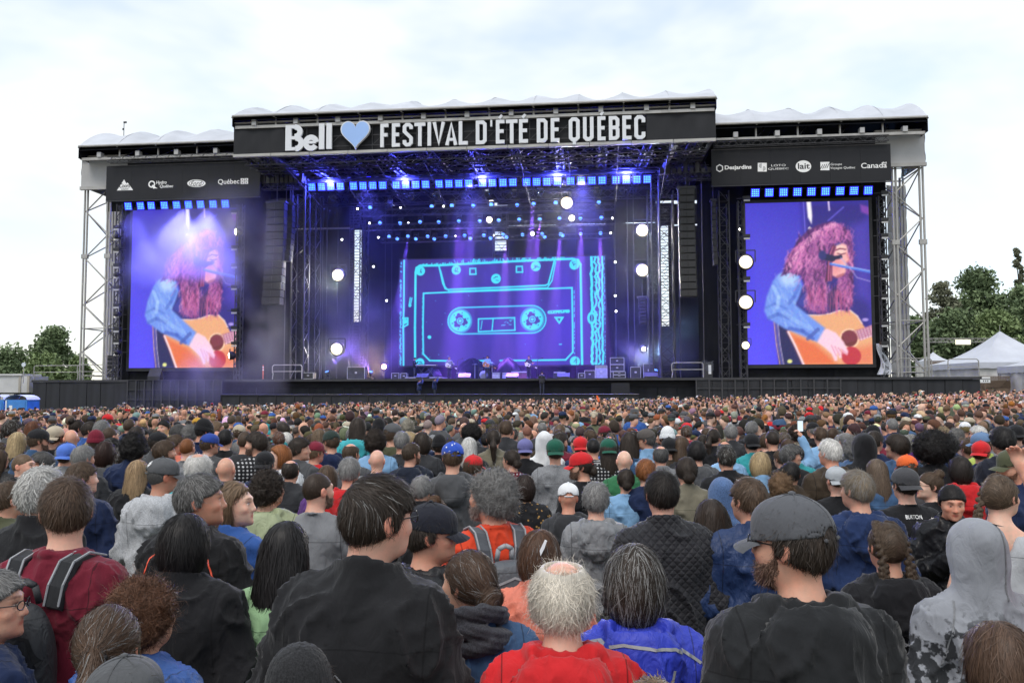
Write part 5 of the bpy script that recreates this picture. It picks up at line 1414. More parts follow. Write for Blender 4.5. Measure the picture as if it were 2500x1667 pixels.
def tree(label, px, py_top, y, w_px, seed, m='leaves_dark', n=9000, shape=1.0, gapy=0.0, leaf=.22, py_base=None, cat='tree'):
 r = np.random.default_rng(seed)
 top = at_depth(px, py_top, y); gz = ground_z(top.x, y)
 H = top.z - gz; W = w_px / FPX * y
 t = thing('tree', label, cat, (top.x, y, gz), frame='world')
 tr = MB(); tr.bar((top.x, y, gz - .2), (top.x, y, gz + H * .45), H * .022 + .1, 8, H * .016 + .05)
 tr.bar((top.x, y, gz + H * .45), (top.x + W * .05, y, gz + H * .88), H * .016 + .05, 7, .05)
 cl = []
 nc = int(46 * (1 + gapy))
 for k in range(nc):
  h = r.uniform(.22, .97) if shape < 2 else r.uniform(.1, .98)
  prof = (math.sin(math.pi * min(1, (h - .12) / .86) ** .75) ** .7) if shape < 2 else (1.05 - h) ** .7
  rad = W / 2 * prof * math.sqrt(r.uniform(.15, 1)) * .92
  a = r.uniform(0, 2 * math.pi)
  c = np.array([top.x + rad * math.cos(a), y + rad * math.sin(a) * .8, gz + H * h])
  cl.append((c, r.uniform(.55, 1.25) * W * (.20 if shape < 2 else .10) * (1 - .35 * gapy)))
  if k % 2 == 0:
   h0 = min(h * .8, .8); tr.bar((top.x, y, gz + H * h0), tuple(c), .05 + .05 * (1 - h), 5, .02)
 part('trunk', tr, M['bark'], t, True)
 per = int(n * .6) // nc
 V, C = [], []
 for c, s in cl:
  d = r.normal(0, 1, (per, 3)); d /= np.linalg.norm(d, axis=1)[:, None]
  rr = s * r.uniform(.35, 1.0, per) ** .6 * (1 + .25 * r.normal(0, 1, per))
  p = c + d * rr[:, None] * np.array([1.15, 1.0, .8])
  ax = r.normal(0, 1, (per, 3)); ax /= np.linalg.norm(ax, axis=1)[:, None]
  b = np.cross(ax, r.normal(0, 1, (per, 3))); b /= np.linalg.norm(b, axis=1)[:, None]
  L = leaf * 1.22 * r.uniform(.6, 1.5, per)[:, None]
  q = np.stack([p - ax * L, p + b * L * .5, p + ax * L, p - b * L * .5], 1)
  V.append(q.reshape(-1, 3))
  tone = np.clip(r.uniform(.1, .9) + r.normal(0, .2, per), 0, 1)
  C.append(np.repeat(tone, 4))
 V = np.concatenate(V); C = np.concatenate(C)
 F = np.arange(len(V)).reshape(-1, 4)
 part('crown', np_mesh('crown', V, F, M[m], False, np.stack([C] * 3, 1)), None, t)
 return t
tree('large rounded dark tree rising behind the tower by the trailer', 132, 806, 118, 105, 21, 'leaves_dark', 21000, 1)
tree('lower dark tree at the far left picture edge', 20, 852, 112, 130, 22, 'leaves_dark', 18000, 1)
tree('paler green tree in front of the large rounded tree by the trailer', 110, 868, 104, 110, 23, 'leaves_light', 15000, 1)
tree('small tree seen through the legs of the trailer-side tower', 195, 872, 112, 70, 24, 'leaves_light', 10500, 1)
tree('broad dark tree behind the marquee, left of the tall thin one', 2385, 662, 120, 150, 31, 'leaves_dark', 27000, 1, .3)
tree('loose open-crowned tree right beside the tower by the tents', 2300, 690, 116, 110, 32, 'leaves_thin', 11400, 1, .9)
tree('dense dark tree low behind the gantry', 2330, 752, 108, 150, 33, 'leaves_dark', 24000, 1)
tree('tall thin poplar-like tree at the right picture edge', 2484, 603, 122, 62, 34, 'leaves_thin', 12600, 2, .5)
tree('dark leafy tree at the right edge above the marquee', 2505, 700, 112, 150, 35, 'leaves_dark', 24000, 1, .2)
tree('dense tree filling the gap between gantry and marquee', 2430, 760, 106, 130, 36, 'leaves_light', 19500, 1)
tree('small dark tree seen through the tower by the tents', 2240, 770, 112, 80, 37, 'leaves_dark', 12000, 1)
# ================================================================== people: surfaces grown from distance fields
def surface_nets(vals, xs, ys, zs):
 nx, ny, nz = vals.shape
 ins = vals < 0
 cell = np.zeros((nx - 1, ny - 1, nz - 1), np.int8)
 acc = {}
 cnt = np.zeros((nx - 1, ny - 1, nz - 1), np.int16)
 sx = np.zeros(cnt.shape, np.float32); sy = sx.copy(); sz = sx.copy()
 X, Y, Z = xs.astype(np.float32), ys.astype(np.float32), zs.astype(np.float32)
 def edge(ax):
  sl0 = [slice(None)] * 3; sl1 = [slice(None)] * 3
  sl0[ax] = slice(0, -1); sl1[ax] = slice(1, None)
  a, b = vals[tuple(sl0)], vals[tuple(sl1)]
  m = ins[tuple(sl0)] != ins[tuple(sl1)]
  i, j, k = np.nonzero(m)
  va, vb = a[i, j, k], b[i, j, k]
  t = va / (va - vb)
  px, py, pz = X[i].copy(), Y[j].copy(), Z[k].copy()
  if ax == 0: px += t * (X[i + 1] - X[i])
  if ax == 1: py += t * (Y[j + 1] - Y[j])
  if ax == 2: pz += t * (Z[k + 1] - Z[k])
  o1, o2 = [q for q in range(3) if q != ax]
  for d1 in (0, -1):
   for d2 in (0, -1):
    c = [i, j, k]; c[o1] = c[o1] + d1; c[o2] = c[o2] + d2
    ok = (c[o1] >= 0) & (c[o2] >= 0) & (c[o1] < cnt.shape[o1]) & (c[o2] < cnt.shape[o2])
    cc = tuple(q[ok] for q in c)
    np.add.at(cnt, cc, 1); np.add.at(sx, cc, px[ok]); np.add.at(sy, cc, py[ok]); np.add.at(sz, cc, pz[ok])
  return i, j, k, va < 0
 E = [edge(0), edge(1), edge(2)]
 act = np.nonzero(cnt)
 idx = np.full(cnt.shape, -1, np.int32); idx[act] = np.arange(len(act[0]))
 n = cnt[act].astype(np.float32)
 V = np.stack([sx[act] / n, sy[act] / n, sz[act] / n], 1)
 F = []
 for ax, (i, j, k, neg) in enumerate(E):
  o1, o2 = [(1, 2), (2, 0), (0, 1)][ax]
  c = [i, j, k]
  ok = (c[o1] >= 1) & (c[o2] >= 1) & (c[o1] < cnt.shape[o1]) & (c[o2] < cnt.shape[o2])
  c = [q[ok] for q in c]; ng = neg[ok]
  def g(d1, d2):
   q = list(c); q[o1] = q[o1] + d1; q[o2] = q[o2] + d2
   return idx[tuple(q)]
  a, b, cc, d = g(-1, -1), g(0, -1), g(0, 0), g(-1, 0)
  f = np.stack([a, b, cc, d], 1)
  f[~ng] = f[~ng][:, ::-1]
  F.append(f)
 return V, np.concatenate(F)
def sm(a, b, k):
 h = np.clip(.5 + .5 * (b - a) / k, 0, 1)
 return b + (a - b) * h - k * h * (1 - h)
def smax(a, b, k): return -sm(-a, -b, k)
def ellip(P, c, r):
 x, y, z = (P[0] - c[0]) / r[0], (P[1] - c[1]) / r[1], (P[2] - c[2]) / r[2]
 k0 = np.sqrt(x * x + y * y + z * z)
 x, y, z = x / r[0], y / r[1], z / r[2]
 k1 = np.sqrt(x * x + y * y + z * z) + 1e-9
 return k0 * (k0 - 1) / k1
def caps(P, a, b, ra, rb, sq=(1, 1, 1)):
 a = np.array(a, np.float32); b = np.array(b, np.float32); d = b - a
 L = float((d * d).sum()) + 1e-9
 t = np.clip(((P[0] - a[0]) * d[0] + (P[1] - a[1]) * d[1] + (P[2] - a[2]) * d[2]) / L, 0, 1)
 dx, dy, dz = P[0] - a[0] - t * d[0], P[1] - a[1] - t * d[1], P[2] - a[2] - t * d[2]
 return np.sqrt((dx / sq[0]) ** 2 + (dy / sq[1]) ** 2 + (dz / sq[2]) ** 2) - (ra + (rb - ra) * t)
def vnoise(P, s, seed=0):
 """smooth value noise in [-1, 1]"""
 r = np.random.default_rng(seed)
 tab = r.uniform(-1, 1, 4096).astype(np.float32)
 x, y, z = P[0] * s, P[1] * s, P[2] * s
 xi, yi, zi = np.floor(x).astype(np.int64), np.floor(y).astype(np.int64), np.floor(z).astype(np.int64)
 fx, fy, fz = x - xi, y - yi, z - zi
 fx, fy, fz = fx * fx * (3 - 2 * fx), fy * fy * (3 - 2 * fy), fz * fz * (3 - 2 * fz)
 def h(a, b, c): return tab[((a * 73856093) ^ (b * 19349663) ^ (c * 83492791)) & 4095]
 def lx(b, c): return h(xi, b, c) * (1 - fx) + h(xi + 1, b, c) * fx
 def ly(c): return lx(yi, c) * (1 - fy) + lx(yi + 1, c) * fy
 return ly(zi) * (1 - fz) + ly(zi + 1) * fz
def axis_pts(*segs):
 """segments (a, b, step) joined into one rising axis"""
 out = []
 for a, b, s in segs: out += list(np.arange(a, b - 1e-6, s))
 out.append(segs[-1][1])
 return np.array(out, np.float32)
def mesh_sdf(fn, xs, ys, zs, q=3):
 """a coarse pass finds where the surface can lie, the fine pass looks only there"""
 ax = [np.asarray(a, np.float32) for a in (xs, ys, zs)]
 if min(map(len, ax)) < 12:
  return surface_nets(fn(list(np.meshgrid(*ax, indexing='ij'))).astype(np.float32), *ax)
 ci = [np.minimum(np.arange((len(a) + q - 1) // q) * q + q // 2, len(a) - 1) for a in ax]
 C = fn(list(np.meshgrid(*[a[i] for a, i in zip(ax, ci)], indexing='ij'))).astype(np.float32)
 st = [np.maximum(np.gradient(a), 1e-4) * q for a in ax]
 mg = np.sqrt((st[0][ci[0]] ** 2)[:, None, None] + (st[1][ci[1]] ** 2)[None, :, None] + (st[2][ci[2]] ** 2)[None, None, :]) * .95 + .004
 up = [np.minimum(np.arange(len(a)) // q, len(i) - 1) for a, i in zip(ax, ci)]
 V = C[np.ix_(*up)]; K = (np.abs(C) < mg)[np.ix_(*up)]
 i, j, k = np.nonzero(K)
 V[i, j, k] = fn([ax[0][i], ax[1][j], ax[2][k]])
 return surface_nets(V, *ax)
def vnormals(V, F):
 n = np.cross(V[F[:, 2]] - V[F[:, 0]], V[F[:, 3]] - V[F[:, 1]])
 N = np.zeros_like(V)
 for k in range(4): np.add.at(N, F[:, k], n)
 return N / (np.linalg.norm(N, axis=1)[:, None] + 1e-9)
HEADC = (0.0, 0.0)
def cranium(P, g=0.0):
 a = ellip(P, (0, -.008, 1.652), (.077 + g, .097 + g, .099 + g))
 b = ellip(P, (0, .040, 1.600), (.060 + g, .062 + g, .085 + g))
 return sm(a, b, .05)
def head_sdf(P):
 d = cranium(P)
 d = sm(d, ellip(P, (0, .058, 1.562), (.050, .045, .045)), .03)            # jaw
 d = sm(d, ellip(P, (0, .092, 1.537), (.022, .020, .018)), .02)            # chin
 d = sm(d, ellip(P, (0, .086, 1.664), (.050, .018, .012)), .02)            # brow
 for s in (-1, 1):
  d = smax(d, -ellip(P, (s * .032, .114, 1.642), (.021, .022, .015)), .015)   # eye sockets
  d = sm(d, ellip(P, (s * .031, .085, 1.641), (.0145, .0145, .0125)), .004)
  d = sm(d, ellip(P, (s * .043, .072, 1.610), (.022, .022, .018)), .02)       # cheek
  Q = [P[0] - s * .079, P[1] + .010, P[2] - 1.628]
  e = ellip(Q, (0, 0, 0), (.0085, .021, .033)); e = sm(e, ellip(Q, (s * .008, -.008, .006), (.005, .016, .024)), .006)
  e = smax(e, -ellip(Q, (s * .013, .003, .002), (.008, .010, .017)), .005)
  d = sm(d, e, .008)                                                          # ears
 d = sm(d, caps(P, (0, .098, 1.648), (0, .117, 1.607), .009, .013), .014)       # nose
 for s in (-1, 1): d = sm(d, ellip(P, (s * .012, .106, 1.603), (.010, .011, .009)), .008)
 d = sm(d, ellip(P, (0, .098, 1.578), (.024, .011, .007)), .006)
 d = sm(d, ellip(P, (0, .096, 1.567), (.021, .011, .008)), .006)                # lips
 return d
def neck_sdf(P, k=1.0):
 return caps(P, (0, -.035, 1.40), (0, -.012, 1.57), .064 * k, .054 * k, (1, 1.05, 1))
POSES = {
 'front': [((.228, -.045, 1.13), (.09, .23, 1.08))] * 2,          # hands held together in front
 'down': [((.225, -.03, 1.12), (.23, .05, .86))] * 2,            # arms hanging
 'crossed': [((.245, .02, 1.14), (-.02, .22, 1.20))] * 2,        # arms folded
 'raise': [((.34, .16, 1.44), (.26, .24, 1.72)), ((.228, -.045, 1.13), (.09, .23, 1.08))],      # right hand up
 'both_up': [((.33, .18, 1.42), (.10, .26, 1.68))] * 2,         # both hands up with a camera
 'guitar': [((.30, -.02, 1.16), (.12, .24, 1.08)), ((.30, .02, 1.13), (.40, .26, 1.18))],
 'phone': [((.25, .05, 1.15), (.12, .30, 1.28)), ((.228, -.045, 1.13), (.09, .23, 1.08))],
 'can': [((.24, .02, 1.13), (.055, .235, 1.255))] * 2,
 'arm_high': [((.36, .05, 1.50), (.42, .12, 1.74)), ((.25, -.03, 1.12), (.25, .05, .86))],
}
def torso_sdf(P, g=0.0, w=1.0):
 d = ellip(P, (0, -.005, 1.26), (.150 * w + g, .110 + g, .20 + g))
 d = sm(d, ellip(P, (0, 0, 1.08), (.148 * w + g, .105 + g, .20 + g)), .08)
 d = sm(d, ellip(P, (0, -.005, .94), (.165 * w + g, .118 + g, .14 + g)), .08)
 for s in (-1, 1):
  d = sm(d, caps(P, (s * .03, -.035, 1.455), (s * .145 * w, -.015, 1.395), .042 + g * .7, .046 + g * .8), .06)
  d = sm(d, ellip(P, (s * .09, -.05, 1.33), (.09 + g, .075 + g, .10 + g)), .05)
 return d
def arm_sdf(P, pose, g=0.0, w=1.0, upto=1.0):
 d = None
 for s, (el, wr) in zip((1, -1), POSES[pose]):
  sh = (s * .162 * w, -.015, 1.385)
  el = (s * el[0] * (.5 + .5 * w), el[1], el[2]); wr = (s * wr[0], wr[1], wr[2])
  u = caps(P, sh, el, .049 + g * .8, .040 + g * .9)
  if upto < .6:
   e2 = tuple(sh[i] + (el[i] - sh[i]) * upto * 1.6 for i in range(3))
   u = caps(P, sh, e2, .053 + g, .054 + g)
  else:
   f = tuple(el[i] + (wr[i] - el[i]) * upto for i in range(3))
   u = sm(u, caps(P, el, f, .043 + g, .030 + g), .02)
  d = u if d is None else np.minimum(d, u)
 return d
def hand_sdf(P, pose):
 d = None
 for s, (el, wr) in zip((1, -1), POSES[pose]):
  el = np.array((s * el[0], el[1], el[2])); wr = np.array((s * wr[0], wr[1], wr[2]))
  f = wr - el; f /= np.linalg.norm(f)
  side = np.cross(f, (0, 0, 1.0)) if abs(f[2]) < .8 else np.array((s * .3, 1.0, 0)); side = side / np.linalg.norm(side)
  pal = np.cross(side, f)
  c = wr + f * .055
  h = caps(P, wr, c, .024, .026)
  for k, off in enumerate((-.030, -.010, .010, .030)):
   h = sm(h, caps(P, wr + f * .03 + side * off * .6, c + f * .025 + side * off, .014, .012), .012)
   L = (.036, .043, .041, .032)[k]
   kn = c + f * .03 + side * off
   t1 = kn + f * L * .8 - pal * .012; t2 = t1 + f * L * .25 - pal * L * .8
   h = np.minimum(h, sm(caps(P, kn, t1, .010, .009), caps(P, t1, t2, .009, .008), .006))
  tb = wr + f * .02 - side * .022; t1 = tb + f * .035 - side * .028 - pal * .010; t2 = t1 + f * .028 - pal * .012
  h = sm(h, np.minimum(caps(P, tb, t1, .013, .011), caps(P, t1, t2, .011, .009)), .008)
  d = h if d is None else np.minimum(d, h)
 return d
def body_sdf(P, pose):
 d = sm(head_sdf(P), neck_sdf(P), .03)
 d = sm(d, torso_sdf(P, -.022), .05)
 d = sm(d, arm_sdf(P, pose, -.006), .03)
 d = sm(d, hand_sdf(P, pose), .012)
 for s in (-1, 1):
  l = caps(P, (s * .09, 0, .90), (s * .105, .015, .50), .088, .060)
  l = sm(l, caps(P, (s * .105, .015, .50), (s * .11, -.02, .09), .058, .038), .03)
  l = sm(l, caps(P, (s * .11, -.03, .05), (s * .13, .14, .04), .042, .035), .03)
  d = sm(d, l, .04)
 return d
BODY_AX = (axis_pts((-.50, -.115, .022), (-.115, .115, .0074), (.115, .51, .022)), axis_pts((-.24, -.125, .022), (-.125, .135, .0074), (.135, .42, .022)), axis_pts((-.02, .86, .08), (.86, 1.36, .034), (1.36, 1.50, .018), (1.50, 1.78, .0072)))
FINE_AX = (axis_pts((-.50, -.115, .0105), (-.115, .115, .0062), (.115, .50, .0105)), axis_pts((-.24, -.125, .0105), (-.125, .135, .0062), (.135, .40, .0075)), axis_pts((-.02, .80, .08), (.80, 1.50, .013), (1.50, 1.78, .0062), (1.78, 1.90, .0095)))
HSC, HPIV = .905, np.array((0, -.012, 1.50), np.float32)
def twist(V, yaw, pitch=0.0):
 """turn the head on its neck: points above the collar follow the turn"""
 V = V.copy()
 w = np.clip((V[:, 2] - 1.43) / .12, 0, 1); w = w * w * (3 - 2 * w)
 w *= np.clip((.20 - np.abs(V[:, 0])) / .06, 0, 1)
 V = HPIV + (V - HPIV) * (1 - (1 - HSC) * w)[:, None]
 if pitch:
  a = w * R(pitch); c, s = np.cos(a), np.sin(a)
  y, z = V[:, 1] + .02, V[:, 2] - 1.52
  V[:, 1] = y * c + z * s - .02; V[:, 2] = z * c - y * s + 1.52
 a = w * R(yaw); c, s = np.cos(a), np.sin(a)
 x, y = V[:, 0], V[:, 1] + .012
 V[:, 0], V[:, 1] = x * c - y * s, x * s + y * c - .012
 return V
def head_matrix(yaw, pitch=0.0):
 return Matrix.Translation((0, -.012, 0)) @ Matrix.Rotation(R(yaw), 4, 'Z') @ Matrix.Translation((0, .012, 0)) @ Matrix.Translation((0, -.02, 1.52)) @ Matrix.Rotation(R(-pitch), 4, 'X') @ Matrix.Translation((0, .02, -1.52)) @ Matrix.Translation(HPIV) @ Matrix.Scale(HSC, 4) @ Matrix.Translation(-Vector(HPIV))
def obj_colour_mat(name, rough, kind):
 m, n, l, b = new_mat(name)
 oi = n.new('ShaderNodeObjectInfo')
 tc = n.new('ShaderNodeTexCoord')
 b.inputs['Roughness'].default_value = rough
 hsv = n.new('ShaderNodeHueSaturation')
 l.new(oi.outputs['Color'], hsv.inputs['Color'])
 def noise(scale, detail=4, vec=None):
  z = n.new('ShaderNodeTexNoise'); z.inputs['Scale'].default_value = scale; z.inputs['Detail'].default_value = detail
  l.new(vec or tc.outputs['Object'], z.inputs['Vector']); return z
 def ramp(src, p0, p1, v0, v1):
  r = n.new('ShaderNodeMapRange'); r.inputs[1].default_value = p0; r.inputs[2].default_value = p1; r.inputs[3].default_value = v0; r.inputs[4].default_value = v1
  l.new(src, r.inputs[0]); return r
 def bump(src, st, dist):
  p = n.new('ShaderNodeBump'); p.inputs['Strength'].default_value = st; p.inputs['Distance'].default_value = dist
  l.new(src, p.inputs['Height']); l.new(p.outputs[0], b.inputs['Normal']); return p
 if kind == 'skin':
  at = n.new('ShaderNodeAttribute'); at.attribute_name = 'col'
  mx = n.new('ShaderNodeMix'); mx.data_type = 'RGBA'; mx.blend_type = 'MULTIPLY'; mx.inputs[0].default_value = 1
  z = noise(28, 3); rr = ramp(z.outputs['Fac'], .3, .7, .86, 1.12); l.new(rr.outputs[0], hsv.inputs['Value'])
  l.new(hsv.outputs[0], mx.inputs[6]); l.new(at.outputs['Color'], mx.inputs[7])
  zb = noise(14, 4); rb = ramp(zb.outputs['Fac'], .42, .68, 0, .8); mb_ = n.new('ShaderNodeMix'); mb_.data_type = 'RGBA'; mb_.blend_type = 'MULTIPLY'; l.new(rb.outputs[0], mb_.inputs[0]); l.new(mx.outputs[2], mb_.inputs[6]); mb_.inputs[7].default_value = (1.0, .74, .70, 1); l.new(mb_.outputs[2], b.inputs['Base Color'])
  bump(noise(240, 3).outputs['Fac'], .3, .002)
  b.inputs['Subsurface Weight'].default_value = .12; b.inputs['Subsurface Radius'].default_value = (.012, .005, .003); b.inputs['Subsurface Scale'].default_value = 1.0
  b.inputs['Specular IOR Level'].default_value = .35
 elif kind == 'hair':
  at = n.new('ShaderNodeAttribute'); at.attribute_name = 'col'
  sp = n.new('ShaderNodeSeparateColor'); l.new(at.outputs['Color'], sp.inputs[0])
  rr = ramp(sp.outputs[0], 0, 1, .45, 1.55); l.new(rr.outputs[0], hsv.inputs['Value'])
  gt = n.new('ShaderNodeMath'); gt.operation = 'LESS_THAN'; l.new(sp.outputs[1], gt.inputs[0])
  inv = n.new('ShaderNodeMath'); inv.operation = 'SUBTRACT'; inv.inputs[0].default_value = 1.0; l.new(oi.outputs['Alpha'], inv.inputs[1]); l.new(inv.outputs[0], gt.inputs[1])
  mx = n.new('ShaderNodeMix'); mx.data_type = 'RGBA'; l.new(gt.outputs[0], mx.inputs[0]); l.new(hsv.outputs[0], mx.inputs[6]); mx.inputs[7].default_value = (.22, .215, .21, 1)
  l.new(mx.outputs[2], b.inputs['Base Color'])
  b.inputs['Specular IOR Level'].default_value = .28
 else:
  z = noise(5, 5); rr = ramp(z.outputs['Fac'], .3, .7, .82, 1.16)
  fine = noise(170, 2)
  if kind == 'heather':
   z2 = noise(260, 2); rr = ramp(z2.outputs['Fac'], .35, .65, .6, 1.4)
  l.new(rr.outputs[0], hsv.inputs['Value'])
  src = hsv.outputs[0]
  if kind in ('plaid', 'stripe'):
   w1 = n.new('ShaderNodeTexWave'); w1.inputs['Scale'].default_value = 9 if kind == 'plaid' else 14; w1.bands_direction = 'X'; l.new(tc.outputs['Object'], w1.inputs['Vector'])
   w2 = n.new('ShaderNodeTexWave'); w2.inputs['Scale'].default_value = 9 if kind == 'plaid' else 14; w2.bands_direction = 'Z'; l.new(tc.outputs['Object'], w2.inputs['Vector'])
   a_ = n.new('ShaderNodeMath'); a_.operation = 'MULTIPLY' if kind == 'plaid' else 'MAXIMUM'; l.new(w1.outputs['Fac'] if kind == 'plaid' else w2.outputs['Fac'], a_.inputs[0]); l.new(w2.outputs['Fac'], a_.inputs[1])
   r2 = ramp(a_.outputs[0], .35, .65, 0, 1)
   mx = n.new('ShaderNodeMix'); mx.data_type = 'RGBA'; l.new(r2.outputs[0], mx.inputs[0]); l.new(src, mx.inputs[6]); mx.inputs[7].default_value = (.45, .45, .46, 1); src = mx.outputs[2]
  if kind == 'floral':
   v = n.new('ShaderNodeTexVoronoi'); v.inputs['Scale'].default_value = 26; l.new(tc.outputs['Object'], v.inputs['Vector'])
   r2 = ramp(v.outputs['Distance'], .18, .3, 1, 0)
   mx = n.new('ShaderNodeMix'); mx.data_type = 'RGBA'; l.new(r2.outputs[0], mx.inputs[0]); l.new(src, mx.inputs[6]); mx.inputs[7].default_value = (.38, .22, .07, 1); src = mx.outputs[2]
  if kind == 'splatter':
   v = noise(26, 6); v2 = noise(5, 2)
   ad = n.new('ShaderNodeMath'); ad.operation = 'MULTIPLY'; l.new(v.outputs['Fac'], ad.inputs[0]); l.new(v2.outputs['Fac'], ad.inputs[1])
   r0 = ramp(ad.outputs[0], .27, .31, 0, 1); sz = n.new('ShaderNodeSeparateXYZ'); l.new(tc.outputs['Object'], sz.inputs[0]); rz = ramp(sz.outputs[2], 1.36, 1.48, 1, 0)
   r2 = n.new('ShaderNodeMath'); r2.operation = 'MULTIPLY'; l.new(r0.outputs[0], r2.inputs[0]); l.new(rz.outputs[0], r2.inputs[1])
   mx = n.new('ShaderNodeMix'); mx.data_type = 'RGBA'; l.new(r2.outputs[0], mx.inputs[0]); l.new(src, mx.inputs[6]); mx.inputs[7].default_value = (.03, .032, .036, 1); src = mx.outputs[2]
  if kind in ('plain', 'shell', 'heather'):
   sz = n.new('ShaderNodeSeparateXYZ'); l.new(tc.outputs['Object'], sz.inputs[0])
   ab = n.new('ShaderNodeMath'); ab.operation = 'ABSOLUTE'; l.new(sz.outputs[0], ab.inputs[0])
   c1 = n.new('ShaderNodeMath'); c1.operation = 'COMPARE'; c1.inputs[1].default_value = .172; c1.inputs[2].default_value = .0022; l.new(ab.outputs[0], c1.inputs[0])
   c2 = n.new('ShaderNodeMath'); c2.operation = 'COMPARE'; c2.inputs[1].default_value = 1.335; c2.inputs[2].default_value = .0018; l.new(sz.outputs[2], c2.inputs[0])
   g1 = n.new('ShaderNodeMath'); g1.operation = 'GREATER_THAN'; g1.inputs[1].default_value = 1.16; l.new(sz.outputs[2], g1.inputs[0])
   mm = n.new('ShaderNodeMath'); mm.operation = 'MAXIMUM'; l.new(c1.outputs[0], mm.inputs[0]); l.new(c2.outputs[0], mm.inputs[1])
   m2 = n.new('ShaderNodeMath'); m2.operation = 'MULTIPLY'; l.new(mm.outputs[0], m2.inputs[0]); l.new(g1.outputs[0], m2.inputs[1])
   m3 = n.new('ShaderNodeMath'); m3.operation = 'MULTIPLY'; l.new(m2.outputs[0], m3.inputs[0]); m3.inputs[1].default_value = .6
   mx = n.new('ShaderNodeMix'); mx.data_type = 'RGBA'; l.new(m3.outputs[0], mx.inputs[0]); l.new(src, mx.inputs[6]); mx.inputs[7].default_value = (.004, .004, .005, 1); src = mx.outputs[2]
  l.new(src, b.inputs['Base Color'])
  if kind == 'quilt':
   mp = n.new('ShaderNodeMapping'); mp.inputs['Rotation'].default_value = (0, R(45), 0); mp.inputs['Scale'].default_value = (1, .2, 1); l.new(tc.outputs['Object'], mp.inputs[0])
   ws = []
   for dr in ('X', 'Z'):
    w1 = n.new('ShaderNodeTexWave'); w1.inputs['Scale'].default_value = 11.5; w1.bands_direction = dr; l.new(mp.outputs[0], w1.inputs['Vector']); ws.append(w1)
   mn = n.new('ShaderNodeMath'); mn.operation = 'MINIMUM'; l.new(ws[0].outputs['Fac'], mn.inputs[0]); l.new(ws[1].outputs['Fac'], mn.inputs[1])
   sq = n.new('ShaderNodeMath'); sq.operation = 'POWER'; sq.inputs[1].default_value = .4; l.new(mn.outputs[0], sq.inputs[0]); bump(sq.outputs[0], .7, .008)
  elif kind == 'puffer':
   w1 = n.new('ShaderNodeTexWave'); w1.inputs['Scale'].default_value = 4.2; w1.bands_direction = 'Z'; l.new(tc.outputs['Object'], w1.inputs['Vector'])
   bump(w1.outputs['Fac'], .9, .02)
  else:
   b1 = bump(fine.outputs['Fac'], .25 if kind != 'shell' else .05, .002)
   mpf = n.new('ShaderNodeMapping'); mpf.inputs['Scale'].default_value = (1, 1, .5); mpf.inputs['Rotation'].default_value = (.2, .35, 0); l.new(tc.outputs['Object'], mpf.inputs[0])
   zf = noise(15 if kind != 'shell' else 22, 3, mpf.outputs[0]); zf.inputs['Distortion'].default_value = 1.2
   b2 = n.new('ShaderNodeBump'); b2.inputs['Strength'].default_value = .55 if kind != 'shell' else .8; b2.inputs['Distance'].default_value = .016
   l.new(zf.outputs['Fac'], b2.inputs['Height']); l.new(b2.outputs[0], b1.inputs['Normal'])
  b.inputs['Specular IOR Level'].default_value = .18 if kind != 'shell' else .4
  if kind not in ('shell', 'leather'):
   b.inputs['Sheen Weight'].default_value = .12; b.inputs['Sheen Roughness'].default_value = .5
 return m
obj_colour_mat('skin', .48, 'skin'); obj_colour_mat('hair', .5, 'hair')
for k_, r_ in (('plain', .85), ('heather', .9), ('plaid', .85), ('stripe', .85), ('floral', .8), ('splatter', .85), ('quilt', .6), ('puffer', .45), ('shell', .55), ('leather', .35)): obj_colour_mat('cloth_' + k_, r_, k_)
mat('denim_trousers', (.03, .035, .05), .85, 0, .3, 4); mat('lens_glass', (.05, .06, .07), .1); mat('spectacle_black', (.01, .01, .012), .4, 0, 0); mat('button_dark', (.012, .012, .014), .7, 0, 0); mat('strap_grey', (.30, .31, .33), .7, 0, .2, 9)
_body = {}
def body_mesh(pose, yaw=0, pitch=0, fine=False, legs=True):
 key = (pose, round(yaw), round(pitch), fine)
 if key in _body: return _body[key]
 k0 = (pose, 'raw', fine)
 if k0 not in _body:
  V, F = mesh_sdf(lambda P: body_sdf(P, pose), *(FINE_AX if fine else BODY_AX))
  x, y, z = V.T
  col = np.ones((len(V), 3), np.float32)
  def spot(c, r, t):
   d = np.sqrt(((x - c[0]) / r[0]) ** 2 + ((y - c[1]) / r[1]) ** 2 + ((z - c[2]) / r[2]) ** 2)
   m = np.clip((1.25 - d) / .5, 0, 1)[:, None]
   col[:] = col * (1 - m) + col * np.array(t, np.float32) * m
  spot((0, .105, 1.573), (.023, .02, .010), (.82, .50, .52))
  for s in (-1, 1):
   spot((s * .032, .10, 1.669), (.022, .03, .0055), (.32, .26, .24))
   spot((s * .031, .10, 1.641), (.0135, .02, .0055), (1.15, 1.65, 2.1)); spot((s * .031, .10, 1.641), (.0062, .02, .0062), (.10, .08, .07)); spot((s * .031, .10, 1.648), (.016, .02, .0030), (.25, .2, .2))
   spot((s * .079, -.01, 1.628), (.02, .03, .035), (1.06, .84, .82))
   spot((s * .045, .08, 1.605), (.02, .03, .018), (1.05, .90, .88))
  spot((0, .12, 1.606), (.014, .02, .012), (1.05, .85, .84))
  _body[k0] = (V, F, col)
 V, F, col = _body[k0]
 V2 = twist(V, yaw, pitch)
 me = np_mesh('person', V2, F, M['skin'], True, col)
 me.materials.append(M['denim_trousers'])
 zc = V[F].mean(1)
 low = (zc[:, 2] < .98) & ~((np.abs(zc[:, 0]) > .19) & (zc[:, 2] > .72)) if pose in ('down', 'arm_high') else (zc[:, 2] < .98)
 mi = low.astype(np.int32)
 me.polygons.foreach_set('material_index', mi)
 _body[key] = me
 return me
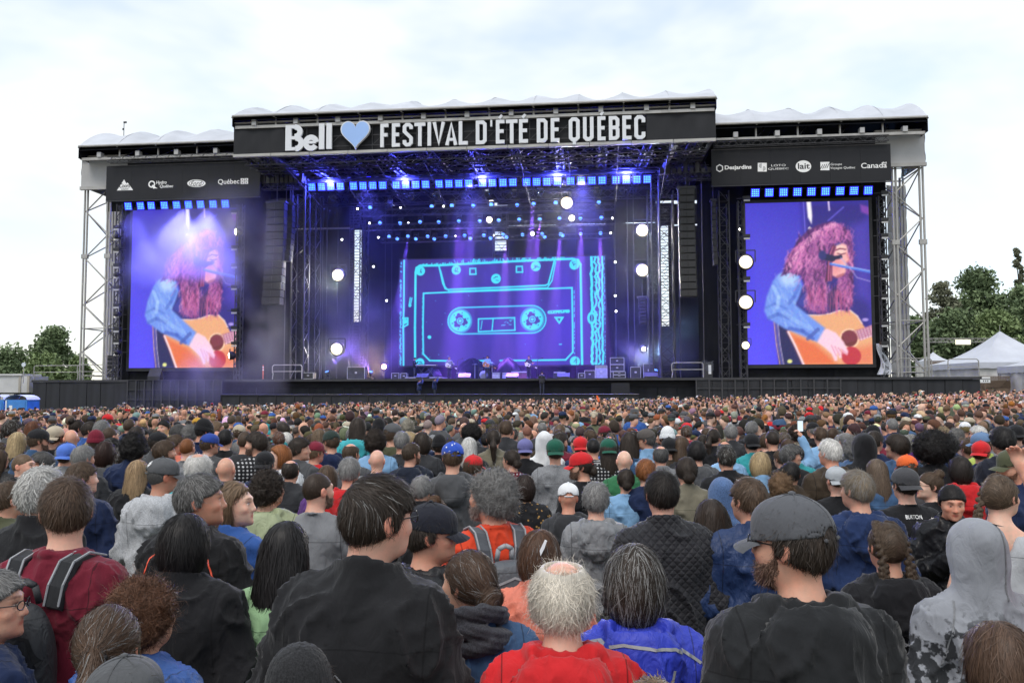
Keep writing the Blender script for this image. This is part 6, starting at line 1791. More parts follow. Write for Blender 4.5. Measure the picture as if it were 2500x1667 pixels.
_top = {}
def folds(P, amp, seed):
 Q = [P[0] * 1.0, P[1] * 1.0, P[2] * .55]
 n1 = vnoise(Q, 7.5, seed)
 Q2 = [P[0] + .06 * n1, P[1], P[2] * .6 + .35 * np.abs(P[0])]
 n2 = vnoise(Q2, 13, seed + 1); n3 = vnoise([P[0] + .02 * n2, P[1], P[2] * .7 - .4 * np.abs(P[0])], 27, seed + 2)
 crease = (1 - np.abs(n2)) ** 6; fine_ = (1 - np.abs(n3)) ** 6
 return amp * (n1 * .7 + crease * 1.7 + fine_ * .6 - .35)
def top_sdf(P, style, pose, seed, w):
 g = {'tshirt': .010, 'sweater': .018, 'jacket': .026, 'hoodie': .024, 'hood_up': .024, 'puffer': .04, 'tank': .008, 'coat': .03}[style]
 d = torso_sdf(P, g, w)
 if style != 'tank':
  d = sm(d, arm_sdf(P, pose, g * 1.0, w, .30 if style == 'tshirt' else 1.0), .045)
 d = sm(d, ellip(P, (0, 0, 1.0), (.165 * w + g, .125 + g, .30)), .06)
 d = d - .002
 d = np.maximum(d, .84 - P[2]) if style != 'coat' else np.maximum(d, .62 - P[2])
 if style == 'tank':
  for s in (-1, 1): d = np.maximum(d, -(caps(P, (s * .215, -.02, 1.37), (s * .215, -.02, 1.60), .085, .13)))
  return np.maximum(d, P[2] - 1.43 + 3.0 * np.maximum(0, .05 - np.abs(P[0])))
 if style != 'hood_up':
  d = smax(d, -caps(P, (0, -.018, 1.530), (0, -.004, 1.70), .062, .080), .008)
 ay = P[1] + .030 - .12 * (P[2] - 1.44)
 rad = np.sqrt(P[0] ** 2 + (ay / 1.04) ** 2)
 if style in ('jacket', 'coat', 'puffer'):
  c = np.abs(rad - (.0745 + .02 * np.clip(P[2] - 1.46, 0, 1))) - .0095
  c = smax(c, P[2] - (1.520 - .34 * (P[1] + .03)), .006); c = np.maximum(c, 1.40 - P[2])
  c = np.maximum(c, -(.012 - np.abs(P[0])) if False else c)
  d = sm(d, c + .0025 * vnoise(P, 16, seed), .012)
 if style in ('sweater', 'tshirt'):
  c = np.sqrt((rad - .071) ** 2 + (P[2] - (1.474 - .34 * (P[1] + .03))) ** 2) - .0105
  d = sm(d, c, .008)
 if style == 'hoodie':
  c = np.sqrt((rad - (.092 + .01 * np.sin(P[0] * 30 + seed))) ** 2 + ((P[2] - (1.470 - .36 * (P[1] + .03))) * .75) ** 2) - .030
  hd = ellip(P, (0, -.138, 1.410), (.136, .066, .108)); hd = sm(hd, ellip(P, (.012, -.168, 1.335), (.088, .046, .078)), .03)
  c = sm(c + .006 * vnoise(P, 14, seed), hd, .025)
  c = smax(c, -ellip(P, (0, -.112, 1.535), (.094, .046, .088)), .010)
  d = sm(d, c, .007)
  d = smax(d, -caps(P, (0, -.020, 1.505), (0, -.004, 1.70), .064, .080), .008)
 if style == 'hood_up':
  h = ellip(P, (0, -.014, 1.640), (.100, .128, .128))
  h = sm(h, ellip(P, (0, -.090, 1.695), (.042, .05, .05)), .06)
  h = sm(h, caps(P, (0, -.04, 1.42), (0, -.035, 1.58), .110, .095), .04)
  h = smax(h, -ellip(P, (0, .10, 1.622), (.072, .095, .100)), .02)
  d = sm(d, h, .035)
  d = smax(d, -(ellip(P, (0, .002, 1.628), (.083, .106, .112))), .006)
 return d
TOP_AX = (axis_pts((-.52, .521, .0165)), axis_pts((-.30, .40, .0165)), axis_pts((.56, 1.84, .0165)))
TOP_AXF = (axis_pts((-.46, .461, .0098)), axis_pts((-.28, .38, .0098)), axis_pts((.80, 1.83, .0098)))
def top_mesh(style, pose, kind, seed=0, w=1.0, fine=False):
 key = (style, pose, kind, seed, w, fine)
 if key in _top: return _top[key]
 k0 = (style, pose, seed, w, fine)
 if k0 not in _top:
  V, F = mesh_sdf(lambda P: top_sdf(P, style, pose, seed * 7 + 3, w), *(TOP_AXF if fine else TOP_AX))
  a_ = {'tshirt': .009, 'tank': .006, 'hood_up': .011, 'puffer': .012}.get(style, .014)
  f_ = folds(V.T, a_, seed * 7 + 3) * np.clip((1.55 - V[:, 2]) / .12, .25, 1)
  _top[k0] = (V + vnormals(V, F) * np.maximum(f_, -.006)[:, None], F)
 V, F = _top[k0]
 me = np_mesh(style, V, F, M['cloth_' + kind], True)
 _top[key] = me
 return me
def grad(fn, p, e=.004):
 g = np.zeros_like(p)
 for a in range(3):
  q = p.copy(); q[:, a] += e; r = p.copy(); r[:, a] -= e
  g[:, a] = fn(q.T) - fn(r.T)
 return g / (np.linalg.norm(g, axis=1)[:, None] + 1e-9)
def hairline(P, dy=0.0, nape=1.562):
 """negative where hair grows"""
 y, z = P[1], P[2]
 face = y - (.012 + np.clip((z - 1.635) * 1.35, 0, .14) + dy)
 nap = (nape + .55 * np.clip(y + .085, 0, .2)) - z
 side = np.where(z < 1.66, y - (.020 + dy), -1.0)
 return np.maximum(np.maximum(face, nap), side)
def hair_shell(style):
 def short(t, dy=0.0, nape=1.562, top=0.0):
  def f(P):
   d = cranium(P, t)
   if top: d = sm(d, ellip(P, (0, .015, 1.665 + top), (.075, .095, .085)), .03)
   return smax(d, hairline(P, dy, nape), .010)
  return f
 if style == 'short': return short(.010, 0, 1.565, .006)
 if style == 'buzz': return short(.0045, -.006, 1.572)
 if style == 'messy': return short(.017, .010, 1.552, .014)
 if style == 'swept':
  def f(P):
   d = sm(cranium(P, .013), ellip(P, (.006, .018, 1.692), (.080, .096, .072)), .03)
   return smax(d, hairline(P, .016, 1.555), .012)
  return f
 if style == 'curly':
  def f(P):
   d = ellip(P, (0, -.02, 1.665), (.106, .116, .112)); d = sm(d, ellip(P, (0, -.055, 1.60), (.098, .082, .085)), .04)
   return smax(d + .010 * vnoise(P, 26, 5), hairline(P, .035, 1.525), .015)
  return f
 if style == 'afro':
  def f(P): return smax(ellip(P, (0, -.025, 1.675), (.165, .165, .155)) + .008 * vnoise(P, 22, 6), hairline(P, .03, 1.51), .02)
  return f
 if style in ('fringe_ring', 'fluffy_ring'):
  t = .010 if style == 'fringe_ring' else .019
  def f(P):
   d = smax(cranium(P, t), hairline(P, 0, 1.55 if t < .015 else 1.53), .01)
   return smax(d, -ellip(P, (0, .03 if t < .015 else -.016, 1.76), (.066 if t < .015 else .058, .115 if t < .015 else .076, .078)), .012)
  return f
 if style == 'bob':
  def f(P):
   d = cranium(P, .016)
   d = sm(d, ellip(P, (0, -.035, 1.60), (.097, .082, .115)), .03)
   d = smax(d, 1.50 - P[2] + .25 * P[1], .015)
   return smax(d, np.maximum(P[1] - (.022 + np.clip((P[2] - 1.66) * 1.2, 0, .12)), -9 + 0 * P[1]), .012)
  return f
 if style in ('long', 'long_wide'):
  wd = .098 if style == 'long' else .118
  def f(P):
   d = cranium(P, .015)
   d = sm(d, ellip(P, (0, -.045, 1.57), (wd, .075, .16)), .03)
   d = sm(d, ellip(P, (0, -.095, 1.42), (wd * 1.02, .052, .20)), .04)
   return smax(d, P[1] - (.020 + np.clip((P[2] - 1.66) * 1.2, 0, .12)), .012)
  return f
 if style in ('ponytail', 'bun', 'high_bun', 'braids', 'side_braid'):
  def f(P):
   d = smax(cranium(P, .011), hairline(P, .004, 1.555), .010)
   if style == 'ponytail':
    d = sm(d, ellip(P, (0, -.115, 1.655), (.022, .030, .022)), .02)
    d = np.minimum(d, caps(P, (0, -.125, 1.645), (0, -.165, 1.56), .026, .036)); d = sm(d, caps(P, (0, -.165, 1.56), (.01, -.150, 1.36), .036, .016), .02)
   if style == 'bun': d = sm(d, ellip(P, (0, -.112, 1.595), (.050, .042, .046)) + .004 * vnoise(P, 40, 3), .008)
   if style == 'high_bun': d = sm(d, ellip(P, (.0, -.085, 1.745), (.050, .048, .044)) + .005 * vnoise(P, 40, 3), .008)
   if style in ('braids', 'side_braid'):
    for s in ((-1, 1) if style == 'braids' else (-1,)):
     for k in range(34):
      t = k / 33
      if t < .5:
       a = t / .5; x = s * (.030 + .036 * math.sin(a * 1.6)); yy = .04 - .145 * a; zz = 1.752 - .03 * a - .155 * a ** 2
      else:
       a = (t - .5) / .5; x = s * (.066 + .02 * a); yy = -.105 - .015 * math.sin(a * 3); zz = 1.567 - .22 * a
      o = (.0095 if k % 2 else -.0095)
      d = sm(d, ellip(P, (x + o, yy, zz), (.0185, .0175, .0155)), .0035)
   return d
  return f
 return beard_shell
HAIRP = dict(short=(1700, .036, .0028, .007), buzz=(1500, .010, .0022, .002), messy=(1500, .055, .0032, .010), swept=(1900, .060, .0028, .008), curly=(2600, .060, .0034, .022),
             afro=(3600, .045, .0032, .030), fringe_ring=(1000, .030, .0028, .006), fluffy_ring=(3000, .075, .0018, .012), bob=(2000, .13, .0032, .007), long=(2200, .19, .0034, .007),
             long_wide=(2500, .22, .0036, .006), ponytail=(1900, .09, .0028, .006), bun=(1900, .07, .0028, .006), high_bun=(1900, .07, .0030, .005), braids=(2200, .032, .0030, .003), side_braid=(2200, .04, .0030, .003), beard=(1500, .013, .0022, .007))
_hair = {}
def hair_mesh(style, lod=1.0):
 key = (style, lod)
 if key in _hair: return _hair[key]
 fn = hair_shell(style)
 r = np.random.default_rng(abs(hash(style)) % 1000 if False else sum(map(ord, style)))
 lo = 1.10 if 'long' in style else 1.28
 st = .0085 if style not in ('braids', 'side_braid', 'beard') else .006
 V, F = mesh_sdf(fn, axis_pts((-.185, .186, st)), axis_pts((-.24, .15, st)), axis_pts((lo, 1.86, st)))
 n, L, wd, lift = HAIRP[style]
 n = int(n * lod); wd = wd / math.sqrt(lod)
 c = V[F].mean(1); area = np.linalg.norm(np.cross(V[F[:, 1]] - V[F[:, 0]], V[F[:, 3]] - V[F[:, 0]]), axis=1)
 nr = grad(fn, c); out = (nr[:, 2] > -.75) & ~((c[:, 1] > .03) & (nr[:, 1] < -.3)) if style != 'beard' else nr[:, 1] > -.2
 if 'ring' in style: out &= c[:, 2] < (1.735 if style == 'fringe_ring' else 1.722)
 pr = area * out; fi = r.choice(len(F), n, p=pr / pr.sum())
 t = r.uniform(0, 1, (n, 2))
 q = V[F[fi]]
 p = (q[:, 0] * (1 - t[:, :1]) + q[:, 1] * t[:, :1]) * (1 - t[:, 1:]) + (q[:, 3] * (1 - t[:, :1]) + q[:, 2] * t[:, :1]) * t[:, 1:]
 seg = 5 if L > .08 or style in ('curly', 'afro') else (4 if L > .05 else 3)
 Ls = L * r.uniform(.5, 1.25, n)
 tone = np.clip(r.normal(.5, .2, n) + .12 * np.sin(40 * p[:, 0] + 9 * p[:, 2]), 0, 1); grey = r.uniform(0, 1, n)
 fly = r.gamma(1.6, .45, n) + (r.uniform(0, 1, n) < .025) * 2.4; jit = r.normal(0, 1, (n, 3)) * (1 + (fly > 2.5)[:, None] * 1.2); ph = r.uniform(0, 6.28, n); amp_ = {'curly': .016, 'afro': .014, 'fluffy_ring': .004, 'messy': .003}.get(style, .0012)
 pts = [p.copy()]; nrm = []
 for k in range(seg):
  g = grad(fn, p); nrm.append(g)
  if style == 'beard': fl = np.tile(np.array([0, .2, -1.0]), (n, 1)) + jit * .5
  elif style in ('short', 'buzz', 'messy', 'swept', 'fringe_ring'):
   fl = p - np.array([.012, -.055, 1.735]); fl[:, 2] -= .05
   if style == 'swept': fl = fl * .35 + np.array([.10, .05, -.02]) * np.clip((p[:, 2:3] - 1.66) * 10, 0, 1) + np.array([0, -.02, -.08]) * np.clip((1.70 - p[:, 2:3]) * 10, 0, 1)
  elif style == 'fluffy_ring': fl = (p - np.array([0, -.02, 1.70])) + np.array([0, 0, -.06])
  elif style in ('afro', 'curly'): fl = np.tile(np.array([0, 0, -.6]), (n, 1)) + jit * .9
  elif style in ('bob', 'long', 'long_wide'): fl = np.array([0, -.10, -1.0]) + np.stack([np.sign(p[:, 0]) * .5 * np.clip((p[:, 2] - 1.69) * 12, 0, 1), -.3 * np.clip((p[:, 2] - 1.69) * 12, 0, 1), 0 * ph], 1)
  else:
   tie = np.array({'ponytail': (0, -.13, 1.655), 'bun': (0, -.11, 1.60), 'high_bun': (0, -.085, 1.745)}.get(style, (0, -.10, 1.57)))
   fl = tie - p
   if style == 'ponytail': tail = (p[:, 1] < -.128) | (p[:, 2] < 1.53); fl[tail] = (0, 0, -1)
   if 'bun' in style: b_ = np.linalg.norm(p - tie, axis=1) < .058; fl[b_] = np.cross(p[b_] - tie, (0, 1, .3))
   if 'braid' in style: fl = np.where((p[:, 2:3] < 1.56), np.array([0, 0, -1.0]), np.stack([np.sign(p[:, 0]) * .07 - p[:, 0] * .4, -.05 - p[:, 1] * .2, -.03 + 0 * ph], 1))
  fl = fl / (np.linalg.norm(fl, axis=1)[:, None] + 1e-9) + jit * (.16 if style not in ('messy', 'curly', 'fluffy_ring') else .35)
  fl -= g * (fl * g).sum(1)[:, None]
  fl /= np.linalg.norm(fl, axis=1)[:, None] + 1e-9
  p = p + fl * (Ls / seg)[:, None]
  d = fn(p.T); free = lift * ((k + 1) / seg) ** 1.4 * fly
  over = np.clip(d - free, -.02, .02)
  p = p - g * over[:, None] * .9
  if amp_ > .002:
   sdv = np.cross(fl, g)
   p2 = p + sdv * (amp_ * np.sin(ph + 2.3 * k))[:, None] + g * (amp_ * .7 * np.cos(ph + 2.3 * k))[:, None]
  else: p2 = p
  pts.append(p2.copy())
 nrm.append(nrm[-1])
 RV, RF, RC = [], [], []
 for k in range(seg + 1):
  d = (pts[min(k + 1, seg)] - pts[max(k - 1, 0)]); s_ = np.cross(d, nrm[k]); s_ /= np.linalg.norm(s_, axis=1)[:, None] + 1e-9
  w_ = wd * (1 - .75 * (k / seg) ** 2)
  roll = (r.normal(0, .3, n))[:, None]
  RV.append(np.stack([pts[k] - (s_ + nrm[k] * roll) * w_ / 2 + nrm[k] * .0015, pts[k] + (s_ + nrm[k] * roll) * w_ / 2 + nrm[k] * .0015], 1))
 RV = np.stack(RV, 1)                                   # n, seg+1, 2, 3
 b = (np.arange(n) * (seg + 1) * 2)[:, None] + (np.arange(seg) * 2)[None]
 RF = np.stack([b, b + 1, b + 3, b + 2], -1).reshape(-1, 4)
 rc = np.zeros((n, seg + 1, 2, 3), np.float32); rc[..., 0] = tone[:, None, None]; rc[..., 1] = grey[:, None, None]
 base = np.zeros((len(V), 3), np.float32); base[:, 0] = .22 + .10 * vnoise(V.T, 60, 2); base[:, 1] = .5 + .5 * vnoise(V.T * np.array([[1], [1], [.3]]), 90, 4)
 AV = np.concatenate([V, RV.reshape(-1, 3)]); AF = np.concatenate([F, RF + len(V)]); AC = np.concatenate([base, rc.reshape(-1, 3)])
 me = np_mesh('hair', AV, AF, M['hair'], True, AC)
 _hair[key] = me
 return me
_hat = {}
def cap_parts(kind):
 if kind in _hat: return _hat[kind]
 out = []
 if kind == 'cap':
  def f(P):
   d = sm(cranium(P, .017), ellip(P, (0, .01, 1.700), (.090, .108, .072)), .03)
   d = smax(d, (1.658 - .16 * (P[1])) - P[2], .006)
   d = smax(d, -(cranium(P, .012)), .004)
   return smax(d, -ellip(P, (0, -.125, 1.672), (.040, .05, .030)), .004)       # strap opening at the back
  V, F = mesh_sdf(f, axis_pts((-.11, .111, .0055)), axis_pts((-.14, .14, .0055)), axis_pts((1.62, 1.80, .0055)))
  out.append(('cap', np_mesh('cap', V, F, M['cloth_plain'], True)))
  mb = MB()
  def fn(s, q):
   a = (s - .5) * 2.0
   x = .088 * math.sin(a * 1.25) * (1 + .04 * q)
   y = .092 * math.cos(a * 1.0) - .006 + (.078 * q) * (math.cos(a * .95) ** .7 if math.cos(a * .95) > 0 else 0)
   return (x, y + .012, 1.652 - .012 * q - 1.6 * x * x - .018 * q * q)
  mb.grid(fn, 16, 5); me = mb.mesh('brim', M['cloth_plain'], True); out.append(('brim', me))
  mb = MB().lathe([(.011, -.004), (.010, .003), (.004, .006)], 10, (0, .002, 1.781)); out.append(('button', mb.mesh('button', M['cloth_plain'], True)))
  mb = MB()
  for k in range(6):
   a = 2 * math.pi * (k + .5) / 6
   mb.lathe([(.0, .001), (.0045, .001), (.0045, -.002)], 8, (.072 * math.sin(a), .086 * math.cos(a) + .002, 1.742))
  out.append(('eyelets', mb.mesh('eyelets', M['button_dark'])))
  seam = MB()
  for k in range(3):
   a = math.pi * k / 3
   pts = []
   for i in range(13):
    b = -1.35 + 2.7 * i / 12
    pts.append((.097 * math.sin(b) * math.sin(a), .120 * math.sin(b) * math.cos(a) - .001, 1.668 + .1115 * math.cos(b)))
   seam.tube(pts, .0016, 4)
  out.append(('seams', seam.mesh('seams', M['cloth_plain'])))
  st = MB(); st.tube([(.040 * math.cos(a), -.113 + .006 * math.sin(a), 1.668 - .004 * math.sin(a)) for a in np.linspace(0, math.pi, 8)], .006, 6)
  out.append(('strap', st.mesh('strap', M['cloth_plain'], True)))
 elif kind == 'beanie':
  def f(P):
   d = sm(cranium(P, .018), ellip(P, (0, -.02, 1.725), (.075, .088, .075)), .04)
   d = smax(d, (1.628 - .12 * P[1]) - P[2], .008)
   ri = .0022 * np.sin(np.arctan2(P[0], P[1]) * 46)
   d = d + ri
   d = sm(d, smax(cranium(P, .025), np.abs(P[2] - (1.652 - .12 * P[1])) - .026, .008), .006)
   return smax(d, -cranium(P, .010), .004)
  V, F = mesh_sdf(f, axis_pts((-.115, .116, .0055)), axis_pts((-.15, .14, .0055)), axis_pts((1.58, 1.83, .0055)))
  out.append(('beanie', np_mesh('beanie', V, F, M['cloth_heather'], True)))
 elif kind == 'bucket':
  out.append(('hat', MB().lathe([(.17, 1.655), (.168, 1.652), (.105, 1.675), (.095, 1.74), (.08, 1.775), (.03, 1.785)], 20, (0, 0, 0)).mesh('hat', M['cloth_plain'], True)))
 _hat[kind] = out
 return out
def glasses_mesh():
 if 'g' in _hat: return _hat['g']
 mb = MB()
 for s in (-1, 1):
  pts = [(s * .033 + .022 * math.cos(a), .119 - .008 * abs(math.cos(a)) * (1 if s * math.cos(a) > 0 else 0), 1.640 + .016 * math.sin(a)) for a in np.linspace(0, 2 * math.pi, 13)]
  mb.tube(pts, .0022, 5)
  mb.tube([(s * .055, .112, 1.645), (s * .076, .06, 1.645), (s * .081, -.01, 1.642), (s * .080, -.03, 1.628)], .002, 5)
 mb.bar((-.011, .120, 1.643), (.011, .120, 1.643), .002, 5)
 _hat['g'] = mb.mesh('glasses', M['spectacle_black'])
 return _hat['g']
def beard_shell(P):
 d = sm(cranium(P, .0015), ellip(P, (0, .058, 1.562), (.0515, .0465, .0465)), .03)
 d = sm(d, ellip(P, (0, .093, 1.536), (.0245, .0225, .0205)), .02)
 d = smax(d, P[2] - (1.588 + 1.1 * np.clip(.045 - P[1], 0, .06)), .006); d = smax(d, .008 - P[1], .006)
 return smax(d, -ellip(P, (0, .115, 1.573), (.022, .03, .008)), .004)
def beard_mesh(): return hair_mesh('beard', 1.5)
def child(name, me, parent, col=None, mat4=None):
 o = bpy.data.objects.new(name, me); COL.objects.link(o); o.parent = parent
 if col is not None: o.color = col if len(col) == 4 else (*col, 1)
 if mat4 is not None: o.matrix_local = mat4
 return o
HAIRC = {'black': (.014, .012, .012), 'dark': (.034, .024, .018), 'brown': (.080, .050, .031), 'light brown': (.17, .11, .066), 'auburn': (.12, .042, .018), 'ginger': (.24, .085, .026),
         'blond': (.42, .31, .17), 'grey': (.21, .205, .20), 'dark grey': (.085, .082, .08), 'white': (.64, .62, .59), 'cream': (.68, .62, .53)}
CLOC = {'black': (.012, .012, .014), 'charcoal': (.035, .036, .040), 'dark grey': (.075, .077, .082), 'grey': (.20, .205, .215), 'light grey': (.40, .41, .43), 'white': (.68, .69, .70), 'navy': (.012, .022, .065),
  'blue': (.035, .10, .33), 'royal blue': (.030, .050, .48), 'sky blue': (.20, .36, .56), 'denim': (.045, .095, .19), 'red': (.52, .018, .022), 'maroon': (.16, .014, .030), 'orange': (.72, .13, .03),
  'salmon': (.70, .20, .13), 'green': (.03, .14, .06), 'olive': (.075, .080, .045), 'khaki': (.16, .145, .105), 'brown': (.050, .036, .024), 'lime': (.36, .44, .10), 'hi-vis yellow': (.62, .80, .04), 'pink': (.50, .10, .30),
  'teal': (.03, .26, .28), 'beige': (.42, .36, .27), 'tan': (.30, .20, .11), 'purple': (.09, .03, .16), 'mustard': (.45, .25, .03), 'turquoise': (.05, .36, .40), 'cream': (.58, .52, .40), 'scarlet': (.60, .055, .02), 'bottle green': (.012, .085, .055)}
SKINC = [(.60, .335, .235), (.66, .39, .29), (.55, .28, .19), (.70, .45, .34), (.44, .225, .15), (.62, .31, .21)]
PEOPLE = []
def person(x, y, height, label, hair='short', hc='brown', top='jacket', tc='black', kind='plain', pose='front', face=0, turn=0, nod=0, hat=None, hatc='black', brim=0, glasses=False, beard=None, skin=0, grey=0.0,
           group='people in the crowd', w=1.0, seed=None, fine=False, hscale=1.0, z=None, cat='person', bodyfine=False, lean=0):
 s = height / 1.75
 seed = (len(PEOPLE) % 2) if seed is None else seed
 gz = ground_z(x, y) if z is None else z
 ty = int(round(turn / 20.0)) * 20
 o = bpy.data.objects.new('person', body_mesh(pose, ty, nod, bodyfine))
 COL.objects.link(o)
 o.location = (x - math.sin(R(lean)) * height, y, gz)
 o.rotation_euler = (0, R(lean), R(face)); o.scale = (s, s, s)
 o.color = (*SKINC[skin % len(SKINC)], 1)
 o['label'] = label; o['category'] = cat; o['group'] = group
 hm = head_matrix(ty, nod)
 if top:
  hoodm = None
  child({'tshirt': 't_shirt', 'tank': 'tank_top', 'hood_up': 'hooded_top'}.get(top, top), top_mesh(top, pose, kind, seed, w, fine), o, CLOC[tc] if isinstance(tc, str) else tc)
 hs = Matrix.Translation((0, -.01, 1.65)) @ Matrix.Scale(hscale, 4) @ Matrix.Translation((0, .01, -1.65))
 if hair: child('hair', hair_mesh(hair, 2.1 if fine else .7), o, (*HAIRC[hc], 1 - grey) if isinstance(hc, str) else (*hc, 1 - grey), hm @ hs)
 if hat:
  bm = hm @ Matrix.Rotation(R(brim), 4, 'Z')
  for nm, me in cap_parts(hat):
   c_ = CLOC[hatc] if isinstance(hatc, str) else hatc
   if nm in ('cap', 'beanie', 'hat'): hat_o = child(nm, me, o, c_, bm)
   else: child(nm, me, hat_o, c_)
 if glasses: child('glasses', glasses_mesh(), o, None, hm)
 if beard: child('beard', beard_mesh(), o, (*[.55 * a + .22 * b for a, b in zip(HAIRC[beard], SKINC[skin % len(SKINC)])], 1), hm)
 PEOPLE.append(o)
 return o
# ================================================================== the crowd
KF = 2500.0 / 2352.0
SPOTS = []       # (x, y) of everybody placed one by one
TOPS = []        # (px, py, halfwidth) of the heads already set
def hero(px, py, d, label, full=True, **kw):
 """a person whose crown stands at this pixel of the photograph, d metres away"""
 if full: px, py = px * KF, py * KF
 d *= 1.12 + .28 * min(max((d - 3.4) / 1.2, 0), 1)
 p = at_depth(px, py, d)
 g = ground_z(p.x, d)
 h = min(max((p.z - g) * 1.75 / 1.752, 1.40), 2.02)
 SPOTS.append((p.x, d)); TOPS.append((px, py, .12 * FPX / d))
 return person(p.x, d, h, label, **kw)
H = hero
near = dict(fine=True)
H(285, 1507, 1.57, 'person in a washed grey cap at the bottom edge, black clothes', hair='short', hc='dark', hat='cap', hatc='dark grey', top='jacket', tc='black', **near)
H(250, 1376, 1.80, 'woman with long brown ponytail tied by a black band', hair='ponytail', hc=(.085, .050, .032), top='jacket', tc='black', pose='front', face=10, grey=.08, **near)
H(335, 1322, 2.15, 'woman with fluffy auburn curls and a blue patterned collar', hair='curly', hscale=.92, hc=(.115, .052, .028), top='jacket', tc='blue', kind='shell', face=-20, **near)
H(690, 1490, 1.65, 'person in a black knitted beanie at the bottom edge', hair='short', hc='dark', hat='beanie', hatc=(.02, .02, .022), top='jacket', tc='black', **near)
TALL = H(865, 1072, 2.05, 'tall man in black softshell jacket with thick dark hair and glasses', hair='swept', hc='dark', hscale=.93, top='jacket', tc=(.014, .014, .016), glasses=True, turn=-40, face=-4, w=.95, lean=3.2, skin=1, grey=.02, **near)
DENIMW = H(1082, 1252, 2.35, 'woman with messy brown bun, dark scarf and denim jacket', hair='bun', hc=(.075, .045, .030), top='jacket', tc='denim', turn=30, face=8, grey=.05, **near)
REDW = H(1290, 1270, 2.0, 'white-haired person with pink bald crown in bright red hoodie', hair='fluffy_ring', hc='cream', top='hoodie', tc='red', skin=1, **near)
GREYW = H(1455, 1243, 2.25, 'woman with grey-streaked dark bob in bright blue jacket', hair='bob', hc='dark', grey=.34, hscale=1.05, top='hoodie', tc='royal blue', kind='shell', **near)
CAPM = H(1825, 1134, 1.95, 'big man in charcoal hoodie wearing a grey cap turned sideways, bearded', hair='short', hc='dark', hat='cap', hatc=(.085, .088, .098), brim=0, top='hoodie', tc=(.016, .017, .019), turn=50, face=5, beard='dark', glasses=True, w=1.06, skin=0, **near)
HOODG = H(2237, 1199, 2.65, 'person in pale grey hooded sweatshirt with black ink splatter', hair=None, top='hood_up', tc=(.25, .26, .285), kind='splatter', w=1.08, face=-4, **near)
H(2292, 1424, 1.9, 'woman with dishevelled brown hair in the bottom right corner', hair='bob', hc=(.085, .05, .033), hscale=1.08, top='jacket', tc='black', **near)
H(-18, 1298, 2.2, 'grey-haired person with green-armed glasses cut by the left edge, navy hoodie', hair='short', hc='grey', glasses=True, top='hoodie', tc='navy', face=-40, turn=-30, **near)
H(1500, 1556, 1.7, 'low head of light brown hair peeking over the bottom edge', hair='messy', hc='light brown', grey=.2, top='jacket', tc='black')
BOBW = H(428, 1171, 2.7, 'woman with glossy black bob in a long black coat', hair='bob', hc='black', top='coat', tc='black', face=-6, **near)
MAROON = H(160, 1087, 2.6, 'man in maroon T-shirt with short brown hair turned to the left', hair='short', hc=(.075, .046, .030), top='sweater', tc='maroon', turn=50, face=-10, skin=1, w=1.05, **near)
H(660, 1189, 2.8, 'woman with long straight black hair and pale green sleeves', hair='long_wide', hc='black', top='jacket', tc=(.25, .40, .22), face=-8)
H(455, 1080, 3.2, 'grey-haired man in black jacket with red piping, looking right', hair='short', hc='dark grey', grey=.35, top='jacket', tc='black', turn=-60, face=-10, skin=2, **near)
H(536, 1097, 3.5, 'woman with light brown wavy hair smiling towards the right', hair='long', hc='light brown', top='jacket', tc='blue', turn=-60, face=-30, skin=3)
NAVYC = H(985, 1152, 2.8, 'man in plain dark navy cap with brim to the right, black rain jacket', hair='short', hc='dark', hat='cap', hatc=(.012, .013, .020), top='hoodie', tc='black', kind='shell', turn=-60, face=-20, skin=2, **near)
CURLY = H(1130, 1074, 3.4, 'man with curly grey hair in a red sweater, face to the left', hair='curly', hscale=.9, hc='grey', grey=.4, top='sweater', tc='scarlet', turn=50, face=20, beard='grey', skin=5, **near)
H(1240, 1209, 2.9, 'woman with brown hair and a white clip in salmon jacket', hair='bob', hc=(.09, .045, .026), grey=.06, top='jacket', tc='salmon', kind='shell', face=-10, **near)
H(1520, 1074, 3.5, 'dark-haired man in black quilted jacket seen from behind', hair='short', hc=(.016, .012, .010), top='jacket', tc=(.020, .020, .024), kind='quilt', w=1.06, skin=1, **near)
H(1368, 1104, 4.0, 'grey-haired man in light grey jacket with pale rolled hood', hair='messy', hc='grey', grey=.2, top='hoodie', tc='grey', kind='shell', skin=1)
H(1305, 1108, 4.4, 'man in white cap worn forward over a sunburnt neck', hair=None, hat='cap', hatc='white', top='hoodie', tc='charcoal', skin=5)
UNDER = H(1970, 1074, 3.8, 'man with greying blond hair in a navy sports hoodie', hair='short', hc=(.20, .16, .115), grey=.25, top='hoodie', tc=(.016, .032, .095), w=1.06, turn=20, skin=0, **near)
BURT = H(2078, 1072, 4.2, 'man in dark backward cap and black T-shirt with white lettering', hair='short', hc='dark', hat='cap', hatc=(.05, .05, .055), brim=180, top='tshirt', tc='black', w=1.05, skin=1)
CANW = H(2183, 1105, 4.0, 'dark-haired woman in leather jacket facing the camera, holding a can', hair='bun', hc='black', top='jacket', tc='black', kind='leather', face=165, turn=0, nod=14, skin=5, pose='can', bodyfine=True, fine=True)
BRAID = H(2035, 1192, 3.1, 'girl with two french braids in black hooded jacket with skull print', hair='braids', hc=(.075, .050, .032), top='hoodie', tc='black', **near)
NAVYR = H(1722, 1090, 3.5, 'man with short brown hair in a navy raincoat', hair='short', hc='brown', top='jacket', tc=(.012, .030, .095), kind='shell', w=1.06, turn=20)
H(1920, 1070, 4.7, 'man in pale grey backward cap and black T-shirt', hair='buzz', hc='brown', hat='cap', hatc=(.34, .36, .38), brim=180, top='tshirt', tc='black', skin=1)
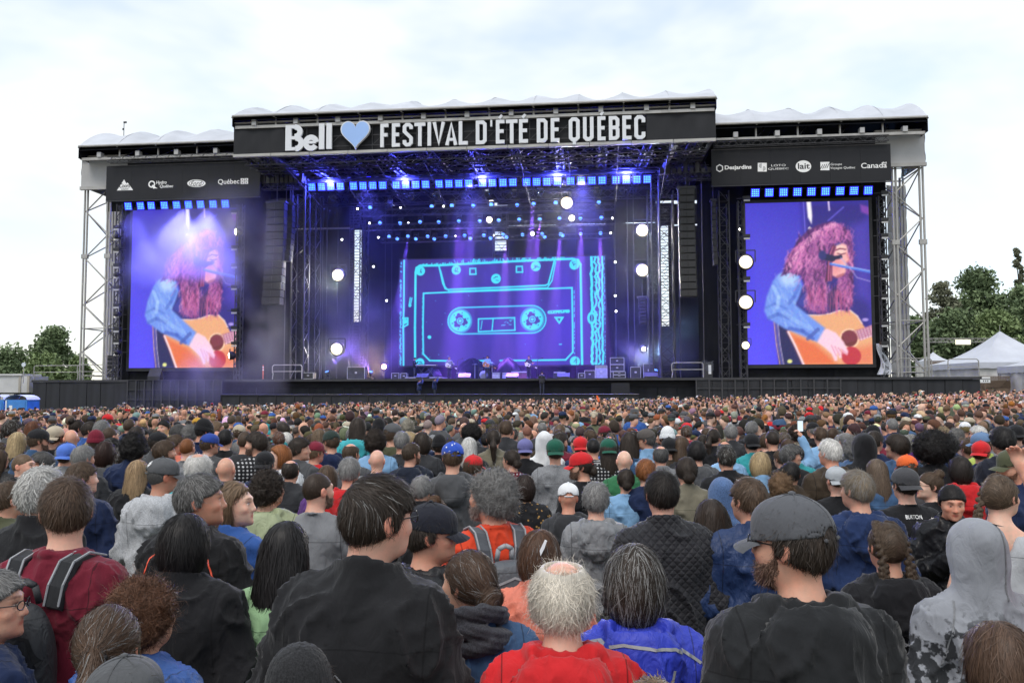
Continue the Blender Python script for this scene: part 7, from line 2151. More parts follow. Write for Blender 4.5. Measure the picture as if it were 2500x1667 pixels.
H(2012, 1050, 5.0, 'woman with long straight light brown hair behind the navy hoodie', hair='long', hc=(.12, .085, .06), top='sweater', tc='denim')
H(2083, 1044, 5.2, 'person in a bright orange cap', hair='short', hc='brown', hat='cap', hatc='orange', top='hoodie', tc='dark grey')
H(2135, 1080, 4.5, 'woman with loose high bun and glasses looking left', hair='high_bun', hc='brown', top='tshirt', tc='black', turn=60, face=20, glasses=True, skin=3)
H(2203, 1044, 4.9, 'woman with dark bob and a red hood on grey jacket', hair='bob', hc=(.022, .016, .014), top='hoodie', tc='red')
H(2292, 1083, 3.6, 'girl with a thick side braid in a pale tank top', hair='side_braid', hc=(.11, .075, .05), top='tank', tc='light grey', turn=-40, face=-20, skin=3)
H(2330, 1029, 4.2, 'man in dark green cap with brim to the left, red beard', hair='short', hc='auburn', hat='cap', hatc='olive', top='jacket', tc='navy', turn=60, face=20, beard='auburn', skin=5)
ARMP = H(2466, 1120, 2.6, 'person in pink shirt at the right edge raising a bare arm', hair='long', hc='brown', top='tshirt', tc='pink', pose='arm_high', face=60, skin=0, bodyfine=True)
H(1907, 1004, 5.0, 'white-haired man in dark brown hooded sweatshirt', hair='short', hc='white', top='hoodie', tc='brown', w=1.06, turn=20, skin=5)
H(1982, 998, 5.6, 'person in a black pointed hood', hair=None, top='hood_up', tc='black')
H(2062, 994, 5.6, 'dark-haired man with charcoal hood over a denim jacket', hair='messy', hc='dark', top='hoodie', tc='denim', turn=30)
H(2140, 1004, 5.4, 'person with a huge round black afro', hair='afro', hc='black', top='jacket', tc='black', hscale=1.08)
H(2160, 984, 6.6, 'bald man just behind the black afro', hair=None, top='jacket', tc='navy')
H(2302, 977, 5.2, 'black-haired man in navy hooded jacket by the right edge', hair='messy', hc='black', top='hoodie', tc=(.012, .014, .024))
H(2256, 992, 6.4, 'man in faded blue cap and lime jacket', hair='short', hc='brown', hat='cap', hatc=(.12, .20, .34), top='jacket', tc='lime', turn=30)
H(1745, 1034, 5.2, 'woman with pale blond bob in sky blue jacket', hair='bob', hc='blond', top='jacket', tc='sky blue', turn=-20)
H(1790, 1084, 4.6, 'woman with short reddish blond curls', hair='curly', hc=(.20, .12, .065), hscale=.92, top='jacket', tc='charcoal')
H(1815, 1057, 5.0, 'man with black undercut hair and dark jacket with blue collar', hair='short', hc='black', top='jacket', tc='brown', turn=-20)
H(1812, 1018, 6.0, 'man with swept dark grey hair looking right', hair='swept', hc='dark grey', grey=.2, top='jacket', tc='black', turn=-60, face=-30)
H(1657, 1100, 4.2, 'person wearing a heather blue pointed hood', hair=None, top='hood_up', tc=(.075, .13, .26), kind='heather')
H(1632, 1140, 3.6, 'woman with very long straight dark brown hair', hair='long_wide', hc=(.035, .024, .018), top='jacket', tc='navy')
H(1576, 1046, 4.6, 'woman with low dark bun in khaki jacket', hair='bun', hc='dark', top='jacket', tc='khaki', hscale=1.06)
H(1668, 1020, 5.2, 'stout man with dark greying hair in a black coat', hair='short', hc=(.03, .026, .022), grey=.12, top='jacket', tc='black', w=1.06)
H(1483, 1052, 5.0, 'boy with ginger hair in navy top', hair='messy', hc='ginger', top='sweater', tc='navy', skin=3)
H(1517, 1019, 6.0, 'balding man with a bare crown and grey side hair', hair='fringe_ring', hc='dark grey', top='jacket', tc='grey')
H(1437, 1072, 5.0, 'woman with neat dark bun in grey-blue top', hair='bun', hc='dark', top='sweater', tc='sky blue')
H(1433, 1029, 5.6, 'bald person with a pale tattooed scalp', hair=None, top='sweater', tc='green', skin=3)
H(1397, 1006, 6.3, 'man in green backward cap and black-and-white plaid shirt', hair='long', hc='dark', hat='cap', hatc='bottle green', brim=180, top='sweater', tc='black', kind='plaid')
H(1337, 1037, 5.0, 'bearded man in red cap with a hair bun, glasses, facing left', hair='bun', hc='dark', hat='cap', hatc='red', top='sweater', tc='black', turn=60, face=20, beard='brown', glasses=True)
H(1275, 1007, 5.8, 'man in green backward cap and light grey sweatshirt', hair='short', hc='brown', hat='cap', hatc='bottle green', brim=180, top='sweater', tc='grey', kind='heather', w=1.06)
H(1250, 993, 6.9, 'person in a white raised hood', hair=None, top='hood_up', tc='white')
H(1333, 1002, 6.9, 'person in plain red cap seen from behind', hair='short', hc='brown', hat='cap', hatc='red', brim=180, top='sweater', tc='navy')
H(1040, 1014, 4.8, 'man in royal blue cap with white stars and grey hoodie', hair='short', hc='brown', hat='cap', hatc=(.025, .075, .42), brim=20, top='hoodie', tc='dark grey', turn=10, glasses=True)
H(1085, 1044, 5.6, 'person in red cap close behind the starry blue cap', hair='messy', hc='brown', hat='cap', hatc='red', top='jacket', tc='charcoal', turn=-50)
H(1205, 1085, 4.6, 'woman with dark brown bob in black floral blouse', hair='bob', hc=(.030, .018, .014), top='sweater', tc='black', kind='floral')
H(1176, 1028, 6.0, 'woman with tied dark hair and glasses in checked shirt', hair='bun', hc='dark', top='sweater', tc='maroon', kind='plaid', turn=50, glasses=True)
H(967, 1090, 4.6, 'woman with short silver-streaked hair', hair='messy', hc='grey', grey=.5, top='jacket', tc='black', turn=-20)
H(1000, 1138, 3.9, 'woman with curly brown updo behind the navy cap', hair='high_bun', hc=(.10, .05, .025), top='jacket', tc='black')
H(803, 1046, 4.5, 'man with short grey hair in red hoodie', hair='short', hc='grey', grey=.15, top='hoodie', tc='red')
H(728, 1077, 3.9, 'man with short brown hair and beard in light grey T-shirt', hair='buzz', hc=(.05, .032, .022), top='tshirt', tc='grey', turn=-40, beard='brown', skin=1)
H(617, 1074, 3.9, 'person with dark curly hair in pale lime and grey jacket', hair='curly', hc='dark', hscale=.88, top='hoodie', tc=(.33, .37, .22), kind='shell', turn=-20)
H(668, 1051, 5.2, 'man with a bald pink crown and dark side hair', hair='fringe_ring', hc='dark', top='jacket', tc='charcoal')
H(752, 1064, 4.8, 'woman with long straight brown hair left of the red hoodie', hair='long', hc='brown', top='jacket', tc='purple')
H(456, 1034, 4.4, 'old man with white fluffy hair around a pink crown', hair='fluffy_ring', hc='white', top='jacket', tc='turquoise')
H(520, 1044, 4.9, 'bald man next to the white fluffy-haired man', hair=None, top='jacket', tc='navy', skin=0)
H(372, 1050, 4.2, 'man in grey cap with a white sun emblem and pale grey hoodie', hair='buzz', hc='dark grey', hat='cap', hatc='dark grey', brim=-20, top='hoodie', tc='light grey', kind='heather', turn=-30, w=1.05, skin=4)
H(95, 1074, 3.5, 'man with thick wavy white-grey hair in black jacket', hair='messy', hc=(.45, .44, .42), hscale=1.12, top='jacket', tc='black', face=-10)
H(186, 1055, 4.2, 'brown-haired man in navy fleece with red and white striped shoulder', hair='short', hc='brown', top='jacket', tc='navy', turn=-50, skin=1)
H(55, 1037, 5.2, 'man with thinning fair hair looking right with eyes closed', hair='buzz', hc='light brown', top='jacket', tc='black', turn=-60, face=-30, skin=1)
H(100, 1033, 5.4, 'grey-haired man with glasses and moustache facing left', hair='short', hc='dark grey', top='jacket', tc='charcoal', turn=60, face=50, glasses=True, skin=5)
H(155, 1017, 5.8, 'person in bright blue backward cap', hair='short', hc='brown', hat='cap', hatc=(.08, .17, .55), brim=180, top='jacket', tc='grey')
H(190, 1019, 5.2, 'man with neat short silver hair', hair='short', hc='grey', grey=.3, top='jacket', tc='charcoal', turn=-20)
H(242, 1010, 5.7, 'woman with chin-length dark auburn hair and grey hood', hair='bob', hc=(.035, .016, .012), top='hoodie', tc='dark grey')
H(310, 995, 5.5, 'person with bushy black hair in navy blue coat', hair='curly', hc='black', top='jacket', tc='navy', w=1.06)
H(222, 990, 7.0, 'person in a maroon slouchy beanie', hair='short', hc='brown', hat='beanie', hatc='maroon', top='jacket', tc='denim')
H(318, 1052, 4.9, 'woman with straight blond hair half hidden beside the sun cap', hair='long', hc=(.30, .20, .11), top='jacket', tc='black')
H(20, 1100, 3.9, 'person in olive jacket holding up a phone at the left edge', hair='short', hc='brown', top='jacket', tc='olive', pose='phone', face=-30, bodyfine=True)
def G(px, py, d, label, **kw): return hero(px, py, d, label, full=False, **kw)
G(45, 1051, 7.0, 'woman with shaggy blond hair in black puffer jacket', hair='long', hc='blond', top='puffer', tc='black', kind='puffer')
G(29, 1023, 8.0, 'man with dark greying hair and glasses in grey jacket by the left edge', hair='messy', hc='dark', grey=.15, top='jacket', tc='dark grey', turn=-50, glasses=True)
G(82, 1025, 8.4, 'woman with long dark red hair', hair='long', hc='auburn', top='jacket', tc='charcoal')
G(135, 1039, 7.0, 'man in beige backward cap and black hoodie', hair='short', hc='brown', hat='cap', hatc='beige', brim=180, top='hoodie', tc='black', w=1.06)
G(92, 1046, 6.7, 'man in black cap and denim collar looking right', hair='short', hc='brown', hat='cap', hatc='black', top='jacket', tc='denim', turn=-50, beard='brown')
G(177, 1042, 7.0, 'bald man with glasses in blue jacket looking down left', hair=None, top='jacket', tc='blue', turn=50, nod=14, glasses=True)
G(189, 1022, 8.6, 'woman with dark messy bun in denim', hair='high_bun', hc='dark', top='jacket', tc='denim', turn=-50)
G(219, 1026, 8.4, 'dark-haired man in profile to the right with blue collar', hair='short', hc='dark', top='jacket', tc='blue', turn=-60)
G(249, 1024, 8.0, 'man with tousled grey hair in black fleece', hair='messy', hc='grey', top='jacket', tc='black')
G(263, 1010, 11.5, 'person in a bright red cap below the trailer tower', hair='short', hc='brown', hat='cap', hatc='red', top='jacket', tc='black')
G(268, 1038, 7.2, 'man with cropped brown hair and bowed head in pale blue shirt', hair='buzz', hc='brown', top='sweater', tc='sky blue', turn=-20)
G(317, 1018, 9.0, 'tall man with shaved hair in dark puffer jacket', hair='buzz', hc='brown', top='puffer', tc='navy', kind='puffer')
G(401, 1023, 9.4, 'young man in bright yellow hi-vis jacket facing the camera', hair='short', hc='black', top='hoodie', tc='hi-vis yellow', face=165, skin=1)
G(335, 1037, 7.6, 'woman with loose dark curls over black jacket', hair='long_wide', hc='dark', top='jacket', tc='black')
G(384, 1053, 7.0, 'man in black cap pulled low left of the bearded man', hair='short', hc='dark', hat='cap', hatc='black', top='jacket', tc='dark grey', turn=-30)
G(400, 1072, 6.0, 'man with tousled brown hair and beard looking right', hair='messy', hc='brown', top='sweater', tc='grey', turn=-60, beard='brown')
G(427, 1057, 7.0, 'woman with glasses and coral cardigan looking right', hair='short', hc='brown', top='sweater', tc='salmon', turn=-60, glasses=True)
G(458, 1065, 6.5, 'man with cropped ginger hair in grey T-shirt', hair='buzz', hc='ginger', top='tshirt', tc='grey', skin=1)
G(494, 1024, 7.5, 'young man in black backward beanie and navy T-shirt looking right', hair='short', hc='black', hat='beanie', hatc='black', top='tshirt', tc='navy', turn=-50, nod=10, skin=4)
G(510, 1057, 6.8, 'man in blue cap with brim to the right, grey sweatshirt', hair='short', hc='brown', hat='cap', hatc=(.02, .05, .25), top='sweater', tc='dark grey', turn=-50)
G(551, 1045, 7.2, 'man with short black hair in black shirt below the smoky screen', hair='short', hc='black', top='sweater', tc='black')
G(600, 1047, 6.5, 'man with brown undercut in dark hooded top touching his face', hair='buzz', hc='brown', top='hoodie', tc='charcoal')
G(629, 1051, 6.2, 'bearded dark-haired man in plaid shirt facing left', hair='messy', hc='dark', top='sweater', tc='black', kind='plaid', turn=60, face=30, beard='dark')
G(528, 1025, 9.0, 'fair-haired woman with glasses turned right in grey scarf', hair='bob', hc='light brown', top='jacket', tc='grey', turn=-60, glasses=True)
G(465, 1034, 8.0, 'person with round curly grey hair below the smoky screen', hair='curly', hc='grey', hscale=.85, top='jacket', tc='black')
G(482, 1019, 11.0, 'person in a yellow cap', hair='short', hc='brown', hat='cap', hatc='mustard', top='jacket', tc='charcoal')
G(584, 1036, 9.0, 'person in a faded beige cap below the smoky screen', hair='short', hc='brown', hat='cap', hatc='beige', top='jacket', tc='denim')
G(435, 1034, 8.6, 'man with thick dark grey hair turned right', hair='messy', hc='dark grey', top='jacket', tc='black', turn=-40)
G(874, 1016, 7.5, 'tall woman with long dark wavy hair and turquoise hood', hair='long', hc='dark', top='hoodie', tc='turquoise')
G(957, 1032, 7.0, 'man in grey cap with blue hood over olive jacket', hair='short', hc='brown', hat='cap', hatc='dark grey', top='hoodie', tc='olive', turn=-30)
G(981, 1050, 6.6, 'man with close-cropped silver hair in slate shirt', hair='short', hc='grey', top='sweater', tc='charcoal')
G(917, 1049, 6.5, 'person with big loose dark curls in pale denim shirt', hair='curly', hc='dark', top='sweater', tc='sky blue')
G(811, 1050, 6.8, 'man in dark green cap and navy hoodie with white cords', hair='short', hc='brown', hat='cap', hatc=(.02, .035, .03), top='hoodie', tc='navy', turn=50)
G(856, 1077, 6.0, 'man with thinning brown hair looking right', hair='fringe_ring', hc='brown', top='jacket', tc='dark grey', turn=-20)
G(921, 1092, 5.6, 'bald man left of the navy hooded jacket', hair=None, top='sweater', tc='grey', skin=1)
G(1002, 1077, 6.0, 'man with neat brown hair and beard in navy hooded jacket', hair='short', hc=(.06, .04, .026), top='hoodie', tc=(.015, .02, .035), turn=-30, beard='brown')
G(1031, 1051, 6.6, 'person with collar-length dark hair in slate sweater', hair='bob', hc='dark', top='sweater', tc='charcoal')
G(1145, 1064, 6.8, 'woman with straight white hair in black T-shirt', hair='long', hc=(.55, .54, .52), top='sweater', tc='black')
G(1073, 1063, 7.0, 'person in plain black beanie behind the starry cap', hair='short', hc='dark', hat='beanie', hatc='black', top='jacket', tc='black')
G(1205, 1044, 7.0, 'woman with high dark ponytail in khaki jacket', hair='ponytail', hc='dark', top='jacket', tc='khaki', turn=10)
G(1235, 1022, 8.0, 'man with brown skin-fade haircut', hair='short', hc='brown', top='jacket', tc='charcoal')
G(925, 1023, 8.6, 'person in black beanie right of the turquoise hood', hair='short', hc='dark', hat='beanie', hatc='black', top='hoodie', tc='navy')
G(996, 1021, 9.4, 'person with pale blond-grey curls', hair='curly', hc=(.36, .33, .27), hscale=.85, top='jacket', tc='black')
G(1134, 1028, 9.0, 'bald man below the cassette screen centre', hair=None, top='jacket', tc='dark grey')
G(1151, 1037, 8.0, 'person with rounded black hair in dark coat', hair='afro', hc='black', hscale=.8, top='jacket', tc='charcoal')
G(729, 1065, 6.0, 'dark-haired man in grey jacket in profile to the right', hair='swept', hc='dark', top='jacket', tc='dark grey', turn=-60, face=-20)
G(684, 1081, 5.6, 'woman with ginger hair facing left', hair='bob', hc='ginger', top='sweater', tc='white', turn=60, face=50, skin=3)
G(647, 1100, 5.3, 'man in plain black cap below the smoky speakers', hair='short', hc='dark grey', hat='cap', hatc='black', brim=180, top='jacket', tc='navy')
G(780, 1043, 7.5, 'woman with tousled light brown hair in white knit', hair='long', hc=(.14, .095, .06), top='sweater', tc='light grey')
G(1099, 1066, 7.2, 'person with short dark hair right of the black beanie', hair='short', hc='dark', top='jacket', tc='navy')
G(1282, 1070, 6.6, 'person in purple-blue cap behind the white hood', hair='short', hc='dark', hat='cap', hatc=(.13, .13, .30), brim=180, top='jacket', tc='black')
G(1364, 1053, 7.4, 'dark-haired man facing right behind the green cap', hair='short', hc='dark', top='jacket', tc='maroon', turn=-60, beard='dark')
G(1448, 1065, 6.6, 'man with cropped black hair in black-and-white shirt', hair='buzz', hc='black', top='sweater', tc='black', kind='stripe')
G(1580, 1046, 7.0, 'man in brown-grey cap with brim to the left', hair='short', hc='dark grey', hat='cap', hatc=(.085, .075, .07), top='jacket', tc='sky blue', turn=60)
G(1629, 1043, 7.5, 'person in a white knitted beanie', hair='short', hc='brown', hat='beanie', hatc='white', top='jacket', tc='charcoal')
G(1633, 1067, 6.8, 'person in black cap with white lettering at the back', hair='short', hc='dark', hat='cap', hatc='black', brim=180, top='sweater', tc='brown')
G(1662, 1062, 6.8, 'woman with long brown hair and round glasses looking right', hair='long', hc='brown', top='jacket', tc='charcoal', turn=-50, glasses=True, skin=3)
G(1700, 1074, 5.9, 'young man with thick black hair in heather hoodie', hair='messy', hc='black', top='hoodie', tc='dark grey', kind='heather')
G(1741, 1044, 7.6, 'woman with dark hair tied back, face to the right', hair='ponytail', hc='dark', top='jacket', tc='black', turn=-50)
G(1834, 1057, 7.0, 'person in black cap with white dots', hair='short', hc='black', hat='cap', hatc='black', brim=180, top='jacket', tc='teal')
G(1549, 998, 13.0, 'person in wide-brimmed grey hat and bright blue coat', hair='short', hc='brown', hat='bucket', hatc='dark grey', top='jacket', tc='blue')
G(1535, 1051, 7.0, 'person with long loose dark curls right of the tattooed head', hair='long_wide', hc='dark', top='jacket', tc='denim')
G(1784, 1035, 8.6, 'grey-haired woman with ornate clip', hair='messy', hc='grey', grey=.4, top='jacket', tc='charcoal')
PHONE = G(1922, 1068, 7.0, 'person in sky blue shirt raising a phone above the heads', hair='bun', hc='brown', top='sweater', tc='sky blue', pose='raise', bodyfine=True)
G(2177, 1017, 9.0, 'man with cropped grey hair below the clear screen', hair='buzz', hc='grey', top='jacket', tc='navy')
G(2389, 1036, 8.0, 'white-haired man with glasses below the tents', hair='short', hc='white', top='jacket', tc='grey', turn=30, glasses=True)
G(2223, 1057, 7.0, 'woman with shoulder-length grey blond hair', hair='bob', hc=(.26, .25, .23), top='jacket', tc='purple')
G(2479, 1036, 7.5, 'person in black cap with white print at the right edge', hair='short', hc='dark', hat='cap', hatc='black', brim=180, top='hoodie', tc='navy')
G(2130, 1040, 7.6, 'man in black beanie with white letters below the clear screen', hair='short', hc='dark', hat='beanie', hatc='black', top='jacket', tc='plum' if False else 'maroon')
G(2003, 1040, 7.8, 'man with short brown hair in pale blue collar', hair='short', hc='brown', top='sweater', tc='sky blue')
G(1885, 1046, 7.0, 'man with shaved dark head and black top', hair='buzz', hc='dark', top='sweater', tc='black')
G(2365, 1068, 6.6, 'person with short brown hair and white-edged collar', hair='short', hc='brown', top='jacket', tc='black')
G(2318, 1060, 7.0, 'person in black cap with orange dot and grey curls', hair='curly', hc='dark grey', hscale=.8, hat='cap', hatc='black', top='jacket', tc='blue')
COLS = [(200, 'below the trailer'), (320, 'below the trailer-side tower'), (580, 'below the smoky screen'), (720, 'by the smoky-side speakers'), (980, 'below the purple smoke'), (1230, 'below the left cassette half'),
  (1480, 'below the right cassette half'), (1640, 'below the rack cases'), (1820, 'by the clear-side speakers'), (2130, 'below the clear screen'), (2300, 'below the tent-side tower'), (9999, 'below the white tents')]
HAIRW = [('short', 30), ('buzz', 10), ('messy', 12), ('swept', 4), ('curly', 6), ('fringe_ring', 6), (None, 6), ('bob', 8), ('long', 12), ('ponytail', 6), ('bun', 6), ('high_bun', 3), ('fluffy_ring', 1)]
HAIRN = {'short': 'short {} hair', 'buzz': 'cropped {} hair', 'messy': 'tousled {} hair', 'swept': 'swept {} hair', 'curly': 'curly {} hair', 'fringe_ring': 'balding {} hair', None: 'a bald head', 'bob': 'a {} bob', 'long': 'long {} hair', 'ponytail': 'a {} ponytail', 'bun': 'a {} bun', 'high_bun': 'a high {} bun', 'fluffy_ring': 'fluffy {} hair'}
HCW = [('black', 14), ('dark', 30), ('brown', 28), ('light brown', 9), ('auburn', 4), ('ginger', 2), ('blond', 6), ('grey', 12), ('dark grey', 8), ('white', 4)]
TCW = [('black', 30), ('charcoal', 14), ('navy', 15), ('dark grey', 9), ('grey', 9), ('denim', 6), ('blue', 4), ('maroon', 4), ('olive', 4), ('brown', 3), ('light grey', 4), ('khaki', 3), ('red', 2.5), ('white', 3), ('teal', 1.5), ('green', 1.5), ('sky blue', 2.5), ('purple', 1.2), ('beige', 2), ('salmon', 1)]
TOPW = [('jacket', 36), ('hoodie', 30), ('sweater', 22), ('tshirt', 6), ('puffer', 6)]
HATC = [('black', 30), ('charcoal', 12), ('navy', 12), ('dark grey', 12), ('grey', 8), ('white', 6), ('red', 6), ('beige', 8), ('blue', 5), ('olive', 4), ('maroon', 3)]
def pick(ws, r):
 t = r.uniform(0, sum(w for _, w in ws))
 for v, w in ws:
  t -= w
  if t <= 0: return v
 return ws[-1][0]
used = set()
rf = random.Random(41)
def crowd_limit(x, y):
 """True where the crowd stands: in front of the barrier and left clear before the trailer-side bay"""
 p = Vector((x, y, 0)) - S0
 u, v = p.dot(U_AX), p.dot(V_AX)
 return v < (-4.0 if u > -16 else (-7.0 if u > -31 else -5.0)) if u < 33 else v < 2.0
cand = []
sp = .56
for iy in range(0, 110):
 y = 8.6 + iy * sp * .86
 nx = int(1.30 * y / sp) + 2
 for ix in range(nx):
  x = (ix - nx / 2 + (.5 if iy % 2 else 0)) * sp + rf.uniform(-.24, .24)
  yy = y + rf.uniform(-.24, .24)
  if abs(x) > yy * .66 + .3: continue
  if rf.random() < .10: continue
  if any((x - a) ** 2 + (yy - b) ** 2 < (.50 if b > 5 else .42) ** 2 for a, b in SPOTS): continue
  cand.append((yy, x))
cand.sort()
FILL_N = 300 - len(PEOPLE)
rest = cand[FILL_N:]
for (y, x) in cand[:FILL_N]:
 px = 1250 + x / y * FPX
 place = [t for lim, t in COLS if px < lim][0]
 for attempt in range(60):
  hair = pick(HAIRW, rf); hc = pick(HCW, rf); top = pick(TOPW, rf); tc = pick(TCW, rf); hat = None
  if rf.random() < .17: hat = 'cap' if rf.random() < .75 else 'beanie'; hair = rf.choice(['short', 'short', 'buzz', 'long']); hatc = pick(HATC, rf)
  gn = {'tshirt': 'T-shirt', 'puffer': 'puffer jacket'}.get(top, top)
  if hat: lab = 'person in %s %s and %s %s, %s' % (hatc, hat, tc, gn, place)
  else: lab = 'person with %s and %s %s, %s' % (HAIRN[hair].format(hc), tc, gn, place)
  if lab not in used: break
 used.add(lab)
 female = hair in ('long', 'bob', 'ponytail', 'bun', 'high_bun')
 h = rf.gauss(1.63 if female else 1.74, .065)
 turn = rf.choice([0, 0, 0, 0, 20, -20, 30, -30, 60, -60]); face = rf.gauss(0, 12)
 person(x, y, min(max(h, 1.5), 1.92), lab, hair=hair, hc=hc, top=top, tc=tc, kind='puffer' if top == 'puffer' else rf.choice(['plain', 'plain', 'plain', 'shell', 'heather']), pose=rf.choice(['front', 'front', 'crossed']),
           face=face, turn=turn, hat=hat, hatc=hatc if hat else 'black', brim=rf.choice([0, 0, 0, 180]) if hat == 'cap' else 0, skin=rf.randrange(6), seed=rf.randrange(2), grey=rf.choice([0, 0, 0, .1, .25]), glasses=rf.random() < .1)
_tpl = {}
def crowd_template(hair, top, hat, hs_, ts_, zmin):
 key = (hair, top, hat, hs_)
 if key in _tpl: return _tpl[key]
 parts = []
 ax = (axis_pts((-.11, .11, hs_)), axis_pts((-.13, .15, hs_)), axis_pts((1.46, 1.80, hs_)))
 V, F = mesh_sdf(lambda P: sm(head_sdf(P), neck_sdf(P), .03), *ax); parts.append((HPIV + (V - HPIV) * HSC, F, 0))
 if hair and top != 'hood_up':
  lo = 1.15 if hair == 'long' else 1.48
  V, F = mesh_sdf(lambda P, f=hair_shell(hair): f(P) - .004, axis_pts((-.18, .18, hs_)), axis_pts((-.20, .16, hs_)), axis_pts((lo, 1.86, hs_))); parts.append((HPIV + (V - HPIV) * HSC, F, 1))
 if hat:
  def f(P):
   d = smax(sm(cranium(P, .022), ellip(P, (0, .01, 1.70), (.093, .110, .074)), .03), (1.655 - .16 * P[1]) - P[2], .01)
   if hat == 'cap': d = np.minimum(d, np.maximum(ellip(P, (0, .12, 1.655), (.085, .09, hs_ * .6)), .04 - P[1]))
   return d
  V, F = mesh_sdf(f, axis_pts((-.13, .13, hs_)), axis_pts((-.16, .24, hs_)), axis_pts((1.58, 1.84, hs_))); parts.append((HPIV + (V - HPIV) * HSC, F, 2))
 V, F = mesh_sdf(lambda P: top_sdf(P, top, 'front', 5, 1.0), axis_pts((-.44, .44, ts_)), axis_pts((-.26, .30, ts_)), axis_pts((zmin, 1.84 if top == 'hood_up' else 1.60, ts_))); parts.append((V, F, 3))
 n = 0; VV, FF, ID = [], [], []
 for V, F, i in parts:
  VV.append(V); FF.append(F + n); ID.append(np.full(len(V), i)); n += len(V)
 _tpl[key] = (np.concatenate(VV), np.concatenate(FF), np.concatenate(ID))
 return _tpl[key]
KINDS_ = [('short', 'jacket', None), ('short', 'hoodie', None), ('messy', 'sweater', None), ('buzz', 'jacket', None), (None, 'jacket', None), ('fringe_ring', 'sweater', None), ('bob', 'jacket', None), ('long', 'jacket', None), ('long', 'hoodie', None), ('curly', 'jacket', None), ('bun', 'sweater', None), ('ponytail', 'jacket', None), ('short', 'jacket', 'cap'), ('short', 'hoodie', 'cap'), ('short', 'jacket', 'beanie'), (None, 'hood_up', None)]
KW = [16, 14, 8, 6, 4, 5, 7, 9, 4, 5, 4, 4, 7, 5, 4, 2]
cm_, n_, l_, b_ = new_mat('crowd_cloth')
at_ = n_.new('ShaderNodeAttribute'); at_.attribute_name = 'col'
l_.new(at_.outputs['Color'], b_.inputs['Base Color']); b_.inputs['Roughness'].default_value = .75; b_.inputs['Specular IOR Level'].default_value = .25
BV, BF, BC = [], [], []; nb = 0
rc_ = random.Random(99)
for (y, x) in rest:
 if not crowd_limit(x, y): continue
 if y > 16 and rc_.random() < .16 + .18 * min(1, max(0, (y - 25) / 20)): continue
 k = rc_.choices(KINDS_, KW)[0]
 tier = (.036, .08, 1.15) if y < 16 else ((.052, .13, 1.25) if y < 26 else (.078, .28, 1.25))
 V, F, I = crowd_template(*k, *tier)
 fem = k[0] in ('long', 'bob', 'bun', 'ponytail')
 s = min(max(rc_.gauss(1.63 if fem else 1.74, .095), 1.48), 1.95) / 1.75
 fc = rc_.gauss(0, 16) + rc_.choice([0, 0, 0, 0, 0, 0, 40, -40, 80, -80, 170 if rc_.random() < .25 else 0])
 c, sn = math.cos(R(fc)), math.sin(R(fc))
 W = np.stack([x + s * (V[:, 0] * c - V[:, 1] * sn), y + s * (V[:, 0] * sn + V[:, 1] * c), ground_z(x, y) + s * V[:, 2]], 1)
 tc = CLOC[pick(TCW, rc_)]; hc = HAIRC[pick(HCW, rc_)]; sk = SKINC[rc_.randrange(6)]; hcap = CLOC[pick(HATC, rc_)]
 f = rc_.uniform(.75, 1.3)
 pal = np.array([sk, tuple(v * rc_.uniform(.75, 1.4) for v in hc), hcap, tuple(min(1, v * f) for v in tc)], np.float32)
 col = pal[I] * nrg.uniform(.82, 1.18, (len(V), 1)).astype(np.float32)
 BV.append(W); BF.append(F + nb); BC.append(col); nb += len(V)
cr = link('crowd', np_mesh('crowd', np.concatenate(BV), np.concatenate(BF), M['crowd_cloth'], True, np.concatenate(BC)))
mark(cr, 'dense far crowd of concert-goers filling the ground up to the stage', 'crowd', None, 'stuff')
print('CROWD', len(BV), 'tris', sum(len(f) for f in BF) * 2, 'people', len(PEOPLE))
# ================================================================== what people wear and hold
def pm(o):
 return Matrix.LocRotScale(o.location, o.rotation_euler, o.scale)
def carried(name, label, cat, o, group=None):
 """a top-level thing set in the frame of the person who carries it"""
 t = bpy.data.objects.new(name, None); COL.objects.link(t)
 t.empty_display_size = .1
 t.matrix_world = pm(o)
 mark(t, label, cat, group)
 BASE[t.name] = (0, 0, 0)
 return t
def put(name, mb, m, parent, smooth=False, col=None):
 me = mb.mesh(name, m, smooth) if isinstance(mb, MB) else mb
 o = bpy.data.objects.new(name, me); COL.objects.link(o); o.parent = parent
 if col is not None: o.color = (*(CLOC[col] if isinstance(col, str) else col), 1)
 return o
from mathutils.bvhtree import BVHTree
def drape_y(bvh, xs, zs, lift=.003):
 """where a ray from behind meets the cloth, for each (x, z)"""
 out = []
 for x, z in zip(xs, zs):
  h = bvh.ray_cast(Vector((float(x), -1.0, float(z))), Vector((0, 1, 0)))
  out.append((h[0].y if h[0] is not None else (out[-1] if out else -.15)) - lift)
 return np.array(out, np.float32)
def bvh_of(V, F): return BVHTree.FromPolygons([tuple(map(float, v)) for v in V], [tuple(map(int, f)) for f in F])
def printed(parent, fn, verts2, faces, m, name='print', lift=.004):
 v2 = np.array(verts2, np.float32)
 y = drape_y(fn, v2[:, 0], v2[:, 1], lift=lift)
 me = bpy.data.meshes.new(name)
 me.from_pydata([(a, c, b) for (a, b), c in zip(v2, y)], [], faces)
 me.materials.append(m); me.update()
 return put(name, me, None, parent)
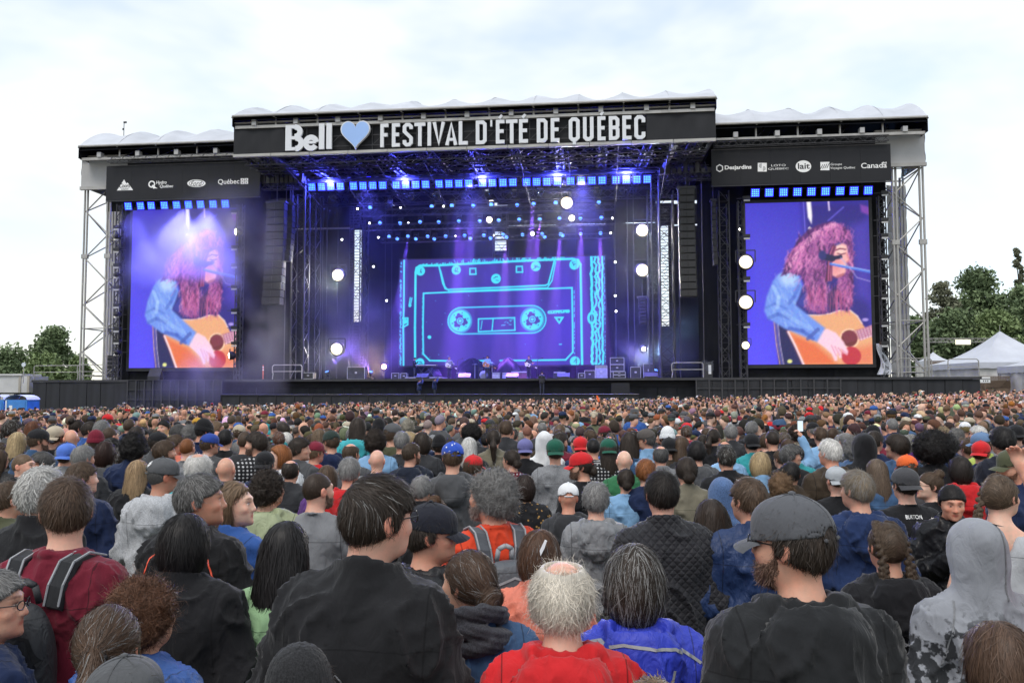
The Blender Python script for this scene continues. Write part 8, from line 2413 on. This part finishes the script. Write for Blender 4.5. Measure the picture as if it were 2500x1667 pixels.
def strip2(pts, w, n=10):
 """flat ribbon through 2-D points, finely cut so that it can follow cloth"""
 P = []
 for (a, b) in zip(pts[:-1], pts[1:]):
  for i in range(n): P.append((a[0] + (b[0] - a[0]) * i / n, a[1] + (b[1] - a[1]) * i / n))
 P.append(pts[-1])
 V, F = [], []
 for i, p in enumerate(P):
  q = P[min(i + 1, len(P) - 1)]; o_ = P[max(i - 1, 0)]
  d = Vector((q[0] - o_[0], q[1] - o_[1])).normalized()
  V += [(p[0] - d.y * w / 2, p[1] + d.x * w / 2), (p[0] + d.y * w / 2, p[1] - d.x * w / 2)]
  if i: F.append((2*i-2, 2*i-1, 2*i+1, 2*i))
 return V, F
def printed_text(parent, fn, body, x0, x1, z0, z1, m, bold=.02, lift=.004, arc=0.0):
 me, co, lo, hi = text_mesh(body, m, bold)
 s = (co - lo) / np.maximum(hi - lo, 1e-6)
 x = x0 + s[:, 0] * (x1 - x0); z = z0 + s[:, 1] * (z1 - z0) - arc * ((s[:, 0] - .5) * 2) ** 2
 y = drape_y(fn, x.astype(np.float32), z.astype(np.float32), lift=lift)
 me.vertices.foreach_set('co', np.stack([x, y, z], 1).astype(np.float32).ravel())
 me.materials.clear(); me.materials.append(m); me.update()
 return put('lettering', me, None, parent)
def tsdf(o):
 me = [c for c in o.children if c.name.split('.')[0] in ('t_shirt', 'tank_top', 'hooded_top', 'jacket', 'hoodie', 'sweater', 'coat', 'puffer')][0].data
 return BVHTree.FromPolygons([v.co for v in me.vertices], [tuple(p.vertices) for p in me.polygons])
def seed_of(o):
 return PEOPLE.index(o) % 3
mat('print_grey', (.30, .31, .33), .8, 0, 0); mat('print_dim', (.16, .165, .175), .8, 0, .3, 60); mat('stitch_tan', (.20, .16, .11), .8, 0, 0); mat('seam_black', (.008, .008, .009), .9, 0, 0)
printed_text(BURT, tsdf(BURT), 'BURTON', -.058, .052, 1.405, 1.432, M['print_white'])
f_ = tsdf(UNDER)
for pts in ([(-.018 + .035, 1.392), (-.010 + .035, 1.404), (.010 + .035, 1.404), (.018 + .035, 1.392)], [(-.018 + .035, 1.420), (-.010 + .035, 1.408), (.010 + .035, 1.408), (.018 + .035, 1.420)]):
 V_, F_ = strip2(pts, .007, 4); printed(UNDER, f_, V_, F_, M['print_grey'], 'emblem', .006)
f_ = tsdf(TALL)
V_, F_ = strip2([(-.20, 1.215), (-.07, 1.228), (.10, 1.225), (.21, 1.205)], .004, 14); printed(TALL, f_, V_, F_, M['seam_black'], 'seam', .002)
V_, F_ = strip2([(-.045, 1.262), (-.030, 1.278), (-.015, 1.262), (-.030, 1.246), (-.045, 1.262)], .0028, 4); printed(TALL, f_, V_, F_, M['print_dim'], 'emblem', .003)
f_ = tsdf(GREYW)
for pts in ([(-.20, 1.44), (-.06, 1.475), (.10, 1.46), (.19, 1.40)], [(-.10, 1.43), (-.112, 1.33)], [(.095, 1.40), (.068, 1.31)], [(-.09, 1.30), (-.085, 1.26)], [(.06, 1.29), (.055, 1.24)]):
 V_, F_ = strip2(pts, .009, 10); printed(GREYW, f_, V_, F_, M['strap_grey'], 'reflective_strip', .004)
f_ = tsdf(BRAID)
printed_text(BRAID, f_, 'SO', -.150, -.105, 1.262, 1.298, M['print_grey'], .02, .005)
printed_text(BRAID, f_, 'CHY', .085, .150, 1.245, 1.285, M['print_grey'], .02, .005)
printed_text(BRAID, f_, 'NIA', .035, .120, .985, 1.020, M['print_grey'], .02, .005)
rb_ = random.Random(4)
for k in range(46):
 a = rb_.uniform(0, 6.28); rr = rb_.uniform(.01, .062)
 x, z = rr * math.cos(a) * .9 - .01, 1.135 + rr * math.sin(a) * 1.5
 V_, F_ = strip2([(x, z), (x + rb_.uniform(-.025, .025), z + rb_.uniform(-.03, .03)), (x + rb_.uniform(-.03, .03), z + rb_.uniform(-.02, .02))], rb_.uniform(.003, .008), 4)
 printed(BRAID, f_, V_, F_, M['print_dim'], 'emblem', .003 + .0004 * k)
f_ = tsdf(DENIMW)
for pts in ([(-.19, 1.285), (0, 1.305), (.19, 1.285)], [(-.06, 1.30), (-.055, 1.10)], [(.10, 1.30), (.09, 1.10)]):
 for dx in (-.003, .003):
  V_, F_ = strip2([(a + (dx if pts[0][0] == pts[-1][0] or abs(pts[0][0] - pts[-1][0]) < .05 else 0), b + (dx if abs(pts[0][0] - pts[-1][0]) > .05 else 0)) for a, b in pts], .0018, 14)
  printed(DENIMW, f_, V_, F_, M['stitch_tan'], 'stitching', .003)
def scarf_fn(P):
 d = None
 for (z0, rr, tr, ph) in ((1.455, .105, .036, 0), (1.500, .096, .032, 2), (1.42, .115, .030, 4)):
  a = np.arctan2(P[0], P[1] + .03)
  r_ = np.sqrt(P[0] ** 2 + (P[1] + .03) ** 2)
  q = np.sqrt((r_ - rr) ** 2 + (P[2] - z0 + .02 * np.sin(a + ph) + .3 * (P[1] + .02)) ** 2) - tr
  d = q if d is None else sm(d, q, .012)
 return d + .006 * vnoise(P, 34, 8) + .003 * np.sin(P[2] * 260 + P[0] * 90)
V_, F_ = mesh_sdf(scarf_fn, axis_pts((-.19, .19, .008)), axis_pts((-.21, .16, .008)), axis_pts((1.33, 1.60, .008)))
put('scarf', np_mesh('scarf', V_, F_, M['cloth_heather'], True), None, DENIMW, col=(.045, .046, .055))
pony = [o for o in PEOPLE if 'ponytail tied' in o['label']][0]
b_ = put('hair_band', MB().tube([(.030 * math.cos(a), -.128 + .006 * math.sin(a), 1.640 + .028 * math.sin(a)) for a in np.linspace(0, 2 * math.pi, 13)], .009, 6), M['button_dark'], pony, True); b_.matrix_local = head_matrix(0)
clip = [o for o in PEOPLE if 'white clip' in o['label']][0]
put('hair_clip', MB().poly([(.022, 1.665), (.040, 1.70), (.052, 1.735), (.042, 1.74), (.018, 1.69)], -.135, -.125), M['print_white'], clip).matrix_local = head_matrix(0)
_cm = cap_parts('cap')[0][1]
capf = BVHTree.FromPolygons([v.co for v in _cm.vertices], [tuple(p.vertices) for p in _cm.polygons])
sunc = [o for o in PEOPLE if 'sun emblem' in o['label']][0]; star = [o for o in PEOPLE if 'white stars' in o['label']][0]
for k in range(12):
 a = 2 * math.pi * k / 12
 V_, F_ = strip2([(.012 * math.cos(a) - .01, 1.735 + .010 * math.sin(a)), (.026 * math.cos(a + .2) - .01, 1.735 + .022 * math.sin(a + .2))], .005, 3)
 o_ = printed(sunc, capf, V_, F_, M['print_white'], 'emblem', .003); o_.matrix_local = head_matrix(-40)
V_, F_ = strip2([(.010 * math.cos(a) - .01, 1.735 + .008 * math.sin(a)) for a in np.linspace(0, 2 * math.pi, 11)], .005, 1)
printed(sunc, capf, V_, F_, M['print_white'], 'emblem', .0035).matrix_local = head_matrix(-40)
for (x, z) in ((-.05, 1.735), (0, 1.755), (.045, 1.735), (-.02, 1.70), (.055, 1.70), (-.065, 1.69), (.02, 1.765)):
 V_, F_ = [], []
 for i in range(5):
  a = math.pi / 2 + i * 2 * math.pi / 5; V_ += [(x + .0085 * math.cos(a), z + .0085 * math.sin(a)), (x + .004 * math.cos(a + .63), z + .004 * math.sin(a + .63))]
 o_ = printed(star, capf, V_, [tuple(range(10))], M['print_white'], 'star', .003); o_.matrix_local = head_matrix(0)
f_ = tsdf(HOODG)
V_, F_ = strip2([(.035, 1.76), (.045, 1.68), (.050, 1.60), (.045, 1.53), (.05, 1.485)], .007, 10); printed(HOODG, f_, V_, F_, M['print_dim'], 'seam', .003)
for pts in ([(-.12, 1.47), (-.16, 1.36), (-.19, 1.24)], [(.12, 1.47), (.17, 1.36), (.2, 1.26)], [(-.05, 1.30), (-.08, 1.36), (0, 1.41), (.09, 1.36), (.07, 1.25)]):
 V_, F_ = strip2(pts, .006, 10); printed(HOODG, f_, V_, F_, M['print_dim'], 'seam', .003)
pip = [o for o in PEOPLE if 'red piping' in o['label']][0]; f_ = tsdf(pip)
for s in (-1, 1):
 V_, F_ = strip2([(s * .06, 1.45), (s * .13, 1.40), (s * .165, 1.30), (s * .15, 1.18)], .006, 10); printed(pip, f_, V_, F_, M['orange_plastic'], 'piping', .003)
 V_, F_ = strip2([(s * .165, 1.30), (s * .09, 1.22), (s * .05, 1.16)], .005, 10); printed(pip, f_, V_, F_, M['orange_plastic'], 'piping', .003)
def backpack(o, label, col, col2, text=None, pale=False):
 t = carried('backpack', label, 'backpack', o)
 def f(P):
  d = ellip(P, (0, -.235, 1.16), (.150, .095, .245))
  q = np.maximum(np.maximum(np.abs(P[0]) - .135, np.abs(P[2] - 1.15) - .225), np.abs(P[1] + .225) - .085)
  return smax(d, q, .03)
 V, F = mesh_sdf(f, axis_pts((-.17, .17, .010)), axis_pts((-.345, -.12, .010)), axis_pts((.89, 1.42, .010)))
 pk_ = bvh_of(V, F)
 put('pack', np_mesh('pack', V, F, M['cloth_shell'], True), None, t, col=col)
 def f2(P): return smax(ellip(P, (0, -.285, 1.07), (.125, .075, .15)), ellip(P, (0, -.20, 1.16), (.16, .20, .30)), .02)
 V, F = mesh_sdf(f2, axis_pts((-.14, .14, .010)), axis_pts((-.39, -.2, .010)), axis_pts((.90, 1.24, .010)))
 put('pocket', np_mesh('pocket', V, F, M['cloth_shell'], True), None, t, col=col2)
 pw = MB()
 V_, F_ = strip2([(-.13, 1.20), (-.10, 1.28), (0, 1.315), (.10, 1.28), (.13, 1.20)], .010, 8)
 printed(t, pk_, V_, F_, M['strap_grey' if pale else 'seam_black'], 'zip', .004)
 V_, F_ = strip2([(-.115, 1.12), (-.06, 1.19), (.06, 1.20), (.12, 1.14)], .006, 8)
 printed(t, pk_, V_, F_, M['strap_grey'], 'zip', .05)
 put('handle', MB().tube([(-.035, -.165, 1.36), (-.03, -.18, 1.415), (.0, -.185, 1.43), (.03, -.18, 1.415), (.035, -.165, 1.36)], .011, 8), M['strap_grey' if pale else 'case_black'], t, True)
 for s in (-1, 1):
  pts = [(s * .075, -.155, 1.345), (s * .085, -.150, 1.41), (s * .092, -.110, 1.478), (s * .096, -.04, 1.495), (s * .10, .04, 1.47), (s * .11, .115, 1.38), (s * .12, .14, 1.27)]
  V = []; F = []
  for i, p in enumerate(pts):
   V += [(p[0] - .028, p[1] - .006, p[2] + .004), (p[0] + .028, p[1] - .006, p[2] - .004), (p[0] + .028, p[1] + .012, p[2] - .016), (p[0] - .028, p[1] + .012, p[2] - .008)]
   if i:
    b = 4 * i
    F += [(b - 4 + k, b - 4 + (k + 1) % 4, b + (k + 1) % 4, b + k) for k in range(4)]
  put('strap', MB().add(V, F + [(3, 2, 1, 0), (len(V) - 4, len(V) - 3, len(V) - 2, len(V) - 1)]), M['cloth_plain'], t, False, col2)
  for dx in (-.026, .026):
   put('strap_edge', MB().tube([(p[0] + dx, p[1] - .008, p[2] + .004) for p in pts[:5]], .004, 5), M['strap_grey'], t)
 put('zip_pull', MB().tube([(-.03 + .012 * math.cos(a), -.372, 1.11 + .020 * math.sin(a)) for a in np.linspace(0, 6.28, 9)], .0028, 5), M['strap_grey'], t)
 if text: put_text(text, t, .02, .10, 1.085, 1.105, -.368, M['strap_grey'], 'lettering', .01)
 return t
backpack(MAROON, 'dark grey daypack with pale strap edges on the man in maroon', (.030, .031, .034), (.024, .025, .028), 'OSPREY')
backpack(CURLY, 'grey school-style backpack with pale loop handle on the curly-haired man', (.10, .11, .125), (.085, .092, .105), None, True)
t = carried('water_bottle', 'clear plastic bottle in the side pocket of the dark grey daypack', 'bottle', MAROON)
put('bottle', MB().lathe([(.030, 1.0), (.032, 1.02), (.032, 1.12), (.014, 1.15), (.013, 1.165)], 14, (-.165, -.20, -.04)), M['clear_cover'], t, True); put('cap', MB().lathe([(.016, 1.16), (.016, 1.185)], 12, (-.165, -.20, -.04)), M['toilet_roof'], t)
m_, n_, l_, b_ = new_mat('can_metal'); b_.inputs['Base Color'].default_value = (.75, .76, .78, 1); b_.inputs['Metallic'].default_value = .9; b_.inputs['Roughness'].default_value = .3
mat('can_dark', (.03, .028, .03), .35, .4, .1, 20); mat('phone_black', (.012, .012, .014), .3, 0, 0); emis('phone_screen', (.72, .85, .95), .9)
t = carried('drink_can', 'dark drink can with silver top held by the woman facing the camera', 'can', CANW)
put('can_body', MB().lathe([(.027, 0), (.033, .008), (.033, .105), (.029, .116)], 18, (0, .325, 1.255)), M['can_dark'], t, True)
put('can_top', MB().lathe([(.029, .1165), (.028, .122), (.024, .119)], 18, (0, .325, 1.255)), M['can_metal'], t, True)
put('can_lettering', MB().poly([(-.016, 1.285), (.012, 1.30), (.016, 1.335), (.006, 1.34), (-.004, 1.312), (-.014, 1.31)], .3592, .3600), M['orange_plastic'], t)
for o_, c, lab, yaw in ((PHONE, (.255, .275, 1.875), 'raised phone with a lit screen above the heads', 0), ([q for q in PEOPLE if 'holding up a phone' in q['label']][0], (.13, .36, 1.37), 'black phone held up at the left picture edge', 0)):
 t = carried('phone', lab, 'phone', o_)
 x, y, z = c
 put('case', MB().box(x - .037, x + .037, y, y + .009, z - .075, z + .075), M['phone_black'], t)
 put('display', MB().box(x - .033, x + .033, y - .0025, y - .0005, z - .062, z + .066), M['phone_screen'], t)
# ================================================================== the band and the crew
def SW(u, v): return S0 + U_AX * u + V_AX * v
def crew(px, v, h, label, z=DECK, face=180, **kw):
 u = uz(px, 900, v)[0]; p = SW(u, v)
 return person(p.x, p.y, h, label, z=z, face=face - math.degrees(STAGE_A), group=kw.pop('group', 'band on stage'), cat='person', **kw)
def guitar(o, label, acoustic=True):
 t = carried('guitar', label, 'guitar', o)
 M4 = Matrix.Translation((.06, .235, 1.06)) @ Matrix.Rotation(R(-20), 4, 'Y') @ Matrix.Rotation(R(180), 4, 'Z')
 s = 1.0 if acoustic else .82
 pts = [(-.24, 0), (-.235, .10), (-.18, .19), (-.08, .20), (.0, .15), (.06, .125), (.13, .145), (.21, .13), (.25, .06), (.255, 0)]
 pts = [(x * s, z * s) for x, z in pts] + [(x * s, -z * s) for x, z in pts[-2:0:-1]]
 d = .10 if acoustic else .045
 a = put('body', MB().poly(pts, -d / 2, d / 2), M['wood_orange' if acoustic else 'guitar_white'], t)
 b = put('neck', MB().box(.24 * s, .24 * s + .38, -d / 2 - .012, -d / 2 + .012, -.025, .025), M['bark'], t)
 c = put('headstock', MB().poly([(.24 * s + .38, -.03), (.24 * s + .54, -.045), (.24 * s + .54, .045), (.24 * s + .38, .03)], -d / 2 - .01, -d / 2 + .01), M['wood_orange' if acoustic else 'guitar_white'], t)
 e = put('sound_hole' if acoustic else 'pickguard', MB().lathe([(0, .004), (.052, .004), (.052, 0)], 18, (.07, -d / 2 - .001, 0), 'y'), M['ink'], t)
 for q in (a, b, c, e): q.matrix_local = M4 @ Matrix.Rotation(R(180), 4, 'Z') if False else M4
 return t
sg = crew(1190, 2.6, 1.80, 'long-haired singer in denim jacket playing an acoustic guitar on stage', hair='long_wide', hc='dark', top='jacket', tc='sky blue', pose='guitar', nod=14, hscale=1.12)
guitar(sg, 'orange acoustic guitar held by the singer')
bs = crew(1097, 3.0, 1.76, 'bassist with long fair hair in pale shirt left of the singer', hair='long', hc='light brown', top='sweater', tc='grey', pose='guitar', nod=14)
guitar(bs, 'pale bass guitar held by the long-haired bassist', False)
gt = crew(1291, 2.6, 1.78, 'guitarist in dark T-shirt and jeans right of the singer', hair='messy', hc='dark', top='tshirt', tc='charcoal', pose='guitar')
guitar(gt, 'white electric guitar held by the guitarist in dark T-shirt', False)
crew(1012, 4.9, 1.60, 'keyboard player in black bending over the keys', z=DECK + .2, face=-90, hair='messy', hc='dark', top='sweater', tc='black', pose='phone', nod=20)
kp = crew(1024, -1.0, 1.60, 'photographer in dark blue crouching below the stage lip', z=uz(1024, 924, -1.0)[1] - 1.64, face=-70, hair='short', hc='dark', top='jacket', tc='navy', pose='both_up', group='crew in the pit')
kp2 = crew(1061, -1.0, 1.62, 'photographer aiming a camera along the stage lip', z=uz(1061, 921, -1.0)[1] - 1.66, face=-80, hair='short', hc='black', top='jacket', tc='navy', pose='both_up', group='crew in the pit')
crew(1323, -.4, 1.72, 'stagehand in dark clothes leaning on the stage lip', z=uz(1323, 904, -.4)[1] - 1.76, face=0, hair='short', hc='dark', top='sweater', tc='charcoal', nod=20, group='crew in the pit')
for o_, lab in zip([q for q in PEOPLE if q['group'] == 'crew in the pit'], ('under the crouching photographer', 'under the photographer with the camera', 'under the leaning stagehand')):
 w_ = MSTAGE.inverted() @ o_.location
 t = thing('camera_riser', 'black riser ' + lab, 'riser', (w_.x, w_.y, -1.0))
 part('deck', MB().box(w_.x - .5, w_.x + .5, w_.y - .35, w_.y + .35, w_.z - .06, w_.z), M['deck_black'], t)
 for dx in (-.42, .42): bar_part('leg', (w_.x + dx, w_.y, -1.0), (w_.x + dx, w_.y, w_.z - .06), .04, M['dark_steel'], t)
def far(px, py, d, label, **kw):
 return hero(px, py, d / 1.3, label, full=False, group='stewards near the stage', **kw)
far(501, 975, 47, 'steward in dark blue with a cap left of another steward, by the barrier', hair='short', hc='brown', hat='cap', hatc='grey', top='jacket', tc='navy', face=150)
far(537, 975, 47, 'steward in dark blue without visible cap by the barrier', hair='short', hc='brown', top='jacket', tc='navy', face=160)
red = far(312, 978, 40, 'photographer in red shirt holding a camera overhead', hair='short', hc='dark', top='tshirt', tc='red', pose='both_up', face=180)
for o_, lab in ((red, 'camera raised overhead by the photographer in red'), (kp2, 'camera aimed by the photographer along the stage lip')):
 t = carried('photo_camera', lab, 'camera', o_)
 put('body', MB().box(-.075, .075, .24, .31, 1.70, 1.80), M['case_black'], t); put('lens', MB().lathe([(.035, -.14), (.04, -.02), (.04, .0)], 12, (0, .30, 1.75), 'y'), M['case_alu'], t)
far(291, 1003, 36, 'steward in hi-vis yellow jacket and black cap, back turned', hair='short', hc='dark', hat='beanie', hatc='black', top='jacket', tc='hi-vis yellow')
far(339, 994, 38, 'steward in hi-vis yellow bending right of the red-shirted photographer', hair='short', hc='brown', top='jacket', tc='hi-vis yellow', face=60, nod=20)
far(590, 980, 46, 'bearded steward in hi-vis yellow vest by the smoky side barrier', hair='short', hc='dark', top='tshirt', tc='hi-vis yellow', face=180, beard='dark')
far(1448, 966, 50, 'person raising an orange-sleeved arm near the front barrier', hair='short', hc='brown', top='jacket', tc='orange', pose='raise')
far(2320, 955, 44, 'man in coral red shirt standing tall before the platform end', hair='short', hc='dark', top='sweater', tc='salmon')
far(2247, 951, 46, 'blond woman on shoulders height near the platform end', hair='bob', hc='blond', top='jacket', tc='charcoal')
# ================================================================== theatrical haze inside the stage, and drifting smoke at one side
def smoke(name, label, u0, u1, v0, v1, z0, z1, dens, scale, col=(.8, .85, 1), soft=.25, lo=.35, hi=.75, aniso=.3):
 mb = MB().box(u0, u1, v0, v1, z0, z1)
 m = bpy.data.materials.new(name); m.use_nodes = True; M[name] = m
 n, l = m.node_tree.nodes, m.node_tree.links
 n.clear()
 out = n.new('ShaderNodeOutputMaterial')
 pv = n.new('ShaderNodeVolumePrincipled'); pv.inputs['Color'].default_value = (*col, 1); pv.inputs['Anisotropy'].default_value = aniso
 if scale:
  tc = n.new('ShaderNodeTexCoord')
  nz = n.new('ShaderNodeTexNoise'); nz.inputs['Scale'].default_value = scale; nz.inputs['Detail'].default_value = 3
  l.new(tc.outputs['Object'], nz.inputs['Vector'])
  mr = n.new('ShaderNodeMapRange'); mr.inputs[1].default_value = lo; mr.inputs[2].default_value = hi; mr.inputs[3].default_value = 0; mr.inputs[4].default_value = dens
  l.new(nz.outputs['Fac'], mr.inputs[0])
  sp = n.new('ShaderNodeSeparateXYZ'); l.new(tc.outputs['Generated'], sp.inputs[0])
  prev = mr.outputs[0]
  for ax in range(3):
   a = n.new('ShaderNodeMath'); a.operation = 'SUBTRACT'; a.inputs[0].default_value = .5; a.use_clamp = False
   b = n.new('ShaderNodeMath'); b.operation = 'SUBTRACT'; l.new(sp.outputs[ax], b.inputs[0]); b.inputs[1].default_value = .5
   c = n.new('ShaderNodeMath'); c.operation = 'ABSOLUTE'; l.new(b.outputs[0], c.inputs[0]); l.new(c.outputs[0], a.inputs[1])
   d = n.new('ShaderNodeMath'); d.operation = 'DIVIDE'; d.use_clamp = True; l.new(a.outputs[0], d.inputs[0]); d.inputs[1].default_value = soft
   e = n.new('ShaderNodeMath'); e.operation = 'MULTIPLY'; l.new(prev, e.inputs[0]); l.new(d.outputs[0], e.inputs[1]); prev = e.outputs[0]
  l.new(prev, pv.inputs['Density'])
 else:
  pv.inputs['Density'].default_value = dens
 l.new(pv.outputs[0], out.inputs['Volume'])
 t = bpy.data.objects.new(name, mb.mesh(name, m)); COL.objects.link(t)
 t.matrix_world = MSTAGE
 mark(t, label, 'smoke', None, 'stuff')
 return t
hu0, hu1 = uz(600, 700, 2)[0], uz(1870, 700, 0)[0]
smoke('stage_haze', 'thin bluish haze filling the stage under the main roof', hu0, hu1, -.35, 13.6, DECK + .02, bz - 1.0, .0030, 0)
su0, su1 = uz(285, 700, -1.2)[0], uz(720, 700, -1.2)[0]
smoke('drifting_smoke', 'pale smoke drifting in front of the smoky screen and speakers', su0, su1, -3.2, -.75, DECK - 2.5, slt + 1.5, 1.0, .16, (.9, .9, 1), .35, .45, .85)
a_, b_ = uz(690, 800, 5)[0], uz(1000, 800, 7)[0]
smoke('purple_smoke', 'violet lit smoke rolling over the cases between railing and cassette screen', a_, b_, 2.5, 11.0, DECK + .02, DECK + 8.5, .16, .22, (.9, .9, 1), .3, .40, .80)
a_, b_ = uz(1480, 800, 4)[0], uz(1730, 800, 3)[0]
smoke('pale_smoke', 'pale blue lit smoke over the rack cases and railing', a_, b_, 2.2, 9.0, DECK + .02, DECK + 6.0, .16, .25, (.9, .95, 1), .3, .40, .80)
